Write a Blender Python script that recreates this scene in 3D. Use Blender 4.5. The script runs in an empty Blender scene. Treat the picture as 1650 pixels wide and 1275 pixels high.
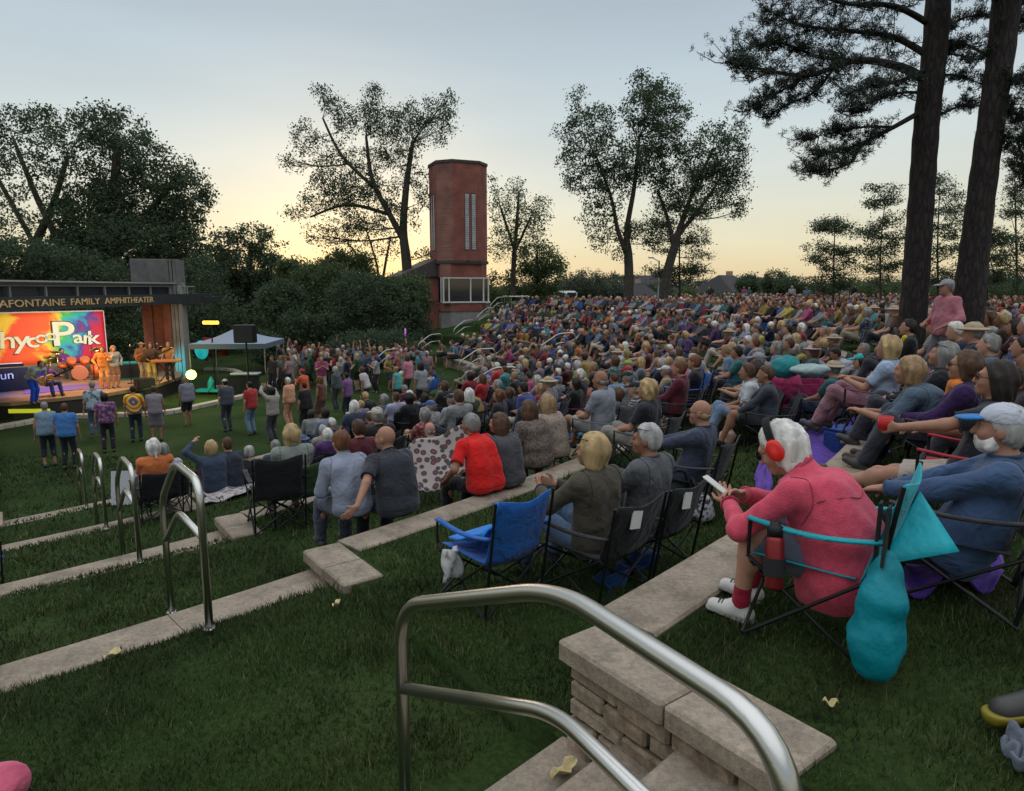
import bpy, math, random
import numpy as np
from mathutils import Vector, Matrix
random.seed(11); rng = np.random.default_rng(11)
R = math.radians
scene = bpy.context.scene
COL = scene.collection

# ------------------------------------------------------------------ camera
F = 1100.0; EYE = 4.25; PIT = math.atan2(637.5 - 465, F)
cam = bpy.data.cameras.new("camera"); cam.sensor_width = 36; cam.lens = 36 * F / 1650
cam.clip_start = 0.05; cam.clip_end = 6000
co = bpy.data.objects.new("camera", cam); COL.objects.link(co)
co.location = (0, 0, EYE); co.rotation_euler = (math.pi / 2 - PIT, 0, 0); scene.camera = co

def ray(u, v):
    yu = (637.5 - v) / F
    return ((u - 825) / F, math.cos(PIT) + math.sin(PIT) * yu, -math.sin(PIT) + math.cos(PIT) * yu)
def at(u, v, z):                       # the point of height z seen towards (u, v)
    X, Y, Z = ray(u, v); t = (z - EYE) / Z
    return Vector((X * t, Y * t, z))
def atY(u, v, Yd):                     # the point Yd metres out seen towards (u, v)
    X, Y, Z = ray(u, v); t = Yd / Y
    return Vector((X * t, Yd, EYE + Z * t))

# ------------------------------------------------------------------ the bowl
CX, CY = -19.7, 22.2
WALLS = [(27.88, 2.80), (24.9, 2.20), (22.0, 1.65), (19.0, 1.10), (15.9, 0.55)]
AD = np.array([-0.595, 0.804]); AN = np.array([0.804, 0.595]); P0 = np.array([-0.16, 1.6])
HW = 0.95; HL = 1.2
SC = float(AN @ (np.array([CX, CY]) - P0))
def zone_open(r):
    r = np.asarray(r, float)
    z = np.interp(r, [28, 29.6, 32, 36, 46, 70], [2.80, 2.79, 2.60, 2.62, 2.85, 3.1])
    for k in range(4):
        a, ca = WALLS[k + 1]; b, cb = WALLS[k]
        m = (r >= a + .1) & (r < b + .1)
        z = np.where(m, ca + .004 + .12 * np.clip((r - a - 1.1) / (b - a - 1.1), 0, 1), z)
    return np.where(r < 16.0, 0.0, z)
def zone_aisle(r):
    r = np.asarray(r, float)
    xs = [0, 13.5]; zs = [0, 0.02]
    pts = []
    for k in (4, 3, 2, 1):
        rk, ck = WALLS[k]
        pts += [(rk - .25, ck - .42), (rk - .2499, ck - .29), (rk + .05, ck - .29), (rk + .0501, ck - .14), (rk + .40, ck - .14), (rk + .6, ck - .02)]
    pts += [(27.9, 2.20), (27.9001, 2.33), (28.2, 2.33), (28.2001, 2.49), (28.5, 2.49), (28.5001, 2.65), (28.85, 2.65), (32, 2.84), (70, 3.3), (9999, 3.3)]
    xs += [p[0] for p in pts]; zs += [p[1] for p in pts]
    return np.interp(r, xs, zs)
def zone_smooth(r):
    return np.interp(r, [0, 14, 28, 70], [0, 0, 2.6, 3.2])
def bfac(th):
    d = np.degrees(th)
    return np.clip((82 - d) / 34, 0, 1) * np.clip((d + 140) / 40, 0, 1)
def gz(x, y):
    x = np.asarray(x, float); y = np.asarray(y, float)
    r = np.hypot(x - CX, y - CY); th = np.arctan2(y - CY, x - CX)
    s = (x - P0[0]) * AN[0] + (y - P0[1]) * AN[1]
    t = (x - CX) * -AD[0] + (y - CY) * -AD[1]
    b = bfac(th)
    o = np.where(b > .995, zone_open(r), zone_smooth(r) * b)
    return np.where((s > -HL) & (s < HW) & (t > 8), zone_aisle(r), o)
def place(u, v, h):                    # where a point h above the ground is seen towards (u, v)
    X, Y, Z = ray(u, v)
    t = np.arange(1.2, 75, .02)
    d = EYE + Z * t - (gz(X * t, Y * t) + h)
    i = np.argmax(d < 0) if (d < 0).any() else len(t) - 1
    return Vector((X * t[i], Y * t[i], float(gz(X * t[i], Y * t[i]))))

# ------------------------------------------------------------------ materials
MATS = {}
def nodes(name):
    m = bpy.data.materials.new(name); m.use_nodes = True
    nt = m.node_tree; b = nt.nodes["Principled BSDF"]; MATS[name] = m
    return m, nt, b
def N(nt, t, **kw):
    n = nt.nodes.new(t)
    for k, v in kw.items():
        if k.startswith("i_"):
            key = k[2:]; key = int(key) if key.isdigit() else key.replace("_", " ")
            n.inputs[key].default_value = v
        else: setattr(n, k, v)
    return n
def ramp(nt, fac, cols):
    r = nt.nodes.new("ShaderNodeValToRGB"); e = r.color_ramp.elements
    while len(e) < len(cols): e.new(.5)
    for q, (p, c) in zip(e, cols): q.position = p; q.color = (*c, 1)
    nt.links.new(fac, r.inputs[0]); return r.outputs[0]
def bump(nt, b, h, s=.3, d=.01):
    n = N(nt, "ShaderNodeBump"); n.inputs["Strength"].default_value = s; n.inputs["Distance"].default_value = d
    nt.links.new(h, n.inputs["Height"]); nt.links.new(n.outputs[0], b.inputs["Normal"])
def mat(name, c, rough=.7, metal=0, c2=None, scale=8, bs=0, bscale=60, emit=None, es=1, spec=.3, detail=4):
    if name in MATS: return MATS[name]
    m, nt, b = nodes(name)
    b.inputs["Roughness"].default_value = rough; b.inputs["Metallic"].default_value = metal
    b.inputs["Specular IOR Level"].default_value = spec
    b.inputs["Base Color"].default_value = (*c, 1)
    tc = N(nt, "ShaderNodeTexCoord")
    if c2:
        n = N(nt, "ShaderNodeTexNoise"); n.inputs["Scale"].default_value = scale; n.inputs["Detail"].default_value = detail
        nt.links.new(tc.outputs["Object"], n.inputs["Vector"])
        nt.links.new(ramp(nt, n.outputs["Fac"], [(.3, c), (.7, c2)]), b.inputs["Base Color"])
    if bs:
        n = N(nt, "ShaderNodeTexNoise"); n.inputs["Scale"].default_value = bscale; n.inputs["Detail"].default_value = 5
        nt.links.new(tc.outputs["Object"], n.inputs["Vector"]); bump(nt, b, n.outputs["Fac"], bs)
    if emit:
        b.inputs["Emission Color"].default_value = (*emit, 1); b.inputs["Emission Strength"].default_value = es
    return m
def objcol_mat(name, rough, bs, bscale, sss=0, prop=None, attr=None, var=.25, sheen=0, stretch=None, bd=.01):
    m, nt, b = nodes(name)
    b.inputs["Roughness"].default_value = rough; b.inputs["Specular IOR Level"].default_value = .25
    if attr: src = N(nt, "ShaderNodeAttribute", attribute_type='GEOMETRY', attribute_name=attr).outputs["Color"]
    elif prop: src = N(nt, "ShaderNodeAttribute", attribute_type='OBJECT', attribute_name=prop).outputs["Color"]
    else: src = N(nt, "ShaderNodeObjectInfo").outputs["Color"]
    tc = N(nt, "ShaderNodeTexCoord")
    n = N(nt, "ShaderNodeTexNoise"); n.inputs["Scale"].default_value = bscale * .25; n.inputs["Detail"].default_value = 6
    nt.links.new(tc.outputs["Object"], n.inputs["Vector"])
    mx = N(nt, "ShaderNodeMix", data_type='RGBA', blend_type='MULTIPLY'); mx.inputs["Factor"].default_value = 1
    nt.links.new(src, mx.inputs["A"])
    nt.links.new(ramp(nt, n.outputs["Fac"], [(.3, (1 - var,) * 3), (.7, (1 + var * .4,) * 3)]), mx.inputs["B"])
    nt.links.new(mx.outputs["Result"], b.inputs["Base Color"])
    n2 = N(nt, "ShaderNodeTexNoise"); n2.inputs["Scale"].default_value = bscale; n2.inputs["Detail"].default_value = 4 if bd < .03 else 3; n2.inputs["Distortion"].default_value = 0 if bd < .03 else .6
    if stretch:
        mp = N(nt, "ShaderNodeMapping"); mp.inputs["Scale"].default_value = stretch; nt.links.new(tc.outputs["Object"], mp.inputs[0])
        nt.links.new(mp.outputs[0], n2.inputs["Vector"]); nt.links.new(mp.outputs[0], n.inputs["Vector"])
    else: nt.links.new(tc.outputs["Object"], n2.inputs["Vector"])
    bump(nt, b, n2.outputs["Fac"], bs, bd)
    if sheen: b.inputs["Sheen Weight"].default_value = sheen
    return m
M_CLOTH = objcol_mat("cloth", .9, .6, 8, var=.22, sheen=.12, bd=.06)
def cloth_print(name, kind, sc, amt, col):
    m = objcol_mat(name, .9, .55, 16, var=.32, sheen=.12, bd=.035); nt = m.node_tree; b = nt.nodes["Principled BSDF"]; src = b.inputs["Base Color"].links[0].from_socket
    tc = N(nt, "ShaderNodeTexCoord"); t = N(nt, "ShaderNodeTexWave" if kind == 'wave' else "ShaderNodeTexVoronoi"); t.inputs["Scale"].default_value = sc; nt.links.new(tc.outputs["Object"], t.inputs["Vector"])
    if kind == 'wave': t.bands_direction = 'Z'
    r = ramp(nt, t.outputs["Fac" if kind == 'wave' else "Distance"], [(.0, (amt,) * 3), (.38, (amt,) * 3), (.44, (0, 0, 0))] if kind != 'wave' else [(.5, (0, 0, 0)), (.6, (amt,) * 3)])
    mx = N(nt, "ShaderNodeMix", data_type='RGBA'); nt.links.new(r, mx.inputs["Factor"]); nt.links.new(src, mx.inputs["A"]); mx.inputs["B"].default_value = (*col, 1); nt.links.new(mx.outputs["Result"], b.inputs["Base Color"]); return m
M_FLEECE = objcol_mat("fleece", .95, .5, 130, var=.2, sheen=.12)
M_NYLON = objcol_mat("nylon", .5, .5, 11, var=.2, bd=.025)
M_STRIPE = cloth_print("striped_cloth", 'wave', 9, .75, (.32, .31, .30)); M_PRINT = cloth_print("printed_cloth", 'vor', 16, .6, (.30, .28, .27)); M_PRINT2 = cloth_print("dark_print_cloth", 'vor', 11, .7, (.03, .03, .04))
M_SKIN = objcol_mat("skin", .6, .08, 90, var=.12)
M_HAIR = objcol_mat("hair", .55, .5, 34, var=.5, stretch=(2.2, 2.2, .35))
M_DSHIRT = objcol_mat("crowd_shirt", .9, .4, 25, var=.3)
M_DSKIN = objcol_mat("crowd_skin", .6, .05, 60, prop="skin_col", var=.1)
M_DHAIR = objcol_mat("crowd_hair", .7, .5, 50, prop="hair_col", var=.5)
M_DPANT = objcol_mat("crowd_trousers", .9, .3, 25, prop="pant_col", var=.3)
M_MASS = objcol_mat("crowd_mass", .9, .2, 25, attr="col", var=.15)
M_PLAST = objcol_mat("painted_plastic", .45, .05, 60, var=.08)
M_EYE = mat("eye", (.02, .015, .012), .2)
M_LIP = mat("lip", (.30, .12, .10), .5)

# ------------------------------------------------------------------ mesh building
def mesh_obj(name, V, Fc, mats, parent=None, smooth=False, mi=None, color=None):
    me = bpy.data.meshes.new(name)
    if isinstance(V, np.ndarray) and isinstance(Fc, np.ndarray):
        nv, nf, k = len(V), len(Fc), Fc.shape[1]
        me.vertices.add(nv); me.vertices.foreach_set("co", np.ascontiguousarray(V, np.float32).ravel())
        me.loops.add(nf * k); me.loops.foreach_set("vertex_index", np.ascontiguousarray(Fc, np.int32).ravel())
        me.polygons.add(nf); me.polygons.foreach_set("loop_start", np.arange(0, nf * k, k, dtype=np.int32))
        me.update(calc_edges=True)
    else:
        me.from_pydata([tuple(v) for v in V], [], Fc); me.update()
    if not isinstance(mats, (list, tuple)): mats = [mats]
    for m in mats: me.materials.append(m)
    if mi is not None: me.polygons.foreach_set("material_index", np.asarray(mi, np.int32))
    if smooth: me.polygons.foreach_set("use_smooth", np.ones(len(me.polygons), bool))
    o = bpy.data.objects.new(name, me); COL.objects.link(o)
    if parent: o.parent = parent
    if color: o.color = (*color, 1)
    return o
def tag(o, label=None, cat=None, group=None, kind=None):
    if label: o["label"] = label
    if cat: o["category"] = cat
    if group: o["group"] = group
    if kind: o["kind"] = kind
    return o
def thing(name, label, cat, loc=(0, 0, 0), rz=0, group=None):
    o = bpy.data.objects.new(name, None); COL.objects.link(o); o.empty_display_size = .1
    o.location = loc; o.rotation_euler = (0, 0, rz)
    return tag(o, label, cat, group)
class MB:
    def __init__(s): s.v = []; s.f = []; s.m = []
    def add(s, v, f, m=0):
        n = len(s.v); s.v += [tuple(q) for q in v]; s.f += [tuple(i + n for i in q) for q in f]; s.m += [m] * len(f)
    def box(s, c, d, rz=0, m=0, bev=0, M=None):
        x, y, z = d[0] / 2, d[1] / 2, d[2] / 2
        if bev:
            b = min(bev, x * .9, y * .9, z * .9); v = []
            for zz, ins in ((-z, b), (-z + b, 0), (z - b, 0), (z, b)):
                X, Y = x - ins, y - ins; q = b if ins == 0 else b * .6
                v += [(-X + q, -Y, zz), (X - q, -Y, zz), (X, -Y + q, zz), (X, Y - q, zz), (X - q, Y, zz), (-X + q, Y, zz), (-X, Y - q, zz), (-X, -Y + q, zz)]
            f = [tuple(range(7, -1, -1)), tuple(range(24, 32))]
            for l in range(3):
                for i in range(8): j = (i + 1) % 8; f.append((l * 8 + i, l * 8 + j, l * 8 + 8 + j, l * 8 + 8 + i))
        else:
            v = [(a * x, b_ * y, c_ * z) for c_ in (-1, 1) for a, b_ in ((-1, -1), (1, -1), (1, 1), (-1, 1))]
            f = [(3, 2, 1, 0), (4, 5, 6, 7), (0, 1, 5, 4), (1, 2, 6, 5), (2, 3, 7, 6), (3, 0, 4, 7)]
        ca, sa = math.cos(rz), math.sin(rz)
        v = [(p[0] * ca - p[1] * sa, p[0] * sa + p[1] * ca, p[2]) for p in v]
        if M: v = [M @ Vector(p) for p in v]
        s.add([(p[0] + c[0], p[1] + c[1], p[2] + c[2]) for p in v], f, m); return s
    def tube(s, P, r, n=8, m=0, cap=True):
        P = [Vector(p) for p in P]; k = len(P)
        rs = list(r) if isinstance(r, (list, tuple, np.ndarray)) else [r] * k
        v = []; up = None
        for i in range(k):
            t = (P[min(i + 1, k - 1)] - P[max(i - 1, 0)])
            t = t.normalized() if t.length > 1e-9 else Vector((0, 0, 1))
            if up is None: up = Vector((0, 0, 1)) if abs(t.z) < .9 else Vector((1, 0, 0))
            a = t.cross(up)
            if a.length < 1e-6: a = t.orthogonal()
            a.normalize(); b = a.cross(t).normalized(); up = b
            for j in range(n):
                q = 2 * math.pi * j / n
                v.append(P[i] + a * (rs[i] * math.cos(q)) + b * (rs[i] * math.sin(q)))
        f = []
        for i in range(k - 1):
            for j in range(n): f.append((i * n + j, i * n + (j + 1) % n, (i + 1) * n + (j + 1) % n, (i + 1) * n + j))
        if cap: f += [tuple(range(n - 1, -1, -1)), tuple(range((k - 1) * n, k * n))]
        s.add(v, f, m); return s
    def lathe(s, c, prof, n=16, m=0, M=None):
        v = []
        for r_, z in prof:
            for j in range(n): q = 2 * math.pi * j / n; v.append((r_ * math.cos(q), r_ * math.sin(q), z))
        f = []
        for i in range(len(prof) - 1):
            for j in range(n): f.append((i * n + j, i * n + (j + 1) % n, (i + 1) * n + (j + 1) % n, (i + 1) * n + j))
        f += [tuple(range(n - 1, -1, -1)), tuple(range((len(prof) - 1) * n, len(prof) * n))]
        if M: v = [M @ Vector(p) for p in v]
        s.add([(p[0] + c[0], p[1] + c[1], p[2] + c[2]) for p in v], f, m); return s
    def sheet(s, fn, nu, nv, th=.006, m=0):   # a cloth sheet with thickness; fn(u,v) -> Vector
        P = [[Vector(fn(i / nu, j / nv)) for j in range(nv + 1)] for i in range(nu + 1)]
        A = []; B = []
        for i in range(nu + 1):
            for j in range(nv + 1):
                du = P[min(i + 1, nu)][j] - P[max(i - 1, 0)][j]; dv = P[i][min(j + 1, nv)] - P[i][max(j - 1, 0)]
                n = du.cross(dv); n = n.normalized() if n.length > 1e-9 else Vector((0, 0, 1))
                A.append(P[i][j] + n * th / 2); B.append(P[i][j] - n * th / 2)
        q = nv + 1; o = len(A); f = []
        for i in range(nu):
            for j in range(nv):
                a = i * q + j; f.append((a, a + q, a + q + 1, a + 1)); f.append((o + a, o + a + 1, o + a + q + 1, o + a + q))
        for i in range(nu):
            a = i * q; f.append((a, o + a, o + a + q, a + q)); a = i * q + nv; f.append((a, a + q, o + a + q, o + a))
        for j in range(nv):
            a = j; f.append((a, a + 1, o + a + 1, o + a)); a = nu * q + j; f.append((a, o + a, o + a + 1, a + 1))
        s.add(A + B, f, m); return s
    def build(s, name, mats, parent=None, smooth=False, color=None):
        o = mesh_obj(name, s.v, s.f, mats, parent, smooth, color=color)
        if isinstance(mats, (list, tuple)): o.data.polygons.foreach_set("material_index", s.m)
        return o
def smooth_path(P, n=6):
    P = [Vector(p) for p in P]; out = []
    for i in range(len(P) - 1):
        a, b, c, d = P[max(i - 1, 0)], P[i], P[i + 1], P[min(i + 2, len(P) - 1)]
        for k in range(n):
            t = k / n
            out.append(.5 * ((2 * b) + (c - a) * t + (2 * a - 5 * b + 4 * c - d) * t * t + (3 * b - 3 * c + d - a) * t ** 3))
    return out + [P[-1]]
def bend(P, rad=.12, n=6):             # polyline with its corners rounded
    P = [Vector(p) for p in P]; out = [P[0]]
    for i in range(1, len(P) - 1):
        a = (P[i - 1] - P[i]); b = (P[i + 1] - P[i]); r1 = min(rad, a.length * .45, b.length * .45)
        p, q = P[i] + a.normalized() * r1, P[i] + b.normalized() * r1
        for k in range(n + 1):
            t = k / n; out.append(p * (1 - t) ** 2 + P[i] * 2 * t * (1 - t) + q * t * t)
    return out + [P[-1]]
def text_geo(txt, size, ext=.01, off=0):
    cu = bpy.data.curves.new("t", "FONT"); cu.body = txt; cu.size = size; cu.extrude = ext; cu.resolution_u = 3; cu.offset = off * size
    o = bpy.data.objects.new("t", cu); COL.objects.link(o)
    dg = bpy.context.evaluated_depsgraph_get(); me = o.evaluated_get(dg).to_mesh()
    v = [p.co.copy() for p in me.vertices]; f = [tuple(p.vertices) for p in me.polygons]
    o.evaluated_get(dg).to_mesh_clear(); bpy.data.objects.remove(o); bpy.data.curves.remove(cu)
    return v, f

# ------------------------------------------------------------------ sky and light
SUN_AZ = R(-13); SUN_EL = R(5)
w = bpy.data.worlds.new("World"); scene.world = w; w.use_nodes = True
nt = w.node_tree; bg = nt.nodes["Background"]
sky = N(nt, "ShaderNodeTexSky", sky_type='NISHITA', sun_disc=False, sun_elevation=SUN_EL, sun_rotation=SUN_AZ, altitude=0, air_density=1, dust_density=1.2, ozone_density=1.5)
sm = N(nt, "ShaderNodeVectorMath", operation='SCALE'); sm.inputs["Scale"].default_value = .006
nt.links.new(sky.outputs[0], sm.inputs[0])
tc = N(nt, "ShaderNodeTexCoord"); sp = N(nt, "ShaderNodeSeparateXYZ"); nt.links.new(tc.outputs["Generated"], sp.inputs[0])
grad = ramp(nt, sp.outputs["Z"], [(0, (.72, .56, .35)), (.03, (.80, .68, .43)), (.06, (.81, .745, .53)), (.10, (.765, .76, .62)), (.15, (.70, .74, .69)), (.22, (.60, .685, .71)), (.30, (.50, .60, .67)), (.37, (.42, .50, .575)), (.47, (.46, .54, .62)), (.66, (1.35, 1.42, 1.5)), (1, (1.6, 1.68, 1.8))])
# brighter towards the sunset, dimmer behind
dv = N(nt, "ShaderNodeVectorMath", operation='DOT_PRODUCT'); dv.inputs[1].default_value = (math.sin(SUN_AZ), math.cos(SUN_AZ), 0)
nt.links.new(tc.outputs["Generated"], dv.inputs[0])
mr = N(nt, "ShaderNodeMapRange"); mr.inputs[1].default_value = -1; mr.inputs[2].default_value = 1; mr.inputs[3].default_value = .85; mr.inputs[4].default_value = 1.0
nt.links.new(dv.outputs["Value"], mr.inputs[0])
g2 = N(nt, "ShaderNodeVectorMath", operation='SCALE'); nt.links.new(grad, g2.inputs[0]); nt.links.new(mr.outputs[0], g2.inputs["Scale"])
ad = N(nt, "ShaderNodeVectorMath", operation='ADD'); nt.links.new(g2.outputs[0], ad.inputs[0]); nt.links.new(sm.outputs[0], ad.inputs[1])
sv = Vector((math.sin(SUN_AZ), math.cos(SUN_AZ), .035)).normalized()
gd = N(nt, "ShaderNodeVectorMath", operation='DOT_PRODUCT'); gd.inputs[1].default_value = sv; nm = N(nt, "ShaderNodeVectorMath", operation='NORMALIZE'); nt.links.new(tc.outputs["Generated"], nm.inputs[0]); nt.links.new(nm.outputs[0], gd.inputs[0])
mxm = N(nt, "ShaderNodeMath", operation='MAXIMUM'); mxm.inputs[1].default_value = 0; nt.links.new(gd.outputs["Value"], mxm.inputs[0])
pw = N(nt, "ShaderNodeMath", operation='POWER'); pw.inputs[1].default_value = 60; nt.links.new(mxm.outputs[0], pw.inputs[0])
gl = N(nt, "ShaderNodeVectorMath", operation='SCALE'); gl.inputs[0].default_value = (.30, .17, .02); nt.links.new(pw.outputs[0], gl.inputs["Scale"])
ad2 = N(nt, "ShaderNodeVectorMath", operation='ADD'); nt.links.new(ad.outputs[0], ad2.inputs[0]); nt.links.new(gl.outputs[0], ad2.inputs[1])
cm = N(nt, "ShaderNodeMapping"); cm.inputs["Scale"].default_value = (1.6, 1.6, 9); nt.links.new(tc.outputs["Generated"], cm.inputs[0])
cn = N(nt, "ShaderNodeTexNoise"); cn.inputs["Scale"].default_value = 1.6; cn.inputs["Detail"].default_value = 6; nt.links.new(cm.outputs[0], cn.inputs["Vector"])
cr = N(nt, "ShaderNodeMapRange"); cr.inputs[1].default_value = .3; cr.inputs[2].default_value = .7; cr.inputs[3].default_value = .955; cr.inputs[4].default_value = 1.035; nt.links.new(cn.outputs["Fac"], cr.inputs[0])
ad3 = N(nt, "ShaderNodeVectorMath", operation='SCALE'); nt.links.new(ad2.outputs[0], ad3.inputs[0]); nt.links.new(cr.outputs[0], ad3.inputs["Scale"])
nt.links.new(ad3.outputs[0], bg.inputs[0]); bg.inputs[1].default_value = 1.0
sl = bpy.data.lights.new("sun", "SUN"); sl.energy = .40; sl.angle = R(14); sl.color = (1, .72, .45)
so = bpy.data.objects.new("sun", sl); COL.objects.link(so)
d = -Vector((math.sin(SUN_AZ) * math.cos(SUN_EL), math.cos(SUN_AZ) * math.cos(SUN_EL), math.sin(SUN_EL)))
so.rotation_euler = d.to_track_quat('-Z', 'Y').to_euler()
scene.view_settings.view_transform = 'Standard'; scene.view_settings.look = 'None'; scene.view_settings.exposure = 0; scene.view_settings.gamma = 1
scene.render.engine = 'CYCLES'
scene.cycles.use_denoising = True; scene.cycles.max_bounces = 5; scene.cycles.diffuse_bounces = 3; scene.cycles.transparent_max_bounces = 8
# ------------------------------------------------------------------ materials with islands
def island_mat(name, cols, rough=.85, bs=.3, bscale=40, transl=0, n2=.35, nscale=3, fine=False):
    m, nt, b = nodes(name)
    b.inputs["Roughness"].default_value = rough; b.inputs["Specular IOR Level"].default_value = .25
    g = N(nt, "ShaderNodeNewGeometry"); tc = N(nt, "ShaderNodeTexCoord")
    k = len(cols); c = ramp(nt, g.outputs["Random Per Island"], [(i / max(1, k - 1), q) for i, q in enumerate(cols)])
    if n2:
        n = N(nt, "ShaderNodeTexNoise"); n.inputs["Scale"].default_value = nscale; n.inputs["Detail"].default_value = 8
        nt.links.new(tc.outputs["Object"], n.inputs["Vector"])
        mx = N(nt, "ShaderNodeMix", data_type='RGBA', blend_type='MULTIPLY'); mx.inputs["Factor"].default_value = 1
        nt.links.new(c, mx.inputs["A"]); nt.links.new(ramp(nt, n.outputs["Fac"], [(.3, (1 - n2,) * 3), (.72, (1 + n2 * .4,) * 3)]), mx.inputs["B"])
        c = mx.outputs["Result"]
    if fine:
        for sc_, lo_, hi_, a_, z_ in ((38, .35, .62, .62, 1.12), (240, .38, .60, .72, 1.12), (2.3, .52, .60, 1.0, .70)):
            n = N(nt, "ShaderNodeTexNoise"); n.inputs["Scale"].default_value = sc_; n.inputs["Detail"].default_value = 10; n.inputs["Roughness"].default_value = .7; nt.links.new(tc.outputs["Object"], n.inputs["Vector"])
            mx = N(nt, "ShaderNodeMix", data_type='RGBA', blend_type='MULTIPLY'); mx.inputs["Factor"].default_value = .8
            nt.links.new(c, mx.inputs["A"]); nt.links.new(ramp(nt, n.outputs["Fac"], [(lo_, (a_,) * 3), (hi_, (z_,) * 3)]), mx.inputs["B"]); c = mx.outputs["Result"]
    nt.links.new(c, b.inputs["Base Color"])
    if bs:
        n = N(nt, "ShaderNodeTexNoise"); n.inputs["Scale"].default_value = bscale; n.inputs["Detail"].default_value = 6
        nt.links.new(tc.outputs["Object"], n.inputs["Vector"]); bump(nt, b, n.outputs["Fac"], bs)
    if transl:
        t = N(nt, "ShaderNodeBsdfTranslucent"); nt.links.new(c, t.inputs[0])
        mx = N(nt, "ShaderNodeMixShader"); mx.inputs[0].default_value = transl
        nt.links.new(b.outputs[0], mx.inputs[1]); nt.links.new(t.outputs[0], mx.inputs[2])
        nt.links.new(mx.outputs[0], nt.nodes["Material Output"].inputs[0])
    return m
M_CAP = island_mat("limestone_cap", [(.28, .225, .17), (.33, .27, .205), (.30, .245, .185), (.35, .29, .225)], .85, .35, 90, n2=.30, nscale=5, fine=True)
M_BLOCK = island_mat("stacked_limestone", [(.26, .19, .13), (.36, .27, .19), (.30, .24, .18), (.40, .31, .22)], .9, .7, 35, n2=.5, nscale=14, fine=True)
M_STEEL = mat("brushed_steel", (.50, .49, .46), .30, 1, bs=.03, bscale=200)
M_BLADE = island_mat("grass_blade", [(.012, .027, .006), (.023, .047, .009), (.036, .067, .014), (.060, .086, .023), (.080, .100, .032), (.18, .18, .09)], .6, 0, transl=.25, n2=.62, nscale=1.7)
M_BLACKM = mat("black_metal", (.012, .012, .013), .4, .3)
def lawn_material():
    m, nt, b = nodes("lawn_grass"); tc = N(nt, "ShaderNodeTexCoord")
    n = N(nt, "ShaderNodeTexNoise"); n.inputs["Scale"].default_value = .55; n.inputs["Detail"].default_value = 7
    n2 = N(nt, "ShaderNodeTexNoise"); n2.inputs["Scale"].default_value = 26; n2.inputs["Detail"].default_value = 8; n2.inputs["Roughness"].default_value = .75
    nt.links.new(tc.outputs["Object"], n.inputs["Vector"]); nt.links.new(tc.outputs["Object"], n2.inputs["Vector"])
    a = ramp(nt, n.outputs["Fac"], [(.28, (.025, .027, .013)), (.36, (.017, .034, .008)), (.55, (.028, .052, .012)), (.75, (.047, .070, .020))])
    c = ramp(nt, n2.outputs["Fac"], [(.3, (.35, .4, .35)), (.55, (1, 1, 1)), (.8, (1.7, 1.6, 1.5))])
    mx = N(nt, "ShaderNodeMix", data_type='RGBA', blend_type='MULTIPLY'); mx.inputs["Factor"].default_value = 1
    nt.links.new(a, mx.inputs["A"]); nt.links.new(c, mx.inputs["B"]); nt.links.new(mx.outputs["Result"], b.inputs["Base Color"])
    b.inputs["Roughness"].default_value = .95; b.inputs["Specular IOR Level"].default_value = .1
    bump(nt, b, n2.outputs["Fac"], .8, .03); return m
M_LAWN = lawn_material()

# ------------------------------------------------------------------ the lawn, one sheet with its terraces
def theta_edge(r, s):
    r = max(r, 6.5); c = s - SC; al = math.sqrt(max(r * r - c * c, .1))
    v = AN * c - AD * al
    return math.atan2(v[1], v[0])
jumps = [(r + .1) for r, _ in WALLS]
for k in (4, 3, 2, 1):
    rk = WALLS[k][0]; jumps += [rk - .25, rk + .05, rk + .40]
jumps += [27.9, 28.2, 28.5, 28.85]
rings = [0.5, 3, 6, 9, 12, 13, 14, 15]
rr = 15.5
while rr < 34: rings.append(rr); rr += .45
rings += [36, 38, 41, 44, 48, 53, 60, 70, 85, 110, 150, 220, 350, 600, 1200, 2600]
rings = [q for q in rings if min(abs(q - j) for j in jumps) > .03]
ringset = sorted([(q, 0) for q in rings] + [(j, -1) for j in jumps] + [(j, 1) for j in jumps])
V = []; nc = None
for r, sd in ringset:
    re = r + sd * 2e-4; tl, tr = theta_edge(r, -HL), theta_edge(r, HW)
    cols = [(t, 'o') for t in np.concatenate([np.linspace(-math.pi, tl - .5, 26), np.linspace(tl - .47, tl, 22)])]
    cols += [(t, 'a') for t in np.linspace(tl, tr, 7)]
    cols += [(t, 'o') for t in np.concatenate([np.linspace(tr, tr + .5, 44), np.linspace(tr + .52, R(84), 70), np.linspace(R(86), math.pi, 30)])]
    nc = len(cols)
    for t, zn in cols:
        x, y = CX + r * math.cos(t), CY + r * math.sin(t); b = float(bfac(t))
        if zn == 'a' and r > 8: z = float(zone_aisle(re))
        else: z = float(zone_open(re)) if b > .995 else float(zone_smooth(r)) * b
        if r > 3: z += .02 * math.sin(x * 1.7 + y * .6) * math.sin(y * 1.3) * (0.4 if r < 34 else 1)
        V.append((x, y, z))
Fq = [(i * nc + j, (i + 1) * nc + j, (i + 1) * nc + j + 1, i * nc + j + 1) for i in range(len(ringset) - 1) for j in range(nc - 1)]
lawn = mesh_obj("lawn", np.array(V), np.array(Fq), M_LAWN, smooth=False); tag(lawn, kind="structure")

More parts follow.
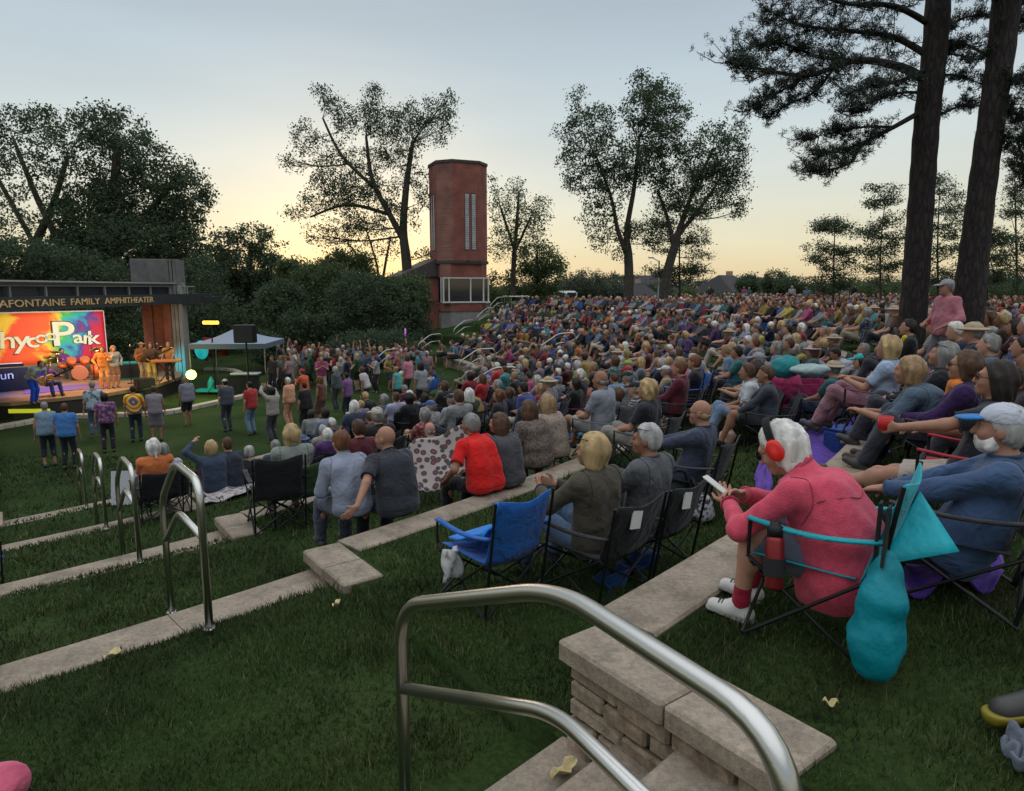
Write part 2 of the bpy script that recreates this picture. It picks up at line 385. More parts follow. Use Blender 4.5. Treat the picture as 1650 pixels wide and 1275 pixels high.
# ------------------------------------------------------------------ seat walls and aisle steps
def arc_pt(r, t, z): return Vector((CX + r * math.cos(t), CY + r * math.sin(t), z))
def arc_slab(mb, r0, r1, t0, t1, z0, z1, n=3, bev=.012):
    v = []; f = []
    prof = [(r0 + bev, z0), (r0, z0 + bev), (r0, z1 - bev), (r0 + bev, z1), (r1 - bev, z1), (r1, z1 - bev), (r1, z0)]
    k = len(prof)
    for i in range(n + 1):
        t = t0 + (t1 - t0) * i / n
        v += [arc_pt(a, t, b) for a, b in prof]
    for i in range(n):
        for j in range(k): f.append((i * k + j, i * k + (j + 1) % k, (i + 1) * k + (j + 1) % k, (i + 1) * k + j))
    f += [tuple(range(k - 1, -1, -1)), tuple(range(n * k, n * k + k))]
    mb.add(v, f)
def line_pt(s, r):      # the point on the line s = const that lies r from the bowl's centre
    t = theta_edge(r, s); return np.array([CX + r * math.cos(t), CY + r * math.sin(t)])
def wall(k, side):
    rk, ck = WALLS[k]
    words = ["topmost", "second", "third", "fourth", "lowest"][k]
    lab = f"{words} curved limestone seat wall " + ("right of the handrails, people along it" if side > 0 else "left of the aisle handrails")
    root = thing("seat_wall", lab, "seat wall", (0, 0, 0), 0, "curved limestone seat walls")
    cap, face, chk = MB(), MB(), MB()
    tA = theta_edge(rk + .2, (HW + .28 if side > 0 else -HL - .28)); tB = R([46.5, 44, 38, 30, 9][k]) if side > 0 else R(-84)
    t = tA; L = (1.25 / rk) * side
    while (tB - t) * side > abs(L) * .4:
        q = t + L * random.uniform(.85, 1.15)
        if (q - tB) * side > 0: q = tB
        g = .004 / rk * side; dz = random.uniform(-.003, .003)
        a, b = (t + g, q - g) if side > 0 else (q - g, t + g)
        arc_slab(cap, rk - .03, rk + .29, a, b, ck - .075 + dz, ck + .018 + dz)
        for cz in range(3):
            u = a
            while u < b - .1 / rk:
                e = min(b, u + random.uniform(.3, .6) / rk)
                arc_slab(face, rk + .005 + random.uniform(0, .02), rk + .20, u + .004 / rk, e - .004 / rk, ck - .50 + cz * .14, ck - .365 + cz * .14, 1, .008)
                u = e
        t = q
    # the return (cheek) that flanks the aisle, running uphill
    p0 = line_pt(HW - .06 if side > 0 else -HL + .06, rk - .04 + (.06 if k == 0 else 0)); rz = math.atan2(-AD[1], -AD[0]); ax = np.array([-AD[0], -AD[1]]); ay = AN * side
    ln = 1.0 if k == 0 else .78
    for i, (a, b) in enumerate(((0, ln * .56), (ln * .56 + .005, ln + .03))):
        c = p0 + ax * (a + b) / 2 + ay * .155
        cap.box((c[0], c[1], ck - .027 + .003 * i ), (b - a - .004, .31, .095), rz, bev=.012)
    for cz in range(5):
        u = 0.03
        while u < ln - .08:
            e = min(ln - .02, u + random.uniform(.13, .34))
            c = p0 + ax * (u + e) / 2 + ay * (.13 + random.uniform(-.012, .012))
            chk.box((c[0], c[1], ck - .075 - .042 - cz * .079), (e - u - .010, .20, .071), rz + random.uniform(-.02, .02), bev=.012)
            u = e
        c = p0 + ax * .02 + ay * .2
        chk.box((c[0] + ax[0] * .07, c[1] + ax[1] * .07, ck - .117 - cz * .079), (.12 + random.uniform(-.02, .02), .22, .071), rz, bev=.012)
    cap.build("cap_stone", M_CAP, root); face.build("wall_face", M_BLOCK, root); chk.build("end_block", M_BLOCK, root)
for k in range(5):
    wall(k, 1)
    if k: wall(k, -1)
STEP_LAB = ["lower", "upper"]
WN = ["topmost", "second", "third", "fourth", "lowest"]
def step(r0, r1, z, lab, zlow):
    mb = MB(); tl, tr = theta_edge(r0, -HL + .005), theta_edge(r0, HW - .005); n = 2; 
    for i in range(n):
        a, b = tl + (tr - tl) * i / n + .0001, tl + (tr - tl) * (i + 1) / n - .0001
        dz = random.uniform(-.002, .002)
        arc_slab(mb, r0, r1, a, b, zlow, z + dz, 2, .012)
    tag(mb.build("stone_step", M_CAP), lab, "step", "stone steps of the grass aisle")
for k in range(1, 5):
    rk, ck = WALLS[k]
    step(rk + .02, rk + .40, ck - .125, f"pale stone curb step across the grass aisle at the {WN[k]} seat wall", ck - .3)
    step(rk - .27, rk + .015, ck - .275, f"narrow lower curb step in front of the {WN[k]} seat wall's curb", ck - .5)
for i, (a, b, z) in enumerate(((27.88, 28.195, 2.345), (28.2, 28.495, 2.505), (28.5, 28.87, 2.668))):
    step(a, b, z, ["bottom stone tread beneath the nearest handrail, grass on its left", "middle stone tread beneath the nearest handrail", "top stone tread beneath the nearest handrail"][i], z - .2)

# ------------------------------------------------------------------ handrails
def handrail(lo, hi, ap, zl, zh, za, gl, gh, lab, rad=.0245, n=14):
    """posts at lo and hi (ground gl, gh); the rail rises from zl over lo to the knee ap (za) and runs level to zh over hi"""
    root = thing("handrail", lab, "handrail", (hi[0], hi[1], gh), 0, "steel handrails down the grass aisle")
    off = Vector((hi[0], hi[1], gh))
    A, B, C_ = Vector((*lo, zl)), Vector((*ap, za)), Vector((*hi, zh))
    d = (C_ - B).normalized()
    mb = MB(); mb.tube([p - off for p in bend([Vector((*lo, gl - .1)), A, B, C_, Vector((*hi, gh - .1))], .17, 8)], rad, n)
    mb.build("rail_frame", M_STEEL, root, True)
    drop = .33
    mb = MB(); mb.tube([p - off for p in bend([A - Vector((0, 0, drop)), B - Vector((0, 0, drop + .02)), C_ - Vector((0, 0, drop + .02))], .12, 8)], rad * .9, n)
    mb.build("middle_rail", M_STEEL, root, True)
    for q, g in ((lo, gl), (hi, gh)):
        mb = MB(); mb.lathe((q[0] - off.x, q[1] - off.y, g - off.z - .01), [(rad * 1.05, 0), (rad * 1.7, .0), (rad * 1.7, .012), (rad * 1.05, .016)], 12)
        mb.build("base_collar", M_STEEL, root, True)
handrail((-.41, 2.35), (.45, .98), (.12, 1.68), 3.105, 3.54, 3.475, float(gz(-.41, 2.35)), float(gz(.45, .98)), "large brushed steel handrail closest to the camera, over the stone treads")
for k, lab in ((1, "tall steel handrail astride the second curb step, left of the low stone block"), (2, "steel handrail further down the aisle, before the woman in the black camp chair"),
               (3, "small steel handrail below the man in the blue shirt"), (4, "smallest steel handrail at the foot of the aisle, behind the woman in the sleeveless top")):
    rk, ck = WALLS[k]
    def q(r): 
        p = line_pt(0.02, r); return (float(p[0]), float(p[1]))
    lo, hi, ap = q(rk - .72), q(rk + .62), q(rk - .08)
    gl, gh = float(gz(*lo)), float(gz(*hi))
    handrail(lo, hi, ap, gl + .92, gh + .93, gh + .90, gl, gh, lab, n=10)
# rails on the far radial aisles
def far_rails(th, rs, where):
    for i, r in enumerate(rs):
        a, b, c = arc_pt(r - .6, th, 0), arc_pt(r + .75, th, 0), arc_pt(r + .1, th, 0)
        g1, g2 = float(gz(a.x, a.y)), float(gz(b.x, b.y))
        handrail((a.x, a.y), (b.x, b.y), (c.x, c.y), g1 + .92, g2 + .93, g2 + .90, g1, g2, where[i], .022, 6)
for w_, r_, t_ in zip(("bottom", "second lowest", "middle", "second highest", "top"), (16.5, 19.3, 22.3, 25.2, 28.0), (33, 36, 40, 44, 48)):
    far_rails(R(t_), [r_], [f"{w_} pale handrail of the flight below the brick tower"])
for r_, t_, w_ in ((18.6, 10, "lowest pale handrail amid the crowd"), (21.7, 10, "pale handrail amid the crowd on the middle aisle"), (19.3, -8, "pale handrail among the camp chairs before the blue chairs")): far_rails(R(t_), [r_], [w_])

# ------------------------------------------------------------------ grass blades on the near lawn
def in_stone(x, y):
    r = np.hypot(x - CX, y - CY); s = (x - P0[0]) * AN[0] + (y - P0[1]) * AN[1]
    t = (x - CX) * -AD[0] + (y - CY) * -AD[1]
    m = np.zeros(len(x), bool)
    for rk, ck in WALLS:
        m |= ((s >= HW) | (s <= -HL)) & (r > rk - .05) & (r < rk + .31) & (t > 5)
        m |= (((s >= HW - .08) & (s < 1.23)) | ((s <= -HL + .08) & (s > -1.48))) & (r > rk - .07) & (r < rk + (1.05 if rk > 27 else .83))
        m |= (s > -HL) & (s < HW) & (r > rk - .3) & (r < rk + .41)
    m |= (s > -HL) & (s < HW) & (r > 27.86) & (r < 28.88)
    return m
bx, by, bh, bw = [], [], [], []
for d0, d1, dens, h, wd in ((.55, 2.6, 8500, .036, .0042), (2.6, 4.2, 5200, .040, .0062), (4.2, 6.5, 2400, .045, .010), (6.5, 10.5, 850, .05, .016), (10.5, 17, 260, .06, .028)):
    n = int((d1 - d0) * (d1 * 1.9) * dens)
    y = rng.uniform(d0, d1, n); x = rng.uniform(-d1 * .95, d1 * .95, n)
    k = np.abs(x) < y * .80 + .25; x, y = x[k], y[k]
    k = ~in_stone(x, y); x, y = x[k], y[k]
    ms = np.sin(x * 2.3 + 1.5 * np.sin(y * 1.9)) * np.sin(y * 2.7 + 1.2 * np.sin(x * 3.1)) + .5 * np.sin(x * 7 + y * 3) * np.sin(y * 6.1); k = rng.random(len(x)) < np.clip(1.25 + .75 * ms, .25, 1); x, y = x[k], y[k]
    bx.append(x); by.append(y); cl = 1 + .45 * np.sin(x * 5.1 + 2 * np.sin(y * 3.3)) * np.sin(y * 4.3 + 2 * np.sin(x * 2.9)); bh.append(rng.uniform(.5, 1.3, len(x)) * h * cl); bw.append(np.full(len(x), wd))
bx, by, bh, bw = map(np.concatenate, (bx, by, bh, bw))
zz = gz(bx, by); a = rng.uniform(0, 2 * np.pi, len(bx)); ln = rng.uniform(.1, 1.0, len(bx)) * bh; la = rng.uniform(0, 2 * np.pi, len(bx))
P = np.empty((len(bx), 3, 3))
P[:, 0] = np.stack([bx - np.cos(a) * bw / 2, by - np.sin(a) * bw / 2, zz - .004], 1)
P[:, 1] = np.stack([bx + np.cos(a) * bw / 2, by + np.sin(a) * bw / 2, zz - .004], 1)
P[:, 2] = np.stack([bx + np.cos(la) * ln, by + np.sin(la) * ln, zz + bh], 1)
tag(mesh_obj("grass", P.reshape(-1, 3), np.arange(len(bx) * 3).reshape(-1, 3), M_BLADE), "short dark green grass growing on the lawn terraces", "grass", kind="stuff")

# fallen leaves, litter
M_LEAFY = mat("fallen_leaf", (.55, .48, .25), .7, c2=(.36, .27, .12), scale=30)
def fallen(u, v, z, size, lab):
    p = at(u, v, z); p.z = z if z in (2.345, 2.505) else float(gz(p.x, p.y)) + .028
    mb = MB(); rot = random.uniform(0, 6.28); Mx = Matrix.Rotation(rot, 4, 'Z') @ Matrix.Rotation(random.uniform(-.3, .3), 4, 'X')
    def fn(a, b):
        x = (a - .5) * size * 1.5; wdt = math.sin(math.pi * min(.97, max(.03, a))) ** .7 * (.75 + .25 * math.cos(a * 16)); y = (b - .5) * size * wdt
        return Mx @ Vector((x, y, .02 + .35 * abs(b - .5) * size * 1.2 + .012 * math.sin(a * 9)))
    mb.sheet(fn, 10, 6, .0015); o = mb.build("fallen_leaf", M_LEAFY, smooth=True); o.location = p
    tag(o, lab, "leaf", "fallen leaves")
fallen(188, 1090, 2.10, .085, "curled cream leaf on the grass behind the second curb step")
fallen(545, 1000, 2.12, .055, "small pale leaf on the grass below the low stone block")
fallen(912, 1252, 2.345, .10, "crumpled yellow leaf on the bottom stone tread")
fallen(1072, 1226, 2.505, .07, "dry tan leaf on the middle stone tread by the stacked stone wall")
fallen(1336, 1150, 2.80, .035, "tiny pale leaf on dark grass beside the end of the capstone")
fallen(1398, 996, 2.83, .03, "tiny white petal on dark grass between the chair leg and the teal bag")
# ------------------------------------------------------------------ brick
def brick_mat(name, c1, c2, mortar, scale=1.0):
    m, nt, b = nodes(name); tc = N(nt, "ShaderNodeTexCoord")
    g = N(nt, "ShaderNodeNewGeometry"); sx = N(nt, "ShaderNodeSeparateXYZ"); nt.links.new(tc.outputs["Object"], sx.inputs[0])
    ad = N(nt, "ShaderNodeMath", operation='ADD'); nt.links.new(sx.outputs["X"], ad.inputs[0]); nt.links.new(sx.outputs["Y"], ad.inputs[1])
    cb = N(nt, "ShaderNodeCombineXYZ"); nt.links.new(ad.outputs[0], cb.inputs[0]); nt.links.new(sx.outputs["Z"], cb.inputs[1])
    br = N(nt, "ShaderNodeTexBrick"); br.inputs["Scale"].default_value = 4.4 * scale
    br.inputs["Color1"].default_value = (*c1, 1); br.inputs["Color2"].default_value = (*c2, 1); br.inputs["Mortar"].default_value = (*mortar, 1)
    br.inputs["Mortar Size"].default_value = .02; nt.links.new(cb.outputs[0], br.inputs["Vector"])
    n = N(nt, "ShaderNodeTexNoise"); n.inputs["Scale"].default_value = 1.3; n.inputs["Detail"].default_value = 8; nt.links.new(tc.outputs["Object"], n.inputs["Vector"])
    mx = N(nt, "ShaderNodeMix", data_type='RGBA', blend_type='MULTIPLY'); mx.inputs["Factor"].default_value = 1
    nt.links.new(br.outputs["Color"], mx.inputs["A"]); nt.links.new(ramp(nt, n.outputs["Fac"], [(.3, (.6, .6, .62)), (.7, (1.15, 1.1, 1.05))]), mx.inputs["B"])
    nt.links.new(mx.outputs["Result"], b.inputs["Base Color"]); b.inputs["Roughness"].default_value = .9
    bump(nt, b, br.outputs["Fac"], -.3, .01); return m
M_BRICK = brick_mat("tower_brick", (.31, .088, .066), (.23, .066, .052), (.23, .15, .12))
M_CONC = mat("weathered_concrete", (.30, .29, .275), .9, c2=(.20, .195, .19), scale=2.2, bs=.3, bscale=20)
M_DARKTRIM = mat("dark_trim", (.075, .06, .058), .7, c2=(.045, .04, .04))
M_GLASS = mat("window_glass", (.02, .024, .03), .06, 0, spec=1.0)
M_SLAT = mat("glass_block", (.50, .50, .49), .35, c2=(.30, .31, .32), scale=3)
M_WHITE = mat("white_paint", (.62, .61, .58), .5)
M_FASCIA = mat("fascia_metal", (.050, .055, .060), .5, .3, c2=(.035, .038, .042), scale=2)
M_ROOFM = mat("canopy_roof", (.11, .115, .125), .5, .2, c2=(.08, .08, .09))

# ------------------------------------------------------------------ the brick tower
TY = 42.0
tz = lambda v: atY(738, v, TY).z
tc0 = atY(740, 500, TY + 1.6); trot = R(22)
tower = thing("brick_tower", "tall red brick tower with paired window slots and a ribbon window at its foot", "tower", (tc0.x, tc0.y, 0), trot)
def chamf(w, c): h = w / 2; return [(-h + c, -h), (h - c, -h), (h, -h + c), (h, h - c), (h - c, h), (-h + c, h), (-h, h - c), (-h, -h + c)]
def prism(mb, poly, z0, z1, m=0):
    n = len(poly); mb.add([(*p, z0) for p in poly] + [(*p, z1) for p in poly], [tuple(range(n - 1, -1, -1)), tuple(range(n, 2 * n))] + [(i, (i + 1) % n, n + (i + 1) % n, n + i) for i in range(n)], m)
z_top, z_led, z_wt, z_wb, z_stone, z_base = tz(262), tz(420), tz(447), tz(488), tz(502), tz(560)
mb = MB(); prism(mb, chamf(3.2, .76), z_led, z_top); mb.build("shaft", M_BRICK, tower)
mb = MB(); prism(mb, chamf(3.3, .78), z_top - .003, z_top + .16); mb.build("parapet", M_DARKTRIM, tower)
mb = MB(); prism(mb, chamf(3.34, .78), z_led - .18, z_led + .002); mb.build("ledge", M_DARKTRIM, tower)
mb = MB(); prism(mb, chamf(3.0, .5), z_wt, z_led - .182); prism(mb, chamf(3.0, .5), z_stone, z_wb); mb.build("lower_wall", M_BRICK, tower)
mb = MB(); prism(mb, chamf(2.9, .5), z_base - 2, z_stone - .002); mb.build("stone_base", M_CONC, tower)
z0, z1 = tz(402), tz(312)
for fx, fy, side in ((.05, -1.6, 0), (.47, -1.6, 0), (-1.6, -.22, 1), (-1.6, .24, 1)):
    mb = MB()
    for i in range(26):
        z = z0 + (z1 - z0) * (i + .5) / 26; hgt = (z1 - z0) / 26 - .02
        mb.box((fx, fy - .002, z) if not side else (fx - .002, fy, z), (.24, .05, hgt) if not side else (.05, .24, hgt))
    fr = MB(); d = (.31, .03, z1 - z0 + .1) if not side else (.03, .31, z1 - z0 + .1); fr.box((fx, fy, (z0 + z1) / 2), d)
    o = fr.build("window_slot", M_DARKTRIM, tower); mb.build("glass_block", M_SLAT, o)
mb = MB(); mb.box((0, 0, (z_wt + z_wb) / 2), (2.80, 2.80, z_wt - z_wb - .004)); wg = mb.build("ribbon_window", M_GLASS, tower)
mb = MB()
for x in (-1.44, -1.10, .28, 1.12, 1.44): mb.box((x, -1.45, (z_wt + z_wb) / 2), (.07, .09, z_wt - z_wb - .01))
for y in (-1.0, .2, 1.3): mb.box((-1.45, y, (z_wt + z_wb) / 2), (.09, .07, z_wt - z_wb - .01))
mb.box((0, -1.46, z_wt - .04), (2.92, .075, .07)); mb.box((0, -1.50, z_wb + .03), (3.05, .15, .09))
mb.build("window_frame", M_WHITE, wg)
# the lower wing left of the tower
wing = MB(); wing.box((-2.6, 1.2, z_wt * .5), (2.3, 3.2, z_wt + .1)); wing.build("side_wing", M_BRICK, tower)
mb = MB(); zr = z_wt + .05
mb.add([(-4.0, -.6, zr), (-1.4, -.6, zr), (-1.4, 3, zr), (-4.0, 3, zr), (-1.4, -.6, zr + 1.15), (-1.4, 3, zr + 1.15)], [(3, 2, 1, 0), (0, 1, 4), (2, 3, 5), (0, 4, 5, 3), (1, 2, 5, 4)])
mb.build("wing_roof", M_DARKTRIM, tower)
mb = MB(); mb.tube([(.05, -1.52, z_led - .05), (.05, -1.72, z_led + .02)], .07, 8); mb.build("lamp_fitting", M_DARKTRIM, tower)

# ------------------------------------------------------------------ the stage
DZ = .57
M_DECK = mat("stage_deck", (.34, .22, .14), .55, c2=(.25, .16, .10), scale=3)
M_SKIRT = mat("stage_skirt", (.04, .035, .03), .8)
stage = thing("stage", "low wooden stage deck lit orange, under the long canopy", "stage", (-16, 26, 0))
deck = [(-32, 19), (-20, 21.6), (-16.4, 22.0), (-14.4, 24.0), (-13.8, 26.4), (-14.0, 28.6), (-14.9, 30.6), (-16.2, 32.2), (-22, 34), (-32, 34)]
deck = [(x + 16, y - 26) for x, y in deck]
mb = MB(); prism(mb, deck, DZ - .12, DZ); mb.build("deck", M_DECK, stage)
mb = MB(); prism(mb, [(x * .985, y * .985) for x, y in deck], -.3, DZ - .121); mb.build("skirting", M_SKIRT, stage)
XF = -14.8
can = thing("stage_canopy", "long dark flat canopy over the stage with gilt lettering on its edge", "canopy", (XF, 24, 0))
mb = MB(); mb.box((-.12, -3, 3.79), (.24, 26, .42)); mb.box((-.12, 10.9 - 1, 3.72), (.5, 1.9, .28)); mb.build("fascia", M_FASCIA, can)
mb = MB(); mb.box((-4.2, -3.2, 3.80), (7.6, 25.2, .12)); mb.box((-4.2, -3.2, 4.40), (7.9, 21.4, .10)); mb.build("roof_slab", M_ROOFM, can)
mb = MB()
for i in range(15): mb.box((-.3, -14.6 + i * 1.62, 4.17), (.06, .07, .36))
mb.box((-.3, -3.2, 4.34), (.07, 24, .05)); mb.build("roof_posts", M_CONC, can)
mb = MB(); mb.box((-.45, -3.3, 4.165), (.06, 22, .33)); mb.build("clerestory_band", mat("clerestory_glass", (.035, .042, .055), .25), can)
mb = MB(); mb.box((-.16, -3.2, 4.475), (.12, 21.4, .05)); mb.build("roof_edge", mat("roof_edge_metal", (.40, .40, .42), .4, .4), can)
M_GILT = mat("gilt_letter", (.75, .50, .26), .4, .2)
def line_text(mb, txt, size, y0, y1, z):
    v, f = text_geo(txt, size); xs = [p.x for p in v]; a, b = min(xs), max(xs); s = (y1 - y0) / (b - a)
    mb.add([(.015 - p.z, y0 + (p.x - a) * s, z + p.y) for p in v], [tuple(reversed(q)) for q in f])
yy = lambda u: -XF * F / (825 - u) * .99 - 24
mb = MB()
line_text(mb, "LAFONTAINE", .31, yy(3), yy(118), 3.70); line_text(mb, "FAMILY", .31, yy(127), yy(173), 3.70); line_text(mb, "AMPHITHEATER", .31, yy(181), yy(258), 3.70)
mb.build("lettering", M_GILT, can)
# column
cc = atY(262, 590, 31.4)
colm = thing("brick_column", "square brick pier with a pale concrete top rising through the canopy", "column", (cc.x + .12, cc.y, 0), R(18)); colm.scale = (.76, .9, 1)
M_BRICK2 = brick_mat("pier_brick", (.30, .10, .07), (.22, .075, .055), (.22, .16, .13))
mb = MB(); mb.box((-.55, 0, 2.0), (.50, 2.0, 4.6)); mb.box((.0, .12, 2.0), (.60, 1.8, 4.596)); mb.box((.5, 0, 2.0), (.40, 2.0, 4.6)); mb.build("shaft", M_BRICK2, colm)
mb = MB()
for x in (.80, .99, 1.19): mb.box((x + .02, .0, 2.05), (.165, 2.1, 4.9))
mb.build("pilaster", M_CONC, colm)
mb = MB(); mb.box((-.22, 0, 4.98), (1.98, 2.2, 1.1), bev=.02)
for x in (.87, 1.06, 1.22): mb.box((x, 0, 4.98), (.15, 2.16, 1.1), bev=.01)
mb.build("concrete_top", mat("shaded_concrete", (.15, .145, .14), .9, c2=(.095, .09, .09), scale=2.5, bs=.3, bscale=20), colm)  # the trees' shade on the top is put into its darker concrete colours

# banner with its painted tie-dye cloth and lettering
A, B = Vector((-21.6, 25.6, 0)), Vector((-17.85, 30.0, 0)); L = (B - A).length; dAB = (B - A).normalized(); nrm = Vector((dAB.y, -dAB.x, 0))
def banner_mat():
    m, nt, b = nodes("tie_dye_banner"); tc = N(nt, "ShaderNodeTexCoord"); sp = N(nt, "ShaderNodeSeparateXYZ"); nt.links.new(tc.outputs["Object"], sp.inputs[0])
    n = N(nt, "ShaderNodeTexNoise"); n.inputs["Scale"].default_value = 1.1; n.inputs["Detail"].default_value = 6; n.inputs["Distortion"].default_value = 1.6; nt.links.new(tc.outputs["Object"], n.inputs["Vector"])
    ms = N(nt, "ShaderNodeMath", operation='MULTIPLY_ADD'); ms.inputs[1].default_value = .34; nt.links.new(n.outputs["Fac"], ms.inputs[0])
    mm = N(nt, "ShaderNodeMath", operation='MULTIPLY'); mm.inputs[1].default_value = 1 / L; nt.links.new(sp.outputs["X"], mm.inputs[0])
    mz = N(nt, "ShaderNodeMath", operation='MULTIPLY'); mz.inputs[1].default_value = .05; nt.links.new(sp.outputs["Z"], mz.inputs[0])
    mo = N(nt, "ShaderNodeMath", operation='SUBTRACT'); mo.inputs[1].default_value = .09; nt.links.new(mm.outputs[0], mo.inputs[0])
    m2 = N(nt, "ShaderNodeMath", operation='SUBTRACT'); nt.links.new(mo.outputs[0], m2.inputs[0]); nt.links.new(mz.outputs[0], m2.inputs[1])
    nt.links.new(m2.outputs[0], ms.inputs[2])
    c = ramp(nt, ms.outputs[0], [(.10, (.75, .05, .02)), (.34, (.85, .62, .04)), (.40, (.85, .08, .02)), (.64, (.85, .13, .02)), (.70, (.75, .65, .05)), (.76, (.05, .50, .12)), (.82, (.03, .40, .50)), (.87, (.06, .06, .28)), (.93, (.55, .02, .05))])
    nt.links.new(c, b.inputs["Base Color"]); b.inputs["Roughness"].default_value = .7
    nt.links.new(c, b.inputs["Emission Color"]); b.inputs["Emission Strength"].default_value = 0
    return m
ban = thing("stage_banner", "large tie-dye stage backdrop reading Itchycoo Park", "banner", A + Vector((0, 0, 1.15)), math.atan2(dAB.y, dAB.x))
mb = MB(); mb.sheet(lambda a, b: (a * L, .03 * math.sin(a * 22) * (1 - b), b * 2.12), 40, 8, .01); mb.build("cloth", banner_mat(), ban, True)
mb = MB(); mb.tube([(0, .05, 2.14), (L, .05, 2.14)], .03, 8); mb.tube([(L + .03, .05, -.6), (L + .03, .05, 2.14)], .03, 8); mb.build("frame", mat("pale_pipe", (.55, .52, .50), .4), ban)
mb = MB(); lets = MB()
spec = [("I", .1, .95, .9), ("t", .5, .85, .8), ("c", .95, .9, .8), ("h", 1.98, .86, 1.05), ("y", 2.46, .86, 1.05), ("c", 2.86, .84, .95), ("o", 3.18, 1.0, .80), ("o", 3.50, 1.1, .70), ("P", 4.00, .86, 1.55), ("a", 4.52, .92, .85), ("r", 4.86, .88, .85), ("k", 5.12, .84, .9)]
for ch, x, z, s in spec:
    v, f = text_geo(ch, s * .92, .012, .012); a = random.uniform(-.12, .12)
    for mbx, g, yo in ((mb, .0, -.07), (lets, .05, -.04)):
        xs = [p.x for p in v]; cxm = (min(xs) + max(xs)) / 2
        mbx.add([((x + .2 + (p.x - cxm) * 1.25 * (1 + g * 2) + p.y * a), yo - p.z, z - .12 + p.y * (1 + g) - g * .3) for p in v], f)
mb.build("lettering", mat("banner_cream", (.78, .74, .42), .7, c2=(.70, .78, .66), scale=1.2), ban); lets.build("letter_outline", mat("banner_dark", (.05, .02, .03), .8), ban)
# stage props
def box_thing(name, lab, cat, c, d, rz, m, parts=(), group=None):
    t = thing(name, lab, cat, c, rz, group); mb = MB(); mb.box((0, 0, d[2] / 2), d, bev=.02); mb.build("cabinet", m, t)
    for nm, fn, mm in parts: q = MB(); fn(q); q.build(nm, mm, t)
    return t
M_BLK = mat("black_cloth", (.012, .012, .013), .9, c2=(.02, .02, .022), scale=6)
M_GRILLE = mat("speaker_grille", (.02, .02, .022), .6, bs=.5, bscale=300)
kp = Vector((-18.6, 24.4, DZ)); krz = R(40)
t = thing("keyboard_stand", "black draped keyboard stand with white script reading of Fun, stage left corner", "keyboard", kp, krz)
mb = MB(); mb.sheet(lambda a, b: ((a - .5) * 1.9, -.3 - .03 * math.sin(a * 14) * (1 - b), b * .85), 24, 4, .01); mb.build("drape", M_BLK, t)
mb = MB(); mb.box((0, 0, .93), (1.7, .4, .11), bev=.02); mb.build("keyboard", M_BLACKM, t)
mb = MB()
for i in range(28): mb.box((-.78 + i * .058, -.1, .995), (.052, .17, .02))
mb.build("white_keys", M_WHITE, t)
v, f = text_geo("of Fun", .42); mb = MB(); mb.add([(-.55 + p.x, -.345 - p.z, .42 + p.y + p.x * .05) for p in v], f); mb.build("lettering", M_WHITE, t)
# drum kit
dk = thing("drum_kit", "orange and red drum kit with cymbals before the backdrop", "drum kit", (-17.6, 27.6, DZ), R(35))
M_DRUM = mat("orange_drum", (.65, .16, .03), .3, c2=(.5, .08, .02)); M_HEAD = mat("drum_head", (.35, .12, .06), .5); M_BRASS = mat("cymbal_brass", (.75, .5, .2), .3, 1)
def drum(c, r, h, ax):
    Mx = ax.to_track_quat('Z', 'Y').to_matrix().to_4x4(); mb = MB(); mb.lathe((0, 0, 0), [(r * .96, -h / 2), (r, -h / 2), (r, h / 2), (r * .96, h / 2)], 20, 0, Mx); o = mb.build("drum", M_DRUM, dk, True); o.location = c
    mb = MB(); mb.lathe((0, 0, 0), [(r * .95, h / 2 + .002), (r * .95, h / 2 + .012)], 20, 0, Mx); mb.build("drum_head", M_HEAD, o)
drum((0, 0, .3), .30, .42, Vector((0, -1, 0))); drum((-.25, -.05, .78), .17, .22, Vector((.1, -.5, .85))); drum((.22, -.05, .78), .17, .22, Vector((-.1, -.5, .85)))
drum((.62, .15, .36), .22, .42, Vector((0, 0, 1))); drum((-.55, .2, .62), .18, .14, Vector((0, -.2, 1)))
for c, tl in (((-.7, .1, 1.15), .2), ((.65, .1, 1.2), -.2), ((-.95, .35, .95), 0)):
    mb = MB(); mb.lathe((0, 0, 0), [(.24, 0), (.12, .02), (.04, .05), (.0, .06)], 18, 0, Matrix.Rotation(tl, 4, 'Y') @ Matrix.Rotation(.25, 4, 'X')); mb.tube([(0, .03, 0), (0, .1, -c[2])], .012, 6); o = mb.build("cymbal", M_BRASS, dk, True); o.location = c
t = box_thing("speaker_cabinet", "cyan lit amplifier box behind the singers", "amplifier", (-15.75, 27.9, DZ), (.9, .5, .7), R(30), mat("teal_vinyl", (.02, .25, .28), .5), [("grille", lambda q: q.box((0, -.256, .35), (.78, .02, .56)), M_GRILLE)])
t = box_thing("speaker_cabinet", "black wedge monitor speaker at the deck's right front corner", "speaker", (-13.75, 25.3, DZ), (.62, .42, .36), R(50), M_BLACKM, [("grille", lambda q: q.box((0, -.22, .18), (.56, .02, .3)), M_GRILLE)])
t = box_thing("speaker_cabinet", "big black subwoofer box on the grass at the far left of the stage front", "speaker", (-17.35, 21.55, 0), (1.3, .6, .62), R(12), M_BLACKM, [("grille", lambda q: q.box((0, -.31, .31), (1.2, .02, .54)), M_GRILLE)])
o = MB().box((0, 0, .20), (1.3, .03, .13)).build("front_face_glow", mat("yellow_face_glow", (.6, .65, .05), .5, emit=(.62, .66, .02), es=.55)); o.location = (-15.75, 21.93, .1); o.rotation_euler = (0, 0, .06)  # yellow light falling on the stage front, put in as an emissive strip
tag(o, "glowing yellow strip along the stage's front edge", "lit stage front")
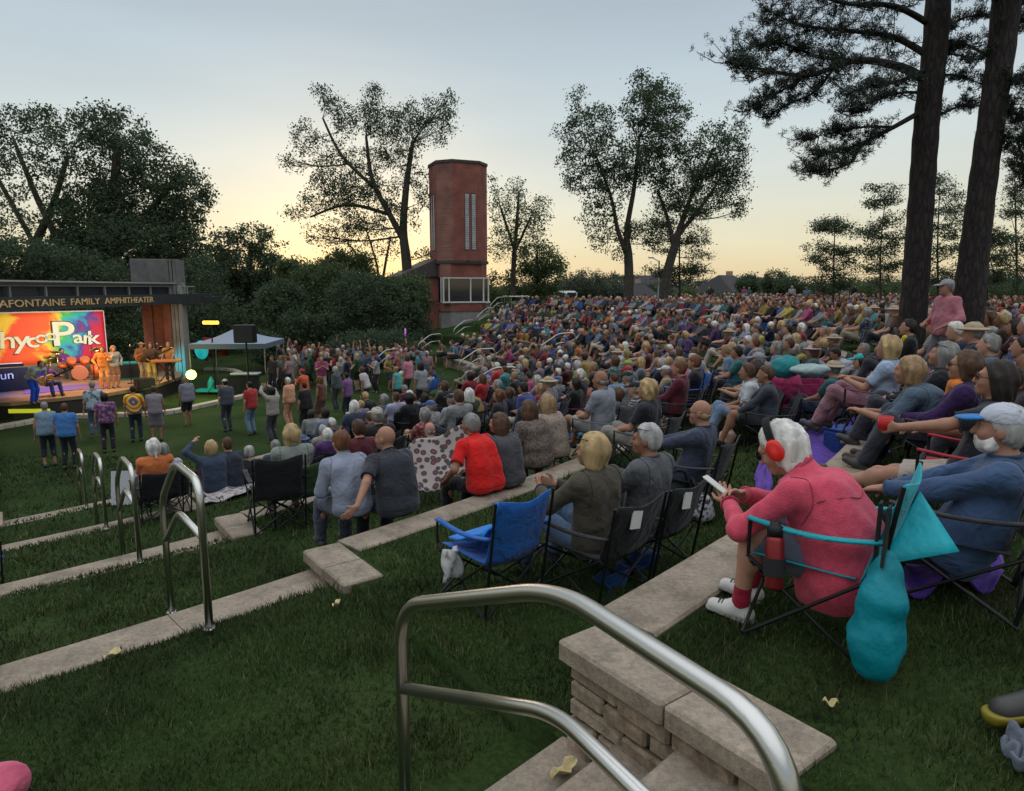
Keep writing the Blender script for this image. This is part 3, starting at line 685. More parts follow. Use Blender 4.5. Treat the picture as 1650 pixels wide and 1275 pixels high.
rug = MB(); rug.box((0, 0, .01), (2.6, 1.6, .02)); o = rug.build("stage_rug", mat("patterned_rug", (.25, .08, .28), .9, c2=(.10, .16, .40), scale=6)); o.location = (-16.6, 25.2, DZ + .003); o.rotation_euler = (0, 0, R(35)); tag(o, "purple patterned rug beneath the band", "rug")
# right-hand side: light bar, lamp, loudspeaker, tent, console
M_BAR = mat("light_bar_glow", (1, .7, .1), .5, emit=(1, .55, .06), es=2.2)
lp = atY(340, 520, 27.5)
t = thing("light_stand", "black lamp stand carrying a glowing yellow bar light", "stage light", (lp.x, lp.y, 0))
MB().tube([(0, 0, 0), (0, 0, lp.z)], .03, 8).build("pole", M_BLACKM, t); MB().box((0, -.03, lp.z), (.66, .07, .13), bev=.03).build("glowing_bar", M_BAR, t)
mb = MB()
for a in (0, 2.1, 4.2): mb.tube([(0, 0, .5), (.45 * math.cos(a), .45 * math.sin(a), .02)], .015, 6)
mb.build("tripod", M_BLACKM, t)
lp2 = atY(308, 604, 26.0)
t = thing("spot_lamp", "round yellow-green spot lamp glaring at the crowd from the deck edge", "stage light", lp2)
Mx = (Vector((0, 0, EYE)) - lp2).to_track_quat('Z', 'Y').to_matrix().to_4x4()
MB().lathe((0, 0, 0), [(.12, -.2), (.20, 0), (.20, .02), (.185, .02)], 16, 0, Mx).build("housing", M_BLACKM, t); MB().lathe((0, 0, 0), [(.18, .022), (.18, .03)], 16, 0, Mx).build("lens", mat("lamp_lens", (1, 1, .6), .5, emit=(.70, 1, .06), es=7), t)
MB().tube([(0, .03, -.1), (0, .03, -lp2.z + DZ)], .02, 6).build("bracket", M_BLACKM, t)
tp = atY(385, 560, 28.8); tp.z = 0
tent = thing("pop_up_tent", "grey pop-up tent over the mixing desk", "tent", tp, R(4))
ez = atY(385, 550, 28.8).z; pz = atY(385, 527, 28.8).z; hw = 1.5
mb = MB(); top = Vector((0, 0, pz)); cs = [Vector((-hw, -hw, ez)), Vector((hw, -hw, ez)), Vector((hw, hw, ez)), Vector((-hw, hw, ez))]
for i in range(4):
    a, b = cs[i], cs[(i + 1) % 4]
    mb.sheet(lambda p, q: (a + (b - a) * p) * (1 - q) + top * q + Vector((0, 0, -.10 * math.sin(math.pi * q))), 8, 6, .008)
mb.build("tent_roof", mat("tent_canvas", (.20, .245, .31), .8), tent)
mb = MB()
for i in range(4): a, b = cs[i], cs[(i + 1) % 4]; mb.sheet(lambda p, q: a + (b - a) * p + Vector((0, 0, -.2 * (1 - q) - .002)), 6, 2, .006)
mb.build("valance", mat("tent_canvas_blue", (.10, .13, .18), .8), tent)
for c in cs: MB().tube([(c.x * .98, c.y * .98, 0), (c.x * .98, c.y * .98, ez - .22)], .025, 6).build("leg", M_STEEL, tent)
sp_ = atY(395, 538, 26.5)
t = thing("line_speaker", "flat black loudspeaker on a mast in front of the grey tent", "speaker", (sp_.x, sp_.y, 0))
MB().box((0, 0, sp_.z), (.80, .35, .70), bev=.03).build("cabinet", M_BLACKM, t); MB().tube([(0, .05, 0), (0, .05, sp_.z - .34)], .035, 8).build("mast", M_BLACKM, t); MB().box((0, -.18, sp_.z), (.72, .02, .62)).build("grille", M_GRILLE, t)
dp = atY(396, 598, 27.2); dp.z = 0
t = thing("mixing_desk", "black draped table carrying a pale mixing console", "desk", dp, R(3))
MB().sheet(lambda a, b: ((a - .5) * 1.25, -.35 - .02 * math.sin(a * 20) * (1 - b), b * .8), 20, 3, .01).build("drape", M_BLK, t); MB().box((0, 0, .82), (1.3, .75, .04)).build("table_top", M_BLACKM, t); MB().box((0, 0, .88), (1.1, .5, .07), bev=.02).build("console", mat("console_grey", (.45, .45, .46), .5), t)
for u, lab in ((333, "left dark red jacket hanging beneath the grey tent"), (360, "right dark red jacket hanging beneath the grey tent")):
    p = atY(u, 557, 29.6); mb = MB(); mb.sheet(lambda a, b: ((a - .5) * (.30 + .14 * b * (1 - b) + .04 * (1 - b)), .05 * math.sin(a * 9), -.45 + .8 * b), 8, 6, .05)
    o = mb.build("hanging_jacket", mat("maroon_cloth", (.16, .015, .02), .9), smooth=True); o.location = p; tag(o, lab, "jacket", "jackets hung in the tent")
p = atY(325, 564, 29.0); mb = MB(); mb.lathe((0, 0, 0), [(.28, 0), (.30, .02), (.28, .04), (.16, .045)], 20, 0, Matrix.Scale(1.35, 4, Vector((0, 0, 1))) @ Matrix.Rotation(math.pi / 2, 4, 'X'))
o = mb.build("round_sign", mat("cyan_lit_sign", (.02, .45, .55), .5, emit=(0, .35, .42), es=.5)); o.location = p; tag(o, "glowing cyan oval sign at the tent's left side", "sign")
MB_ = MB(); MB_.box((0, 0, .15), (.9, .5, .1)); MB_.lathe((.1, 0, .2), [(.16, 0), (.14, .3), (.03, .5)], 10); o = MB_.build("cable_case", mat("cyan_case", (.02, .38, .40), .5)); o.location = atY(335, 594, 27.6).xy.to_3d(); tag(o, "turquoise cased cable trolley on the grass beside the pier", "case")
# edging of the oval lawn in front of the stage
M_EDGE = island_mat("edging_stone", [(.42, .36, .29), (.5, .43, .35)], .9, .3)
def edging(pts, lab):
    P = smooth_path([at(u, v, 0) for u, v in pts], 5); mb = MB()
    for i in range(len(P) - 1):
        a, b = P[i], P[i + 1]; c = (a + b) / 2; d = b - a
        mb.box((c.x, c.y, .05), (d.length * .985, .30, .16), math.atan2(d.y, d.x), bev=.015)
    o = mb.build("path_edging", M_EDGE); tag(o, kind="structure")
edging([(330, 597), (372, 598), (392, 608), (378, 622), (340, 628)], "")
edging([(445, 614), (425, 627), (395, 640), (330, 655), (262, 668), (170, 672), (90, 676), (20, 688), (-60, 702)], "")
# stage lamps (the photograph shows the stage lit by them)
def spot(loc, to, col, e, ang=50, blend=.6, sz=.15):
    l = bpy.data.lights.new("stage_spot", "SPOT"); l.energy = e; l.color = col; l.spot_size = R(ang); l.spot_blend = blend; l.shadow_soft_size = sz
    o = bpy.data.objects.new("stage_spot", l); COL.objects.link(o); o.location = loc; o.rotation_euler = (Vector(to) - Vector(loc)).to_track_quat('-Z', 'Y').to_euler()
spot((-15.0, 23.5, 3.5), (-20, 27.5, 2.1), (1, .85, .75), 1150, 75)
spot((-15.0, 26.5, 3.5), (-18.3, 29, 2.1), (1, .85, .8), 600, 75)
spot((-14.6, 22.0, 3.5), (-14.6, 26.5, 1.2), (1, .55, .18), 600, 70)
spot((-15.2, 29.5, 3.5), (-15.2, 26.3, 1.0), (1, .62, .25), 420, 80)
spot((-16.5, 21.8, 3.5), (-17.2, 24.0, 1.0), (.08, .2, 1), 800, 45)
spot((-14.6, 30.0, 1.0), (-14.75, 31.2, .9), (.05, .9, 1), 45, 110)
l_ = bpy.data.lights.new('lamp_glow', 'POINT'); l_.energy = 45; l_.color = (.7, 1, .1); l_.shadow_soft_size = .2; o_ = bpy.data.objects.new('lamp_glow', l_); COL.objects.link(o_); o_.location = lp2 + Vector((.35, -.5, .1))
spot((-16.2, 24.2, 3.5), (-15.6, 24.6, .6), (1, .55, .2), 500, 100)
spot((-15.6, 26.3, 3.5), (-15.6, 28.0, .9), (.1, .9, 1), 120, 45)

# ------------------------------------------------------------------ vehicles and houses beyond the hill
M_CARW = mat("silver_paint", (.42, .43, .44), .3, .3); M_TYRE = mat("tyre", (.015, .015, .015), .9)
def wheel(par, x, y, r):
    mb = MB(); mb.lathe((0, 0, 0), [(r * .7, -.09), (r, -.08), (r, .08), (r * .7, .09)], 16, 0, Matrix.Rotation(math.pi / 2, 4, 'X')); o = mb.build("wheel", M_TYRE, par, True); o.location = (x, y, r)
    mb = MB(); mb.lathe((0, 0, 0), [(r * .55, -.095), (r * .55, .095)], 12, 0, Matrix.Rotation(math.pi / 2, 4, 'X')); mb.build("rim", M_STEEL, o)
cp = atY(829, 505, 50); cp.z = float(gz(cp.x, cp.y))
cart = thing("shuttle_cart", "white roofed shuttle cart parked at the top of the slope beside the tower", "cart", cp, R(5))
hz_ = atY(829, 478, 50).z - cp.z
MB().box((0, 0, hz_), (2.1, 1.5, .1), bev=.04).build("roof", M_WHITE, cart)
MB().box((0, 0, .45), (2.0, 1.3, .35), bev=.06).build("body", M_WHITE, cart); MB().box((-.35, 0, .8), (.5, 1.2, .4), bev=.05).build("seat", mat("cart_seat", (.05, .05, .06), .8), cart); MB().box((.45, 0, .8), (.5, 1.2, .4), bev=.05).build("seat", MATS["cart_seat"], cart)
for x in (-.95, -.3, .95):
    for y in (-.65, .65): MB().tube([(x, y, .5), (x, y, hz_ - .04)], .035, 6).build("roof_post", M_WHITE, cart)
for x in (-.7, .7):
    for y in (-.6, .6): wheel(cart, x, y, .25)
cp = atY(908, 503, 56); cp.z = float(gz(cp.x, cp.y))
suv = thing("parked_car", "silver off-road car parked behind the crowd on the hilltop", "car", cp, R(12))
MB().box((0, 0, .85), (2.5, 1.7, .7), bev=.15).build("body", M_CARW, suv); MB().box((0.1, 0, 1.5), (1.8, 1.5, .65), bev=.2).build("cabin", M_CARW, suv)
MB().box((-.45, -.76, 1.5), (.62, .03, .38)).build("window", M_GLASS, suv); MB().box((.45, -.76, 1.5), (.75, .03, .38)).build("window", M_GLASS, suv)
for x in (-.8, .8):
    for y in (-.75, .75): wheel(suv, x, y, .38)
M_HROOF = mat("house_shingle", (.05, .048, .05), .9, c2=(.035, .033, .035)); M_HWALL = mat("house_siding", (.34, .30, .27), .8, c2=(.28, .25, .22))
M_HWALL2 = mat("house_siding_pink", (.36, .24, .19), .8)
def house(u, v, Y, wd, hgt, lab, wm=None, rz=0):
    p = atY(u, v, Y); p.z -= .5; t = thing("house", lab, "house", p, rz, "houses beyond the hill")
    MB().box((0, 0, hgt / 2 - 1), (wd, 7, hgt + 2)).build("wall", wm or M_HWALL, t)
    h = wd / 2 + .4; mb = MB(); mb.add([(-h, -3.9, hgt), (h, -3.9, hgt), (h, 3.9, hgt), (-h, 3.9, hgt), (-h * .5, 0, hgt + 2.6), (h * .5, 0, hgt + 2.6)], [(3, 2, 1, 0), (0, 1, 5, 4), (2, 3, 4, 5), (1, 2, 5), (3, 0, 4)]); rf = mb.build("roof", M_HROOF, t)
    MB().box((wd * .22, .5, hgt + 2.2), (.7, .7, 2)).build("chimney", M_HWALL2, rf)
    for x in (-.3, .1, .35): MB().box((wd * x, -3.51, hgt * .55), (1.1, .06, 1.3)).build("window", M_GLASS, t)
house(1000, 496, 105, 12, 1.6, "long grey-roofed house beyond the twin trees' left trunk")
house(1042, 488, 120, 8, 2.6, "small house with pale siding between the twin tree trunks", M_HWALL2, .5)
house(1168, 492, 100, 7, 2.2, "brown-gabled house just right of the thin larch", M_HWALL2, .7)
house(1212, 492, 118, 9, 2.6, "dim house under the dark round trees on the horizon", M_HWALL, -.4)
p = atY(1028, 470, 75); t = thing("utility_pole", "thin utility pole with a hooded lamp between the twin trees", "pole", (p.x + 2.2, p.y, 0))
MB().tube([(0, 0, 2), (0, 0, 7.2)], .09, 8).build("mast", M_CONC, t); MB().tube([(0, 0, 7.1), (-.7, 0, 7.5)], .05, 6).build("arm", M_CONC, t); MB().box((-.9, 0, 7.52), (.6, .25, .14), bev=.04).build("lamp_head", M_CONC, t)
for i, dz in enumerate((0, .9)):
    a, b = atY(640, 443 - 4 * i, 160), atY(1900, 414 - 6 * i, 120)
    o = MB().tube([a + (b - a) * q - Vector((0, 0, 3.0 * math.sin(math.pi * q))) for q in [k / 16 for k in range(17)]], .035, 4).build("power_line", M_BLACKM); tag(o, ["lower power line strung across the sunset sky", "upper power line strung across the sunset sky"][i], "cable", "power lines over the far trees")
# ------------------------------------------------------------------ trees
LEAFM = {
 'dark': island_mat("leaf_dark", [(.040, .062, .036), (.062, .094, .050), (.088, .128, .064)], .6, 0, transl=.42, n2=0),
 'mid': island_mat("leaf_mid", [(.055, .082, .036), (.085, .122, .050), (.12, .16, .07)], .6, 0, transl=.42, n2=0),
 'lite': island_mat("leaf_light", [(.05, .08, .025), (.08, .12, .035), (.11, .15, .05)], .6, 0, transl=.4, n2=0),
 'haz': island_mat("leaf_far", [(.045, .06, .042), (.06, .078, .052), (.075, .095, .06)], .8, 0, transl=.2, n2=0),
 'needle': island_mat("pine_needle", [(.02, .028, .022), (.03, .042, .03), (.045, .06, .042)], .6, 0, transl=.1, n2=0),
}
def bark_mat(name, c1, c2):
    m, nt, b = nodes(name); tc = N(nt, "ShaderNodeTexCoord"); mp = N(nt, "ShaderNodeMapping"); mp.inputs["Scale"].default_value = (9, 9, 2.2)
    nt.links.new(tc.outputs["Object"], mp.inputs[0]); v = N(nt, "ShaderNodeTexVoronoi", feature='DISTANCE_TO_EDGE'); v.inputs["Scale"].default_value = 1.5
    n = N(nt, "ShaderNodeTexNoise"); n.inputs["Scale"].default_value = 2; n.inputs["Detail"].default_value = 8; nt.links.new(mp.outputs[0], n.inputs["Vector"])
    mv = N(nt, "ShaderNodeVectorMath", operation='ADD'); nt.links.new(mp.outputs[0], mv.inputs[0]); nt.links.new(n.outputs["Color"], mv.inputs[1]); nt.links.new(mv.outputs[0], v.inputs["Vector"])
    nt.links.new(ramp(nt, v.outputs["Distance"], [(.0, c1), (.25, c2)]), b.inputs["Base Color"]); b.inputs["Roughness"].default_value = .95
    bump(nt, b, v.outputs["Distance"], .9, .05); return m
M_BARK = bark_mat("grey_bark", (.03, .025, .02), (.085, .07, .055)); M_PBARK = bark_mat("pine_bark", (.010, .007, .007), (.036, .027, .025))
def leaves_geo(C, n, sig, size, asp=.55):
    """n leaves scattered round each clump centre; each leaf a folded diamond"""
    m = len(C) * n; c = np.repeat(C, n, 0) + rng.normal(0, 1, (m, 3)) * np.asarray(sig)
    a = rng.normal(0, 1, (m, 3)); a /= np.linalg.norm(a, axis=1)[:, None]
    b = np.cross(a, rng.normal(0, 1, (m, 3))); b /= np.linalg.norm(b, axis=1)[:, None] + 1e-9
    s = size * rng.uniform(.6, 1.35, (m, 1))
    V = np.stack([c - a * s * .5, c + b * s * asp * .5, c + a * s * .5, c - b * s * asp * .5], 1).reshape(-1, 3)
    return V, np.arange(m * 4).reshape(-1, 4)
def tree(name, label, Yd, trunk, blobs, lm, leaf_px, nleaf=16, clump=1.0, group=None, cat="tree", twig=.35, bark=None, depthf=1.0, base=None, asp=.6, flat=.8):
    """trunk: list of stems, each a list of (u, v, width px); blobs: (u, v, ru, rv, clumps, dy)"""
    px = Yd / F
    S = [[atY(u, v, Yd + (q[0] if q else 0)) for u, v, w_, *q in st] for st in trunk]; Wd = [[q[2] * px / 2 for q in st] for st in trunk]
    b0 = S[0][0].copy() if S else atY(blobs[0][0], blobs[0][1], Yd)
    if base is not None: b0.z = base
    root = thing(name, label, cat, b0, 0, group)
    mb = MB(); allp = []
    for P, w_ in zip(S, Wd):
        Q = smooth_path(P, 4); rad = np.interp(np.linspace(0, 1, len(Q)), np.linspace(0, 1, len(w_)), w_)
        mb.tube([p - b0 for p in Q], rad, 7); allp += [(p, r_) for p, r_ in zip(Q, rad)]
    CC = []
    for u, v, ru, rv, nc, *dy in blobs:
        c = atY(u, v, Yd + (dy[0] if dy else random.uniform(-.5, .5) * ru * px * 1.2)); sx, sz = ru * px, rv * px; sy = (sx + sz) / 2 * depthf
        d = rng.normal(0, 1, (nc, 3)); d /= np.linalg.norm(d, axis=1)[:, None]; d *= rng.uniform(.25, 1.0, (nc, 1)) ** .45
        pts = np.array(c)[None] + d * np.array([sx, sy, sz]); CC.append(pts)
        if S:
            cand = [(p, r_) for p, r_ in allp if p.z < c.z + sz * .2] or allp
            p, r_ = min(cand, key=lambda q: (q[0] - c).length)
            mid = (p + c) / 2 + Vector((random.uniform(-.2, .2), random.uniform(-.2, .2), -.12)) * (c - p).length * .5
            br = smooth_path([p, mid, c], 4); r0 = max(.02, min(r_ * .6, .012 * (c - p).length + .35 * px)); mb.tube([q - b0 for q in br], np.linspace(r0, r0 * .35, len(br)), 5, cap=False)
            for q in pts[: int(nc * twig)]:
                st = br[random.randint(len(br) // 2, len(br) - 1)]; q = Vector(q); mb.tube([st - b0, (st + q) / 2 - b0 + Vector((0, 0, -.05 * (q - st).length)), q - b0], [r0 * .3, r0 * .22, r0 * .1], 4, cap=False)
    if mb.v: mb.build("trunk", bark or M_BARK, root, True)
    CC = np.concatenate(CC); airy = S and twig >= .5
    
    V, Fq = leaves_geo(CC - np.array(b0), int(nleaf * (1.75 if airy else 1.5)), np.array([1, 1, flat]) * clump * leaf_px * px * (1.2 if airy else 1.35), leaf_px * px * 1.0, asp)
    mesh_obj("crown", V, Fq, LEAFM[lm], root)
    return root
# behind the stage, left
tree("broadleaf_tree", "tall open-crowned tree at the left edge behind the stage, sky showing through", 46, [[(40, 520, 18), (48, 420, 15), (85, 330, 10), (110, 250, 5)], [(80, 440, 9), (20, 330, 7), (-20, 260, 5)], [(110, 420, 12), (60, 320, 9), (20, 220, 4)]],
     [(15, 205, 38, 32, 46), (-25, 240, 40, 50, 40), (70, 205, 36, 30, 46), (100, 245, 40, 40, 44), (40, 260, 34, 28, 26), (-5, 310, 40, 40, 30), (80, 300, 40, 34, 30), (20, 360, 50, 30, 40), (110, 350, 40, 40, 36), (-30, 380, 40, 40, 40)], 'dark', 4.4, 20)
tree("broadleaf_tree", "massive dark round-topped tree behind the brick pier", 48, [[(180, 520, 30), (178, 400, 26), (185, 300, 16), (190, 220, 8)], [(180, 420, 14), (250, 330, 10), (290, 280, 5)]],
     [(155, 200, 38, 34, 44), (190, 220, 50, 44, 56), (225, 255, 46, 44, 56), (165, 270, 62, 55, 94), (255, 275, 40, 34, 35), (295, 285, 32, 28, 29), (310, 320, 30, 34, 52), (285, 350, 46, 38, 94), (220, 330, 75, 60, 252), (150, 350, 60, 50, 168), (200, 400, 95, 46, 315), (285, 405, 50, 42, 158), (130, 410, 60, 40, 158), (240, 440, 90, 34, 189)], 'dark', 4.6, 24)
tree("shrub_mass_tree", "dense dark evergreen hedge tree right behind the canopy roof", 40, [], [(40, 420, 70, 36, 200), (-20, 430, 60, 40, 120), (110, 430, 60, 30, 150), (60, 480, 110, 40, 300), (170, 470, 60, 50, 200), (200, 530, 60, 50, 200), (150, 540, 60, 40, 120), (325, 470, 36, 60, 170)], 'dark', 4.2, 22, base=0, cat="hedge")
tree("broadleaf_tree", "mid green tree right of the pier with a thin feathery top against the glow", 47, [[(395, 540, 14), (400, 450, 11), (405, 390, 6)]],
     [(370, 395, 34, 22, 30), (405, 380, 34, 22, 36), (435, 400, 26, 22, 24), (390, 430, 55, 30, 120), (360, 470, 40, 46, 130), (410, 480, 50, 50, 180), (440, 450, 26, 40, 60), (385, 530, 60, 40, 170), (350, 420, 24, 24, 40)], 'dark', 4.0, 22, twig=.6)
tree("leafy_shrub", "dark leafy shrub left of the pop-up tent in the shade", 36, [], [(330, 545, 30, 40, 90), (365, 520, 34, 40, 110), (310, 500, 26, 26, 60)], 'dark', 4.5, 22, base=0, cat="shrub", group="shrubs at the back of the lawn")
# shrub belt between the tent and the tower
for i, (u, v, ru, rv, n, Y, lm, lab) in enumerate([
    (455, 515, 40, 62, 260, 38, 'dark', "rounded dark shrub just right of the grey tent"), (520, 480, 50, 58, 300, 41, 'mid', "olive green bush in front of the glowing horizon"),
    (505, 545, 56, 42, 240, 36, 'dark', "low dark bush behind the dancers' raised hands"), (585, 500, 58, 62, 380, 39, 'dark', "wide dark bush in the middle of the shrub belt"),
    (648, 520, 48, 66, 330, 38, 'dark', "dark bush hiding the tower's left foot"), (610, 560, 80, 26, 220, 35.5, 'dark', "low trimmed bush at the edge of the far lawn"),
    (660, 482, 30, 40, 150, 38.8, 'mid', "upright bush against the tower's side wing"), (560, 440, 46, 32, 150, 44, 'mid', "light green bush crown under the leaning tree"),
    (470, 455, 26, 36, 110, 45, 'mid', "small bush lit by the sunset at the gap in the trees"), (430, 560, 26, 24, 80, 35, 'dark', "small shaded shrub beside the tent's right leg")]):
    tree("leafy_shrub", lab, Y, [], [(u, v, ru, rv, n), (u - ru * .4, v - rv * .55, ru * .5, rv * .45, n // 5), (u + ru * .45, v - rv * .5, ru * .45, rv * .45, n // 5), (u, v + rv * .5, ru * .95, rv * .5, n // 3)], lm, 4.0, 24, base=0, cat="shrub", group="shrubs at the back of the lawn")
for u, lab in ((432, "woman in mint green half hidden on the path through the shrubs"),): pass
# tree left of the tower
tree("broadleaf_tree", "tall irregular airy tree with drooping limbs left of the brick tower", 44, [[(660, 490, 17), (655, 420, 16), (650, 370, 13), (655, 300, 10), (665, 230, 6)], [(652, 390, 11), (625, 340, 9), (600, 290, 7), (590, 220, 4)], [(600, 300, 6), (550, 250, 5), (520, 190, 3)], [(625, 345, 6), (560, 330, 5), (500, 350, 3)]],
     [(520, 155, 16, 16, 20), (540, 175, 20, 18, 26), (560, 200, 22, 20, 28), (602, 155, 13, 18, 20), (590, 190, 22, 22, 34), (620, 200, 34, 28, 60), (660, 190, 32, 24, 50), (700, 180, 26, 22, 32), (722, 160, 14, 10, 12), (690, 215, 34, 26, 44), (640, 240, 40, 30, 70), (725, 200, 12, 22, 14), (490, 220, 26, 26, 26), (475, 260, 20, 30, 18), (515, 250, 28, 30, 36), (555, 250, 26, 24, 26), (600, 260, 30, 26, 40), (520, 290, 30, 20, 28), (570, 300, 50, 24, 90), (545, 320, 40, 20, 60), (610, 320, 34, 26, 60), (665, 290, 30, 26, 36), (690, 320, 16, 14, 16), (500, 330, 34, 16, 26), (475, 345, 18, 10, 12), (560, 360, 44, 20, 44), (520, 380, 34, 22, 22), (600, 360, 26, 22, 30), (655, 350, 22, 24, 26), (690, 410, 24, 12, 18)], 'dark', 3.3, 15, clump=1.25, twig=.8)
tree("young_tree", "small many-stemmed young tree in the glow behind the bushes", 50, [[(610, 470, 5), (608, 430, 4), (590, 370, 2)], [(614, 470, 5), (622, 420, 4), (630, 380, 2)], [(606, 470, 4), (580, 420, 3), (560, 390, 2)]],
     [(590, 370, 36, 22, 30), (625, 390, 24, 24, 24), (560, 395, 30, 22, 24), (600, 410, 40, 18, 26), (540, 420, 30, 16, 20)], 'mid', 3.2, 10, clump=1.3, twig=.9)
tree("broadleaf_tree", "slender airy tree standing right of the brick tower", 50, [[(826, 485, 9), (828, 420, 8), (832, 370, 6), (836, 310, 3)], [(828, 410, 5), (855, 350, 3)], [(828, 400, 5), (805, 330, 3)]],
     [(832, 305, 18, 16, 20), (805, 325, 22, 22, 26), (845, 340, 30, 24, 40), (870, 350, 18, 22, 22), (815, 360, 26, 24, 36), (850, 375, 28, 20, 34), (800, 395, 18, 26, 20), (830, 400, 26, 22, 30), (872, 330, 12, 14, 10), (795, 300, 10, 16, 8)], 'mid', 3.2, 13, clump=1.25, twig=.8)
tree("leafy_shrub", "rounded bushy tree right of the slender tree by the tower", 52, [[(865, 495, 9), (865, 440, 7), (865, 410, 4)]], [(865, 420, 36, 30, 110), (845, 455, 40, 32, 130), (885, 445, 28, 30, 80), (870, 480, 40, 16, 60), (905, 430, 10, 8, 8)], 'mid', 3.6, 20, cat="tree")
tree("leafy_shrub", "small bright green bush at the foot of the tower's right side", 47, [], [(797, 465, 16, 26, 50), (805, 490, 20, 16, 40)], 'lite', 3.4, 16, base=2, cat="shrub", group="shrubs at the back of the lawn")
# the twin trees
TW = [[(1012, 500, 17), (1013, 440, 15), (1012, 410, 14), (1010, 370, 9), (1022, 300, 7), (1030, 220, 4)], [(1012, 415, 10), (995, 370, 7), (985, 320, 5), (960, 250, 3)]]
tree("broadleaf_tree", "taller left one of the twin trees standing in the crowd on the hill", 40, TW,
     [(930, 160, 14, 18, 11), (945, 185, 24, 24, 26), (970, 200, 26, 30, 32), (915, 215, 20, 28, 22), (945, 240, 34, 30, 53), (975, 255, 28, 32, 46), (910, 265, 16, 22, 13), (955, 290, 34, 26, 46), (925, 300, 14, 16, 11), (985, 310, 30, 34, 46), (960, 345, 28, 24, 30), (965, 385, 22, 22, 17), (1000, 370, 20, 24, 20), (1045, 135, 26, 22, 32), (1060, 160, 34, 28, 53), (1035, 180, 34, 30, 53), (1075, 190, 34, 26, 44), (1100, 175, 14, 10, 8), (1040, 225, 42, 34, 79), (1070, 230, 34, 30, 53), (1020, 265, 36, 30, 59), (1050, 275, 34, 24, 46), (1000, 280, 20, 20, 20), (1040, 370, 26, 26, 33), (1055, 390, 14, 14, 9), (1000, 405, 14, 12, 8), (1095, 210, 12, 10, 7)], 'dark', 3.6, 18, clump=1.15, twig=.5)
tree("broadleaf_tree", "shorter right one of the twin trees, forked low above the crowd", 40, [[(1066, 500, 16), (1075, 440, 15), (1086, 400, 14), (1098, 360, 9), (1120, 300, 6), (1150, 240, 3)], [(1086, 400, 9), (1075, 350, 6), (1060, 310, 4)], [(1092, 380, 8), (1140, 320, 5), (1170, 270, 3)]],
     [(1110, 240, 24, 22, 26), (1150, 215, 22, 18, 20), (1180, 215, 26, 18, 20), (1195, 235, 14, 16, 9), (1130, 260, 34, 28, 53), (1175, 255, 32, 28, 46), (1100, 290, 34, 28, 53), (1150, 295, 42, 28, 73), (1190, 295, 20, 26, 22), (1080, 315, 28, 24, 33), (1120, 325, 40, 24, 53), (1180, 330, 26, 16, 17), (1190, 340, 12, 10, 7), (1060, 290, 20, 20, 17), (1160, 275, 30, 20, 33)], 'dark', 3.6, 18, clump=1.15, twig=.5)
def larch(u, vb, vt, hw_, Y, lab, seed, n=13, lm='dark'):
    r_ = random.Random(seed); bl = []; stems = [[(u, vb, 4), (u + r_.uniform(-3, 4), (vb + vt) / 2, 2.6), (u + r_.uniform(-7, 7), vt + 4, 1)]]
    for i in range(n):
        f = i / (n - 1); v = vt + (vb - 45 - vt) * f + r_.uniform(-9, 9); ww = hw_ * (.28 + .72 * math.sin(math.pi * min(1, f * .75 + .12)))
        for sd in (-1, 1): w2 = ww * r_.uniform(.45, 1.05); bl.append((u + sd * w2 * .5, v + r_.uniform(-9, 9), w2 * .55, r_.uniform(5, 11), int(6 + w2 * .42)))
    tree("larch_tree", lab, Y, stems, bl, lm, 2.9, 12, clump=1.5, twig=.5, flat=.55, group="feathery larches on the hilltop")
larch(1096, 500, 330, 66, 42, "feathery layered larch leaning beside the right twin tree's trunk", 3, 11)
larch(1342, 510, 356, 48, 34, "free-standing feathery larch left of the pines", 5)
larch(1420, 500, 318, 52, 33, "feathery larch partly behind the left pine trunk", 8)
larch(1512, 500, 292, 62, 33, "tallest feathery larch between the two pine trunks", 13, 13)
larch(1592, 505, 372, 52, 34, "feathery larch right of the right pine trunk", 21)
larch(1640, 505, 250, 40, 36, "larch at the frame's right edge behind the pines", 31)

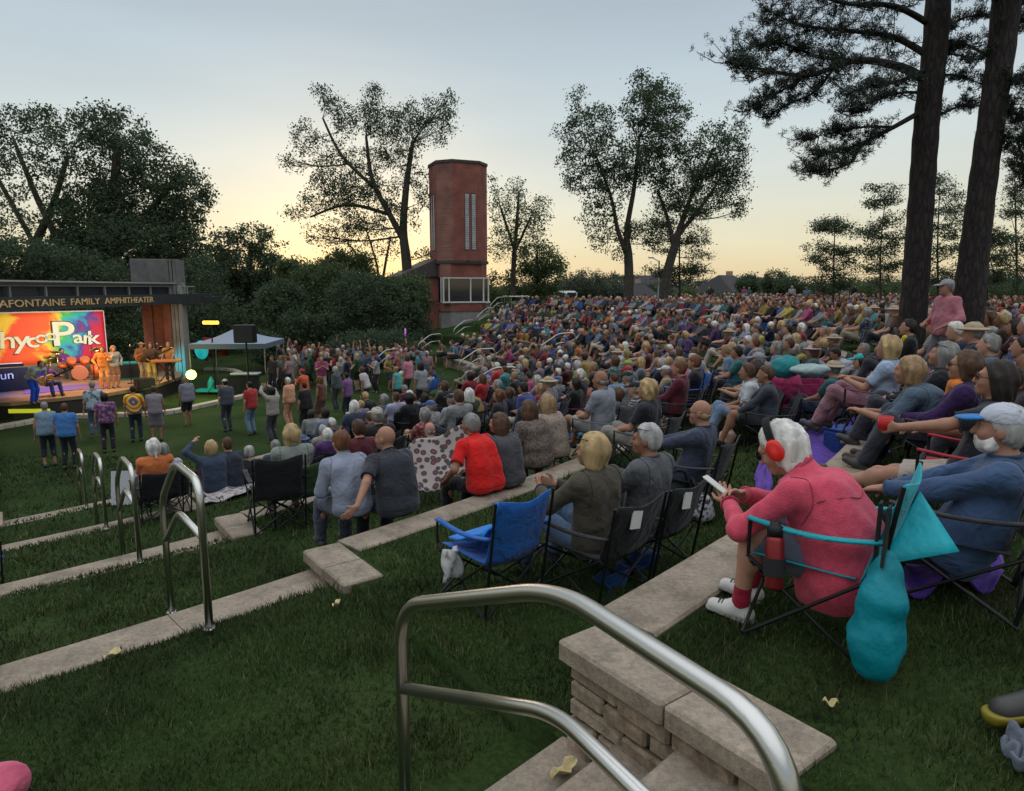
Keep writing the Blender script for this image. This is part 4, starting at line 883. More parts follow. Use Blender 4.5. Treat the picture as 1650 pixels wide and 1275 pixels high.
# ------------------------------------------------------------------ the two pines
PY = 11.0
def pine(label, stem, w_, limbs, seed, Yd=PY):
    r_ = random.Random(seed); g = np.random.default_rng(seed); px = Yd / F
    S = [atY(u, v, Yd) for u, v in stem]; b0 = S[0].copy(); b0.z = float(gz(b0.x, b0.y)); S[0].z = min(S[0].z, b0.z - .2)
    root = thing("pine_tree", label, "tree", b0, 0, "tall pines on the right")
    Q = smooth_path(S, 8); rad = np.interp(np.linspace(0, 1, len(Q)), np.linspace(0, 1, len(w_)), [q * px / 2 for q in w_]) * (1 + .03 * np.sin(np.arange(len(Q)) * 2.1))
    mb = MB(); mb.tube([p - b0 for p in Q], rad, 16); tips = []
    for L in limbs:
        P, w0, dens, sp_, dy = L
        dy2 = [dy * (i / (len(P) - 1)) for i in range(len(P))]
        B = smooth_path([atY(u, v, Yd + d) for (u, v), d in zip(P, dy2)], 6)
        mb.tube([p - b0 for p in B], np.linspace(w0 * px / 2, .8 * px / 2, len(B)), 6, cap=False)
        tot = len(B)
        for k in range(int(dens * .70)):
            f = r_.random() ** .75; i = min(tot - 2, int((.18 + .82 * f) * (tot - 1))); p = B[i]
            ext = sp_ * px * r_.uniform(.2, 1.0); d = Vector((r_.gauss(0, 1), r_.gauss(0, 1.1), r_.gauss(.12, .42))); d = d.normalized() * ext
            e = p + d; m_ = (p + e) / 2 + Vector((0, 0, -.12 * ext))
            mb.tube([p - b0, m_ - b0, e - b0], [.010, .007, .003], 4, cap=False)
            for t in np.linspace(.35, 1.05, 5): q = p * (1 - t) ** 2 + m_ * 2 * t * (1 - t) + e * t * t; tips.append(q + Vector((r_.gauss(0, .05), r_.gauss(0, .05), r_.gauss(0.02, .035))))
    mb.build("trunk", M_PBARK, root, True)
    C = np.array(tips) - np.array(b0); n = 22; m = len(C) * n
    c = np.repeat(C, n, 0) + g.normal(0, .022, (m, 3)); a = g.normal(0, 1, (m, 3)) + np.array([0, 0, .25]); a /= np.linalg.norm(a, axis=1)[:, None]
    b = np.cross(a, g.normal(0, 1, (m, 3))); b /= np.linalg.norm(b, axis=1)[:, None]; ln = g.uniform(.04, .085, (m, 1)); wd = .0055
    V = np.stack([c - b * wd, c + b * wd, c + a * ln], 1).reshape(-1, 3)
    mesh_obj("crown", V, np.arange(m * 3).reshape(-1, 3), LEAFM['needle'], root)
pine("left tall pine trunk, its boughs spreading far over the crowd", [(1468, 560), (1474, 470), (1484, 330), (1494, 190), (1508, 60), (1516, -90)], [42, 40, 37, 36, 35, 34], [
    ([(1492, 130), (1450, 108), (1380, 98), (1300, 122), (1230, 112), (1168, 98)], 15, 130, 60, -.8), ([(1380, 98), (1320, 92), (1260, 70), (1210, 76)], 7, 75, 55, -.3),
    ([(1300, 122), (1262, 145), (1225, 165), (1208, 178)], 5, 46, 40, .3), ([(1345, 108), (1310, 150), (1260, 172), (1240, 190)], 5, 40, 38, .6), ([(1496, 90), (1440, 60), (1370, 50), (1290, 40), (1235, 15)], 11, 110, 58, .5),
    ([(1500, 40), (1440, 10), (1360, 5), (1290, -20), (1250, -40)], 10, 95, 60, -.6), ([(1505, 0), (1430, -30), (1350, -50), (1280, -70)], 10, 70, 60, .6),
    ([(1488, 178), (1440, 205), (1390, 232), (1370, 262), (1330, 275), (1298, 276)], 9, 70, 42, -.5), ([(1440, 205), (1390, 205), (1340, 215), (1285, 225)], 5, 55, 42, .6), ([(1390, 230), (1345, 245), (1300, 250)], 4, 34, 34, .2),
    ([(1490, 150), (1450, 150), (1400, 165), (1350, 185)], 6, 55, 45, 1.0), ([(1496, 110), (1450, 130), (1400, 140), (1360, 152)], 6, 55, 45, -1.2),
    ([(1505, 190), (1545, 172), (1580, 170)], 5, 22, 24, .4), ([(1505, 122), (1545, 122), (1590, 140)], 5, 26, 28, -.3), ([(1508, 60), (1550, 30), (1600, 22)], 6, 30, 32, .5), ([(1506, 90), (1540, 88), (1580, 100)], 5, 26, 30, .8)], 4)
pine("right tall pine trunk near the frame's edge", [(1552, 575), (1562, 480), (1578, 340), (1598, 190), (1616, 60), (1630, -90)], [50, 46, 40, 37, 38, 42], [
    ([(1590, 90), (1550, 70), (1520, 85)], 6, 36, 30, .6), ([(1600, 130), (1640, 128), (1690, 150)], 8, 60, 40, -.4), ([(1612, 60), (1650, 30), (1720, 40)], 9, 70, 50, .4),
    ([(1598, 165), (1640, 185), (1690, 230)], 7, 60, 40, .2), ([(1592, 220), (1640, 225), (1690, 260)], 6, 50, 36, -.5), ([(1620, 10), (1570, -20), (1530, -10)], 7, 50, 40, -.4), ([(1620, 20), (1670, -20), (1720, -30)], 8, 60, 50, .2), ([(1640, 225), (1650, 280), (1640, 310)], 4, 26, 24, 0)], 9, 10.6)

# ------------------------------------------------------------------ distant trees and hills
def far_tree(u, v, ru, rv, Y, lab, lm='haz', lp=2.6, n=120, grp="trees along the horizon"):
    tree("distant_tree", lab, Y, [[(u, v + rv * 1.5, ru * .16), (u, v + rv * .4, ru * .12), (u, v, ru * .08)]], [(u, v, ru, rv, n), (u - ru * .5, v + rv * .35, ru * .6, rv * .6, n // 2), (u + ru * .5, v + rv * .35, ru * .6, rv * .6, n // 2), (u, v + rv * .9, ru * 1.05, rv * .6, n // 2)], lm, lp, 16, group=grp, twig=.1)
for a in [(945, 455, 34, 22, 80, "rounded willow-like tree right of the parked car"), (920, 470, 26, 24, 84, "dull green tree behind the parked car"), (1250, 452, 22, 16, 75, "darkest round tree on the horizon left of the free larch", 'dark'), (1275, 462, 26, 18, 74, "dark spreading tree left of the free larch", 'dark'), (1206, 455, 18, 12, 90, "small dark tree above the far roofs", 'dark'),
          (1375, 468, 36, 22, 70, "green tree low behind the free larch", 'mid'), (1430, 470, 30, 24, 70, "green tree left of the left pine trunk", 'mid'), (1530, 468, 34, 26, 64, "green tree seen between the pine trunks", 'mid'), (1620, 470, 36, 26, 64, "dark tree right of the right pine trunk", 'dark'), (1325, 475, 30, 18, 76, "low green tree beside the free larch's foot", 'mid'), (1105, 478, 16, 14, 60, "small bright bush under the thin larch", 'lite'), (1480, 475, 30, 20, 66, "green tree hidden by the left pine trunk", 'mid'), (1160, 470, 30, 14, 110, "hazy low tree right of the thin larch"), (985, 468, 26, 16, 100, "hazy tree left of the twin trees"), (1060, 470, 30, 14, 110, "hazy tree between the twin trees")]:
    far_tree(*a)
# wooded ridges, each a hill with one mass of leaves over it
def ridge(pts, Y, lm, lp, nm, dens=1.0):
    P = [atY(u, v, Y) for u, v in pts]; us = [p[0] for p in pts]; vs = [p[1] for p in pts]
    mb = MB(); v = []; f = []; uu = np.linspace(us[0], us[-1], 60); vv = np.interp(uu, us, vs)
    rows = []
    for d, k in ((-Y * .22, -.1), (-Y * .12, .5), (0, .96), (Y * .2, .7), (Y * .5, 0)):
        rows.append([Vector((atY(a, b, Y).x, Y + d, (atY(a, b, Y).z - 1) * k)) for a, b in zip(uu, vv)])
    for r_ in rows: v += r_
    n = len(uu)
    for i in range(len(rows) - 1):
        for j in range(n - 1): f.append((i * n + j, i * n + j + 1, (i + 1) * n + j + 1, (i + 1) * n + j))
    mb.add(v, f); tag(mb.build("hill", LEAFM_G, smooth=True), kind="structure")
    px = Y / F; m = int((us[-1] - us[0]) * 1.5 * dens); a = rng.uniform(us[0], us[-1], m); tv = np.interp(a, us, vs); d = rng.uniform(-Y * .12, Y * .02, m)
    top = np.array([atY(x, y, Y).z for x, y in zip(a, tv)]); X = np.array([atY(x, y, Y).x for x, y in zip(a, tv)])
    fr = 1 + d / (Y * .14) * .5; C = np.stack([X, Y + d, top * np.clip(fr, .3, 1) + rng.normal(0, 1.6 * px, m) + 2.2 * px * np.sin(a * .21) + 1.5 * px * np.sin(a * .53)], 1)
    V, Fq = leaves_geo(C, 26, np.array([3.4, 3.4, 2.6]) * px, lp * px, .7); tag(mesh_obj("woods", V, Fq, LEAFM[lm]), nm, "woods", kind="stuff")
LEAFM_G = mat("hill_ground", (.045, .06, .04), .95, c2=(.06, .075, .05), scale=.05)
ridge([(780, 470), (860, 462), (930, 452), (985, 446), (1040, 450), (1100, 455), (1180, 460), (1250, 462), (1330, 460), (1420, 458), (1560, 455), (1720, 455)], 190, 'haz', 2.6, "hazy far woods along the horizon", 1.4)
ridge([(-300, 440), (0, 440), (200, 440), (420, 440), (520, 446), (640, 450), (760, 462), (830, 468)], 150, 'haz', 2.6, "far woods glimpsed behind the stage and tower", 1.0)
ridge([(1120, 478), (1250, 474), (1330, 470), (1420, 468), (1560, 466), (1800, 468)], 95, 'mid', 2.6, "low green wood behind the pines", 1.4)
# ------------------------------------------------------------------ bodies: distance fields meshed into one smooth surface
V3 = lambda *a: np.array(a, float)
class Field:
    def __init__(s): s.p = []
    def cone(s, a, b, ra, rb, k=.03, m=0, flat=None):
        a, b = np.asarray(a, float), np.asarray(b, float); s.p.append(('c', a, b, ra, rb, k, m, flat)); return s
    def ell(s, c, r, k=.03, m=0, M=None): s.p.append(('e', np.asarray(c, float), np.asarray(r, float), k, m, M)); return s
    def cut(s, o, n): s.p.append(('x', np.asarray(o, float), np.asarray(n, float))); return s
    def mesh(s, vox, wr=0, wf=14, seed=0, wz=1.0):
        lo = np.full(3, 1e9); hi = np.full(3, -1e9)
        for q in s.p:
            if q[0] == 'c':
                r = max(q[3], q[4]); lo = np.minimum(lo, np.minimum(q[1], q[2]) - r); hi = np.maximum(hi, np.maximum(q[1], q[2]) + r)
            elif q[0] == 'e':
                r = q[2].max(); lo = np.minimum(lo, q[1] - r); hi = np.maximum(hi, q[1] + r)
        lo -= vox * 2.5; hi += vox * 2.5
        n = np.ceil((hi - lo) / vox).astype(int) + 1
        D = np.full(n, 9, np.float32); MI = np.zeros(n, np.int8)
        ax = [(lo[i] + vox * np.arange(n[i])).astype(np.float32) for i in range(3)]
        for q in s.p:
            if q[0] == 'x':
                d = ((ax[0] - q[1][0]) * q[2][0])[:, None, None] + ((ax[1] - q[1][1]) * q[2][1])[None, :, None] + ((ax[2] - q[1][2]) * q[2][2])[None, None, :]
                D = np.maximum(D, d.astype(np.float32)); continue
            if q[0] == 'c': a, b, ra, rb, k, m, flat = q[1:]; r = max(ra, rb) + k + vox * 2; l, h = np.minimum(a, b) - r, np.maximum(a, b) + r
            else: c, rd, k, m, Mx = q[1:]; r = rd.max() + k + vox * 2; l, h = c - r, c + r
            i0 = np.maximum(0, np.floor((l - lo) / vox).astype(int)); i1 = np.minimum(n, np.ceil((h - lo) / vox).astype(int) + 1)
            sl = tuple(slice(i0[i], i1[i]) for i in range(3))
            X, Y, Z = ax[0][sl[0]][:, None, None], ax[1][sl[1]][None, :, None], ax[2][sl[2]][None, None, :]
            if q[0] == 'c':
                ba = b - a; L2 = float(ba @ ba) + 1e-9
                t0 = ((X - a[0]) * ba[0] + (Y - a[1]) * ba[1] + (Z - a[2]) * ba[2]) / L2; t = np.clip(t0, 0, 1)
                d = np.sqrt((X - a[0] - t * ba[0]) ** 2 + (Y - a[1] - t * ba[1]) ** 2 + (Z - a[2] - t * ba[2]) ** 2) - (ra + (rb - ra) * t)
                if flat is not None: d = np.maximum(d, (t0 - flat) * math.sqrt(L2))
            else:
                x, y, z = X - c[0], Y - c[1], Z - c[2]
                if Mx is not None: x, y, z = (Mx[0, i] * x + Mx[1, i] * y + Mx[2, i] * z for i in range(3))
                x, y, z = x / rd[0], y / rd[1], z / rd[2]
                k0 = np.sqrt(x * x + y * y + z * z); k1 = np.sqrt((x / rd[0]) ** 2 + (y / rd[1]) ** 2 + (z / rd[2]) ** 2) + 1e-6
                d = k0 * (k0 - 1) / k1
            S = D[sl]; hh = np.maximum(k - np.abs(S - d), 0) / max(k, 1e-6)
            MI[sl] = np.where(d < S, m, MI[sl]); D[sl] = np.minimum(S, d) - hh * hh * k * .25
        if wr:
            g = np.random.default_rng(seed)
            for j in range(5):
                w_ = g.normal(0, 1, 3) * wf * (1 + .5 * j) * np.array([1, 1, wz]); ph = g.uniform(0, 6.3)
                wv = np.sin((ax[0] * w_[0])[:, None, None] + (ax[1] * w_[1])[None, :, None] + (ax[2] * w_[2])[None, None, :] + ph)
                D += (wr / (1 + .6 * j) * wv).astype(np.float32)
        # surface nets
        sg = D < 0
        c8 = [sg[i:n[0] - 1 + i, j:n[1] - 1 + j, k:n[2] - 1 + k] for i in (0, 1) for j in (0, 1) for k in (0, 1)]
        allc = c8[0].copy(); anyc = c8[0].copy()
        for q in c8[1:]: allc &= q; anyc |= q
        act = np.argwhere(anyc & ~allc)
        if len(act) == 0: return np.zeros((0, 3)), np.zeros((0, 4), int), np.zeros(0, int)
        idx = np.full(n - 1, -1, np.int32); idx[tuple(act.T)] = np.arange(len(act))
        offs = [(i, j, k) for i in (0, 1) for j in (0, 1) for k in (0, 1)]
        val = np.stack([D[act[:, 0] + o[0], act[:, 1] + o[1], act[:, 2] + o[2]] for o in offs], 1)
        acc = np.zeros((len(act), 3)); cnt = np.zeros(len(act))
        for e0 in range(8):
            for bit in (4, 2, 1):
                if e0 & bit: continue
                e1 = e0 | bit; a, b = val[:, e0], val[:, e1]; m = (a < 0) != (b < 0)
                t = np.where(m, a / np.where(m, a - b, 1), 0)
                o0, o1 = np.array(offs[e0]), np.array(offs[e1])
                acc += np.where(m[:, None], o0 + t[:, None] * (o1 - o0), 0); cnt += m
        P = lo + vox * (act + acc / cnt[:, None])
        Q = []
        for axn in range(3):
            sA = [slice(None)] * 3; sB = [slice(None)] * 3; sA[axn] = slice(0, -1); sB[axn] = slice(1, None)
            A, B = sg[tuple(sA)], sg[tuple(sB)]; E = np.argwhere(A != B)
            u, v = [(1, 2), (2, 0), (0, 1)][axn]
            E = E[(E[:, u] > 0) & (E[:, v] > 0) & (E[:, u] < n[u] - 1) & (E[:, v] < n[v] - 1)]
            if len(E) == 0: continue
            fl = A[tuple(E.T)]; cs = []
            for du, dv in ((-1, -1), (0, -1), (0, 0), (-1, 0)):
                e = E.copy(); e[:, u] += du; e[:, v] += dv; cs.append(idx[tuple(e.T)])
            q = np.stack(cs, 1); q[~fl] = q[~fl][:, ::-1]; Q.append(q)
        Q = np.concatenate(Q); Q = Q[(Q >= 0).all(1)]
        ci = act[Q[:, 0]]; mi = MI[ci[:, 0], ci[:, 1], ci[:, 2]]
        return P, Q, mi

def rotm(yaw=0, pitch=0, roll=0):
    return np.array((Matrix.Rotation(yaw, 3, 'Z') @ Matrix.Rotation(pitch, 3, 'X') @ Matrix.Rotation(roll, 3, 'Y')))
def ik(a, b, l1, l2, pole):
    a, b, pole = map(lambda q: np.asarray(q, float), (a, b, pole)); d = b - a; L = np.linalg.norm(d)
    if L > (l1 + l2) * .995: b = a + d / L * (l1 + l2) * .995; d = b - a; L = np.linalg.norm(d)
    u = d / L; x = (l1 * l1 - l2 * l2 + L * L) / (2 * L); h = math.sqrt(max(l1 * l1 - x * x, 0))
    p = pole - u * (pole @ u); p /= np.linalg.norm(p) + 1e-9
    return a + u * x + p * h, b
POSES = {   # pelvis height, lean (deg back), hunch, feet (x, y, z of the ankles), hands, hand pole
    'chair': dict(pz=.35, lean=14, hunch=6, feet=[(-.14, .58, .08), (.14, .53, .08)], hands=[(-.10, .32, .50), (.12, .30, .50)]),
    'wall': dict(pz=.10, lean=-4, hunch=14, feet=[(-.13, .50, -.36), (.13, .46, -.36)], hands=[(-.10, .36, .24), (.10, .36, .24)]),
    'ground': dict(pz=.11, lean=6, hunch=16, feet=[(-.16, .56, .08), (.16, .60, .08)], hands=[(-.10, .44, .38), (.12, .46, .36)]),
    'recline': dict(pz=.42, lean=30, hunch=10, feet=[(-.12, .88, .16), (.12, .84, .12)], hands=[(-.12, .26, .58), (.12, .26, .58)]),
    'stand': dict(pz=.92, lean=2, hunch=4, feet=[(-.11, .0, .08), (.11, .05, .08)], hands=[(-.27, .06, .82), (.27, .08, .82)]),
    'clap': dict(pz=.92, lean=-2, hunch=5, feet=[(-.12, .0, .08), (.12, .06, .08)], hands=[(-.05, .34, 1.26), (.05, .35, 1.26)]),
    'wave': dict(pz=.92, lean=2, hunch=0, feet=[(-.13, .0, .08), (.13, .04, .08)], hands=[(-.30, .12, 1.0), (.22, .10, 1.98)]),
    'phone': dict(pz=.92, lean=3, hunch=0, feet=[(-.11, .0, .08), (.11, .04, .08)], hands=[(-.10, .30, 1.72), (.10, .30, 1.72)]),
}
def skeleton(pose, kw):
    q = dict(POSES[pose]); q.update({k: v for k, v in kw.items() if k in q})
    ln = R(q['lean']); hu = R(q['hunch']); p = V3(0, 0, q['pz']); J = {}
    d1 = V3(0, -math.sin(ln), math.cos(ln)); d2 = V3(0, -math.sin(ln - hu), math.cos(ln - hu)); d3 = V3(0, -math.sin(ln - hu * 1.6), math.cos(ln - hu * 1.6))
    J['pel'] = p; J['belly'] = p + d1 * .17; J['chest'] = J['belly'] + d2 * .17; J['neck0'] = J['chest'] + d3 * .17
    hp = kw.get('hp', 0); hyaw = kw.get('hyaw', 0)
    J['neck1'] = J['neck0'] + d3 * .025 + V3(0, .025, .018)
    J['HM'] = rotm(R(hyaw), R(hp)); J['head'] = J['neck1'] + J['HM'] @ V3(0, .022, .105)
    sw = kw.get('sw', .185); J['sh'] = [J['neck0'] + V3(s * sw, kw.get('shy', 0), -.055) - d3 * .0 for s in (-1, 1)]
    J['hip'] = [p + V3(s * .09, .01, -.01) for s in (-1, 1)]
    J['hand'] = []; J['elb'] = []; J['knee'] = []; J['ank'] = []
    poles = kw.get('poles', [(-.7, -.5, -.6), (.7, -.5, -.6)]); kp = kw.get('kpoles', [(-.12, .6, 1), (.12, .6, 1)] if q['pz'] < .8 else [(-.05, 1, 0), (.05, 1, 0)])
    for i in (0, 1):
        e, h = ik(J['sh'][i], q['hands'][i], .285, .255, poles[i]); J['elb'].append(e); J['hand'].append(h)
        k, a = ik(J['hip'][i], q['feet'][i], .44, .42, kp[i]); J['knee'].append(k); J['ank'].append(a)
    J['d'] = (d1, d2, d3); return J
def head_field(f, J, fine, m=0, me=1):
    H = J['HM']; c = J['head']; T = lambda *a: c + H @ V3(*a)
    f.cone(J['neck0'] - V3(0, .0, .02), J['neck1'] + H @ V3(0, .0, .05), .058, .052, .04, m)
    f.ell(T(0, -.012, .022), (.074, .094, .098), .02, m, H); f.ell(T(0, .028, -.042), (.058, .062, .074), .03, m, H)
    f.ell(T(0, .066, -.094), (.026, .022, .02), .03, m, H)
    f.cone(T(0, .088, .012), T(0, .108, -.032), .009, .0145, .014, m)
    for s in (-1, 1): f.ell(T(s * .077, -.006, -.012), (.012, .022, .031), .008, m, H)
    if fine:
        f.cone(T(-.034, .079, .026), T(.034, .079, .026), .012, .012, .02, m)
        for s in (-1, 1):
            f.ell(T(s * .036, .062, -.03), (.024, .024, .022), .025, m, H); f.ell(T(s * .031, .083, .004), (.013, .008, .0075), .003, me, H)
        f.cone(T(-.018, .089, -.066), T(.018, .089, -.066), .0075, .0075, .008, me + 1); f.cone(T(-.014, .086, -.077), T(.014, .086, -.077), .008, .008, .01, m)
def hand_field(f, w_, e, spec, side, fine, m=0):
    """palm and five bent fingers leaving the wrist w_ in the direction of the forearm; spec: curl and the palm's normal"""
    fw = w_ - e; fw /= np.linalg.norm(fw) + 1e-9
    fw = V3(*spec.get('dir', fw)); fw /= np.linalg.norm(fw); pn = V3(*spec.get('palm', (0, 0, -1))); pn -= fw * (pn @ fw); pn /= np.linalg.norm(pn) + 1e-9
    sd = np.cross(fw, pn) * (1 if side else -1)          # towards the thumb
    sc = spec.get('scale', 1.0); cu = spec.get('curl', .6)
    pc = w_ + fw * .045 * sc
    if fine:
        for t in (-.024, -.008, .008, .024): f.cone(w_ + sd * t * .6 + fw * .012, w_ + fw * .085 * sc + sd * t * 1.15, .0135, .0125, .014, m)
    else:
        for t in (-.018, .018): f.cone(w_ + sd * t * .5, w_ + fw * .085 * sc + sd * t, .017, .016, .012, m)
    for i, L in enumerate((.068, .080, .074, .056)):
        o = (.030 - .020 * i); p = w_ + fw * (.088 - .004 * abs(i - 1)) * sc + sd * o; a = cu * .5
        for seg, fr in ((0, .45), (1, .32), (2, .26)):
            d = fw * math.cos(a) + pn * math.sin(a) + sd * o * 1.2; d /= np.linalg.norm(d); q = p + d * L * fr * sc; r_ = (.0098 - .0009 * seg) * (1 if fine else 1.25)
            f.cone(p, q, r_, r_ * .93, .004, m); p = q; a += cu * .75
    p = w_ + fw * .03 * sc + sd * .026; q = p + (fw * .6 + sd * .75 + pn * .25) * .042 * sc; f.cone(p, q, .0135, .011, .012, m); f.cone(q, q + (fw * .9 + sd * .2 + pn * .3) * .034 * sc, .0105, .0088, .004, m)
def hair_field(J, style, fine):
    H = J['HM']; c = J['head']; T = lambda *a: c + H @ V3(*a); f = Field(); N_ = lambda *a: H @ V3(*a)
    if style == 'fringe':
        f.ell(T(0, -.030, -.022), (.0795, .079, .055), .02, 0, H); f.cut(T(0, .012, 0), N_(0, .9, .3)); f.cut(T(0, 0, .012), N_(0, -.2, 1)); return f
    if style == 'beard':
        f.ell(T(0, .030, -.076), (.066, .066, .056), .02, 0, H); f.cone(T(-.058, .012, -.05), T(-.05, .03, -.085), .022, .022, .02); f.cone(T(.058, .012, -.05), T(.05, .03, -.085), .022, .022, .02); f.ell(T(0, .088, -.052), (.032, .014, .012), .01, 0, H); f.cut(T(0, .02, -.035), N_(0, -.8, .6)); return f
    f.ell(T(0, -.020, .032), (.083, .102, .100), .02, 0, H)
    if style in ('short', 'crop'):
        f.ell(T(0, -.045, -.02), (.078, .068, .075), .03, 0, H)
    if style in ('bob', 'long', 'pony', 'fluffy'):
        g = 1.14 if style == 'fluffy' else 1.06
        f.ell(T(0, -.03, .03), (.084 * g, .104 * g, .10 * g), .02, 0, H)
        for s in (-1, 1): f.cone(T(s * .068, -.015, .01), T(s * .066, -.012, -.085), .038, .034, .04, 0)
        f.cone(T(-.03, -.07, 0), T(-.03, -.06, -.10), .055, .045, .05, 0); f.cone(T(.03, -.07, 0), T(.03, -.06, -.10), .055, .045, .05, 0)
    if style == 'long':
        for x in (-.055, 0, .055): f.cone(T(x, -.065, -.06), T(x * 1.25, -.085, -.30), .05, .034, .05, 0)
        for s in (-1, 1): f.cone(T(s * .07, .0, -.06), T(s * .09, .01, -.22), .032, .02, .03, 0)
    if style == 'pony': f.cone(T(0, -.10, .02), T(0, -.135, -.16), .032, .022, .02, 0)
    if style == 'bun': f.ell(T(0, -.10, .07), (.045, .042, .042), .02, 0, H); f.ell(T(0, -.045, -.02), (.078, .068, .07), .03, 0, H)
    # open the face: carve away in front of the hairline
    f.p.append(('x', T(0, .066, .066), N_(0, .80, -.60)) if style != 'crop' else ('x', T(0, .052, .07), N_(0, .82, -.57)))
    if style in ('bob', 'long', 'fluffy'): f.p.pop(); f.p.append(('x', T(0, .052, .055), N_(0, .94, -.34)))
    return f
def blob(name, field, vox, mats, parent, color, wr=0, wf=14, seed=0, wz=1.0):
    P, Q, mi = field.mesh(vox, wr, wf, seed, wz)
    if len(P) == 0: return None
    o = mesh_obj(name, P, Q, mats, parent, True, mi if isinstance(mats, list) and len(mats) > 1 else None, color)
    return o
SK = {'l': (.42, .225, .155), 'm': (.34, .175, .115), 't': (.28, .135, .085), 'd': (.20, .11, .075)}
HC = {'white': (.62, .60, .56), 'silver': (.38, .37, .36), 'grey': (.22, .21, .20), 'blond': (.42, .29, .14), 'sandy': (.30, .195, .10), 'brown': (.085, .045, .025), 'auburn': (.14, .055, .025), 'dark': (.022, .015, .012), 'black': (.012, .010, .010)}
ST = (-16.5, 26.5)
def person(label, x, y, z, rz, pose='chair', shirt=(.2, .2, .2), sleeve='short', pants=(.03, .03, .04), leg='long', hair='short', hc='brown', skin='l', dist=10, hat=None, hatc=(.5, .5, .5),
           shoes=(.05, .05, .05), group=None, scale=1.0, stout=1.0, wr=.004, extra=None, shirt_mat=None, fem=False, hand=({}, {}), fine=None, pants_mat=None, glass=None, beard=None, visor=None, sock=None, **kw):
    J = skeleton(pose, kw); vox = min(.04, max(.0085, dist * .0019)); fine = dist < 7.5 if fine is None else fine
    root = thing("person", label, "person", (x, y, z), rz, group); root.scale = (scale * .93,) * 3
    seed = int(abs(x * 131 + y * 71)) + 5; sk = SK[skin]
    ch, be, pe, n0 = J['chest'], J['belly'], J['pel'], J['neck0']; d1, d2, d3 = J['d']; so = stout
    def torso(f, g=0, m=0):
        f.cone(ch + V3(-.075, 0, .03), be + V3(-.06 * so, .005, 0), .112 + g, .108 * so + g, .05, m); f.cone(ch + V3(.075, 0, .03), be + V3(.06 * so, .005, 0), .112 + g, .108 * so + g, .05, m)
        f.cone(be + V3(-.06 * so, .012 * so, 0), pe + V3(-.07 * so, 0, 0), .108 * so + g, .112 * so + g, .05, m); f.cone(be + V3(.06 * so, .012 * so, 0), pe + V3(.07 * so, 0, 0), .108 * so + g, .112 * so + g, .05, m)
        f.cone(J['sh'][0] + V3(.02, 0, 0), J['sh'][1] + V3(-.02, 0, 0), .062 + g, .062 + g, .06, m); f.cone(n0 - d3 * .06, n0 + d3 * .0, .075 + g, .056 + g * .6, .05, m)
        if fem:
            for s in (-1, 1): f.ell(ch + d2 * .0 + V3(s * .07, .085, .0), (.07, .06, .065), .05, m)
    f = Field(); torso(f, -.008)
    for i in (0, 1):
        f.cone(J['sh'][i], J['elb'][i], .050, .041, .03); f.cone(J['elb'][i], J['hand'][i], .042, .027, .02)
        hand_field(f, J['hand'][i], J['elb'][i], hand[i], i, fine)
        f.cone(J['hip'][i], J['knee'][i], .082, .056, .04); f.cone(J['knee'][i], J['ank'][i], .055, .036, .02)
        k, a = J['knee'][i], J['ank'][i]; sh_ = a - k; f.ell(k + sh_ * .3 - np.cross(np.cross(sh_, V3(0, 1, .2)), sh_) / (sh_ @ sh_ * 1.0 + 1e-6) * .025, (.047, .05, .085), .04)
        f.cone(a, a + V3(0, .10, -.045), .035, .028, .02)
    head_field(f, J, fine, 0, 1)
    body = blob("body", f, vox, [M_SKIN, M_EYE, M_LIP] if fine else M_SKIN, root, sk)
    # clothing
    f = Field(); torso(f, .015); f.cone(pe + V3(-.06 * so, -.005, .01), pe + V3(.06 * so, -.005, .01), .128 * so, .128 * so, .05)
    if kw.get('loose'): L_ = kw['loose']; f.cone(ch + V3(0, .02, -.05), pe + V3(0, .02, -.06), .16, .16 + L_, .08); f.cone(n0 + V3(-.02, .02, 0), n0 + V3(.02, .03, .02), .085, .080, .04)
    hem = pe - d1 * (.07 if pose in ('stand', 'clap', 'wave', 'phone') else .075) - d1 * kw.get('hemd', 0); f.cut(hem, -d1); f.cut(n0 + d3 * .035 + V3(0, .01, 0), d3)
    for i in (0, 1):
        s0, e, h = J['sh'][i], J['elb'][i], J['hand'][i]
        if sleeve == 'none': continue
        if sleeve == 'short': f.cone(s0, s0 + (e - s0) * 1.0, .068, .066, .04, 0, flat=.72)
        else:
            f.cone(s0, e, .066, .057, .04); f.cone(e, h, .057, .041, .03, 0, flat=.97 if sleeve == 'long' else .35)
    sm_ = shirt_mat or M_CLOTH; shirt_o = blob("shirt", f, vox, sm_, root, shirt, wr * .8 if dist < 16 else 0, 15, seed)
    if dist < 11 and shirt_o is not None:
        dk = tuple(q_ * .72 for q_ in shirt)
        def ring(nm, c_, axis, r_, t_):
            A_ = Vector(axis).normalized(); B_ = A_.orthogonal().normalized(); C_ = A_.cross(B_); m_ = MB()
            m_.tube([Vector(c_) + (B_ * math.cos(q_) + C_ * math.sin(q_)) * r_ for q_ in np.linspace(0, 2 * math.pi, 25)], t_, 6, cap=False); m_.build(nm, sm_, shirt_o, True, color=dk)
        ring("collar", n0 + d3 * .026 + V3(0, .008, 0), d3 + V3(0, .25, 0), .068 + (.018 if kw.get('loose') else 0), .010 if not kw.get('loose') else .018)
        for i in (0, 1):
            s0, e, h = J['sh'][i], J['elb'][i], J['hand'][i]
            if sleeve == 'short': ring("cuff", s0 + (e - s0) * .715, e - s0, .066, .006)
            elif sleeve == 'long': ring("cuff", e + (h - e) * .95, h - e, .042, .007)
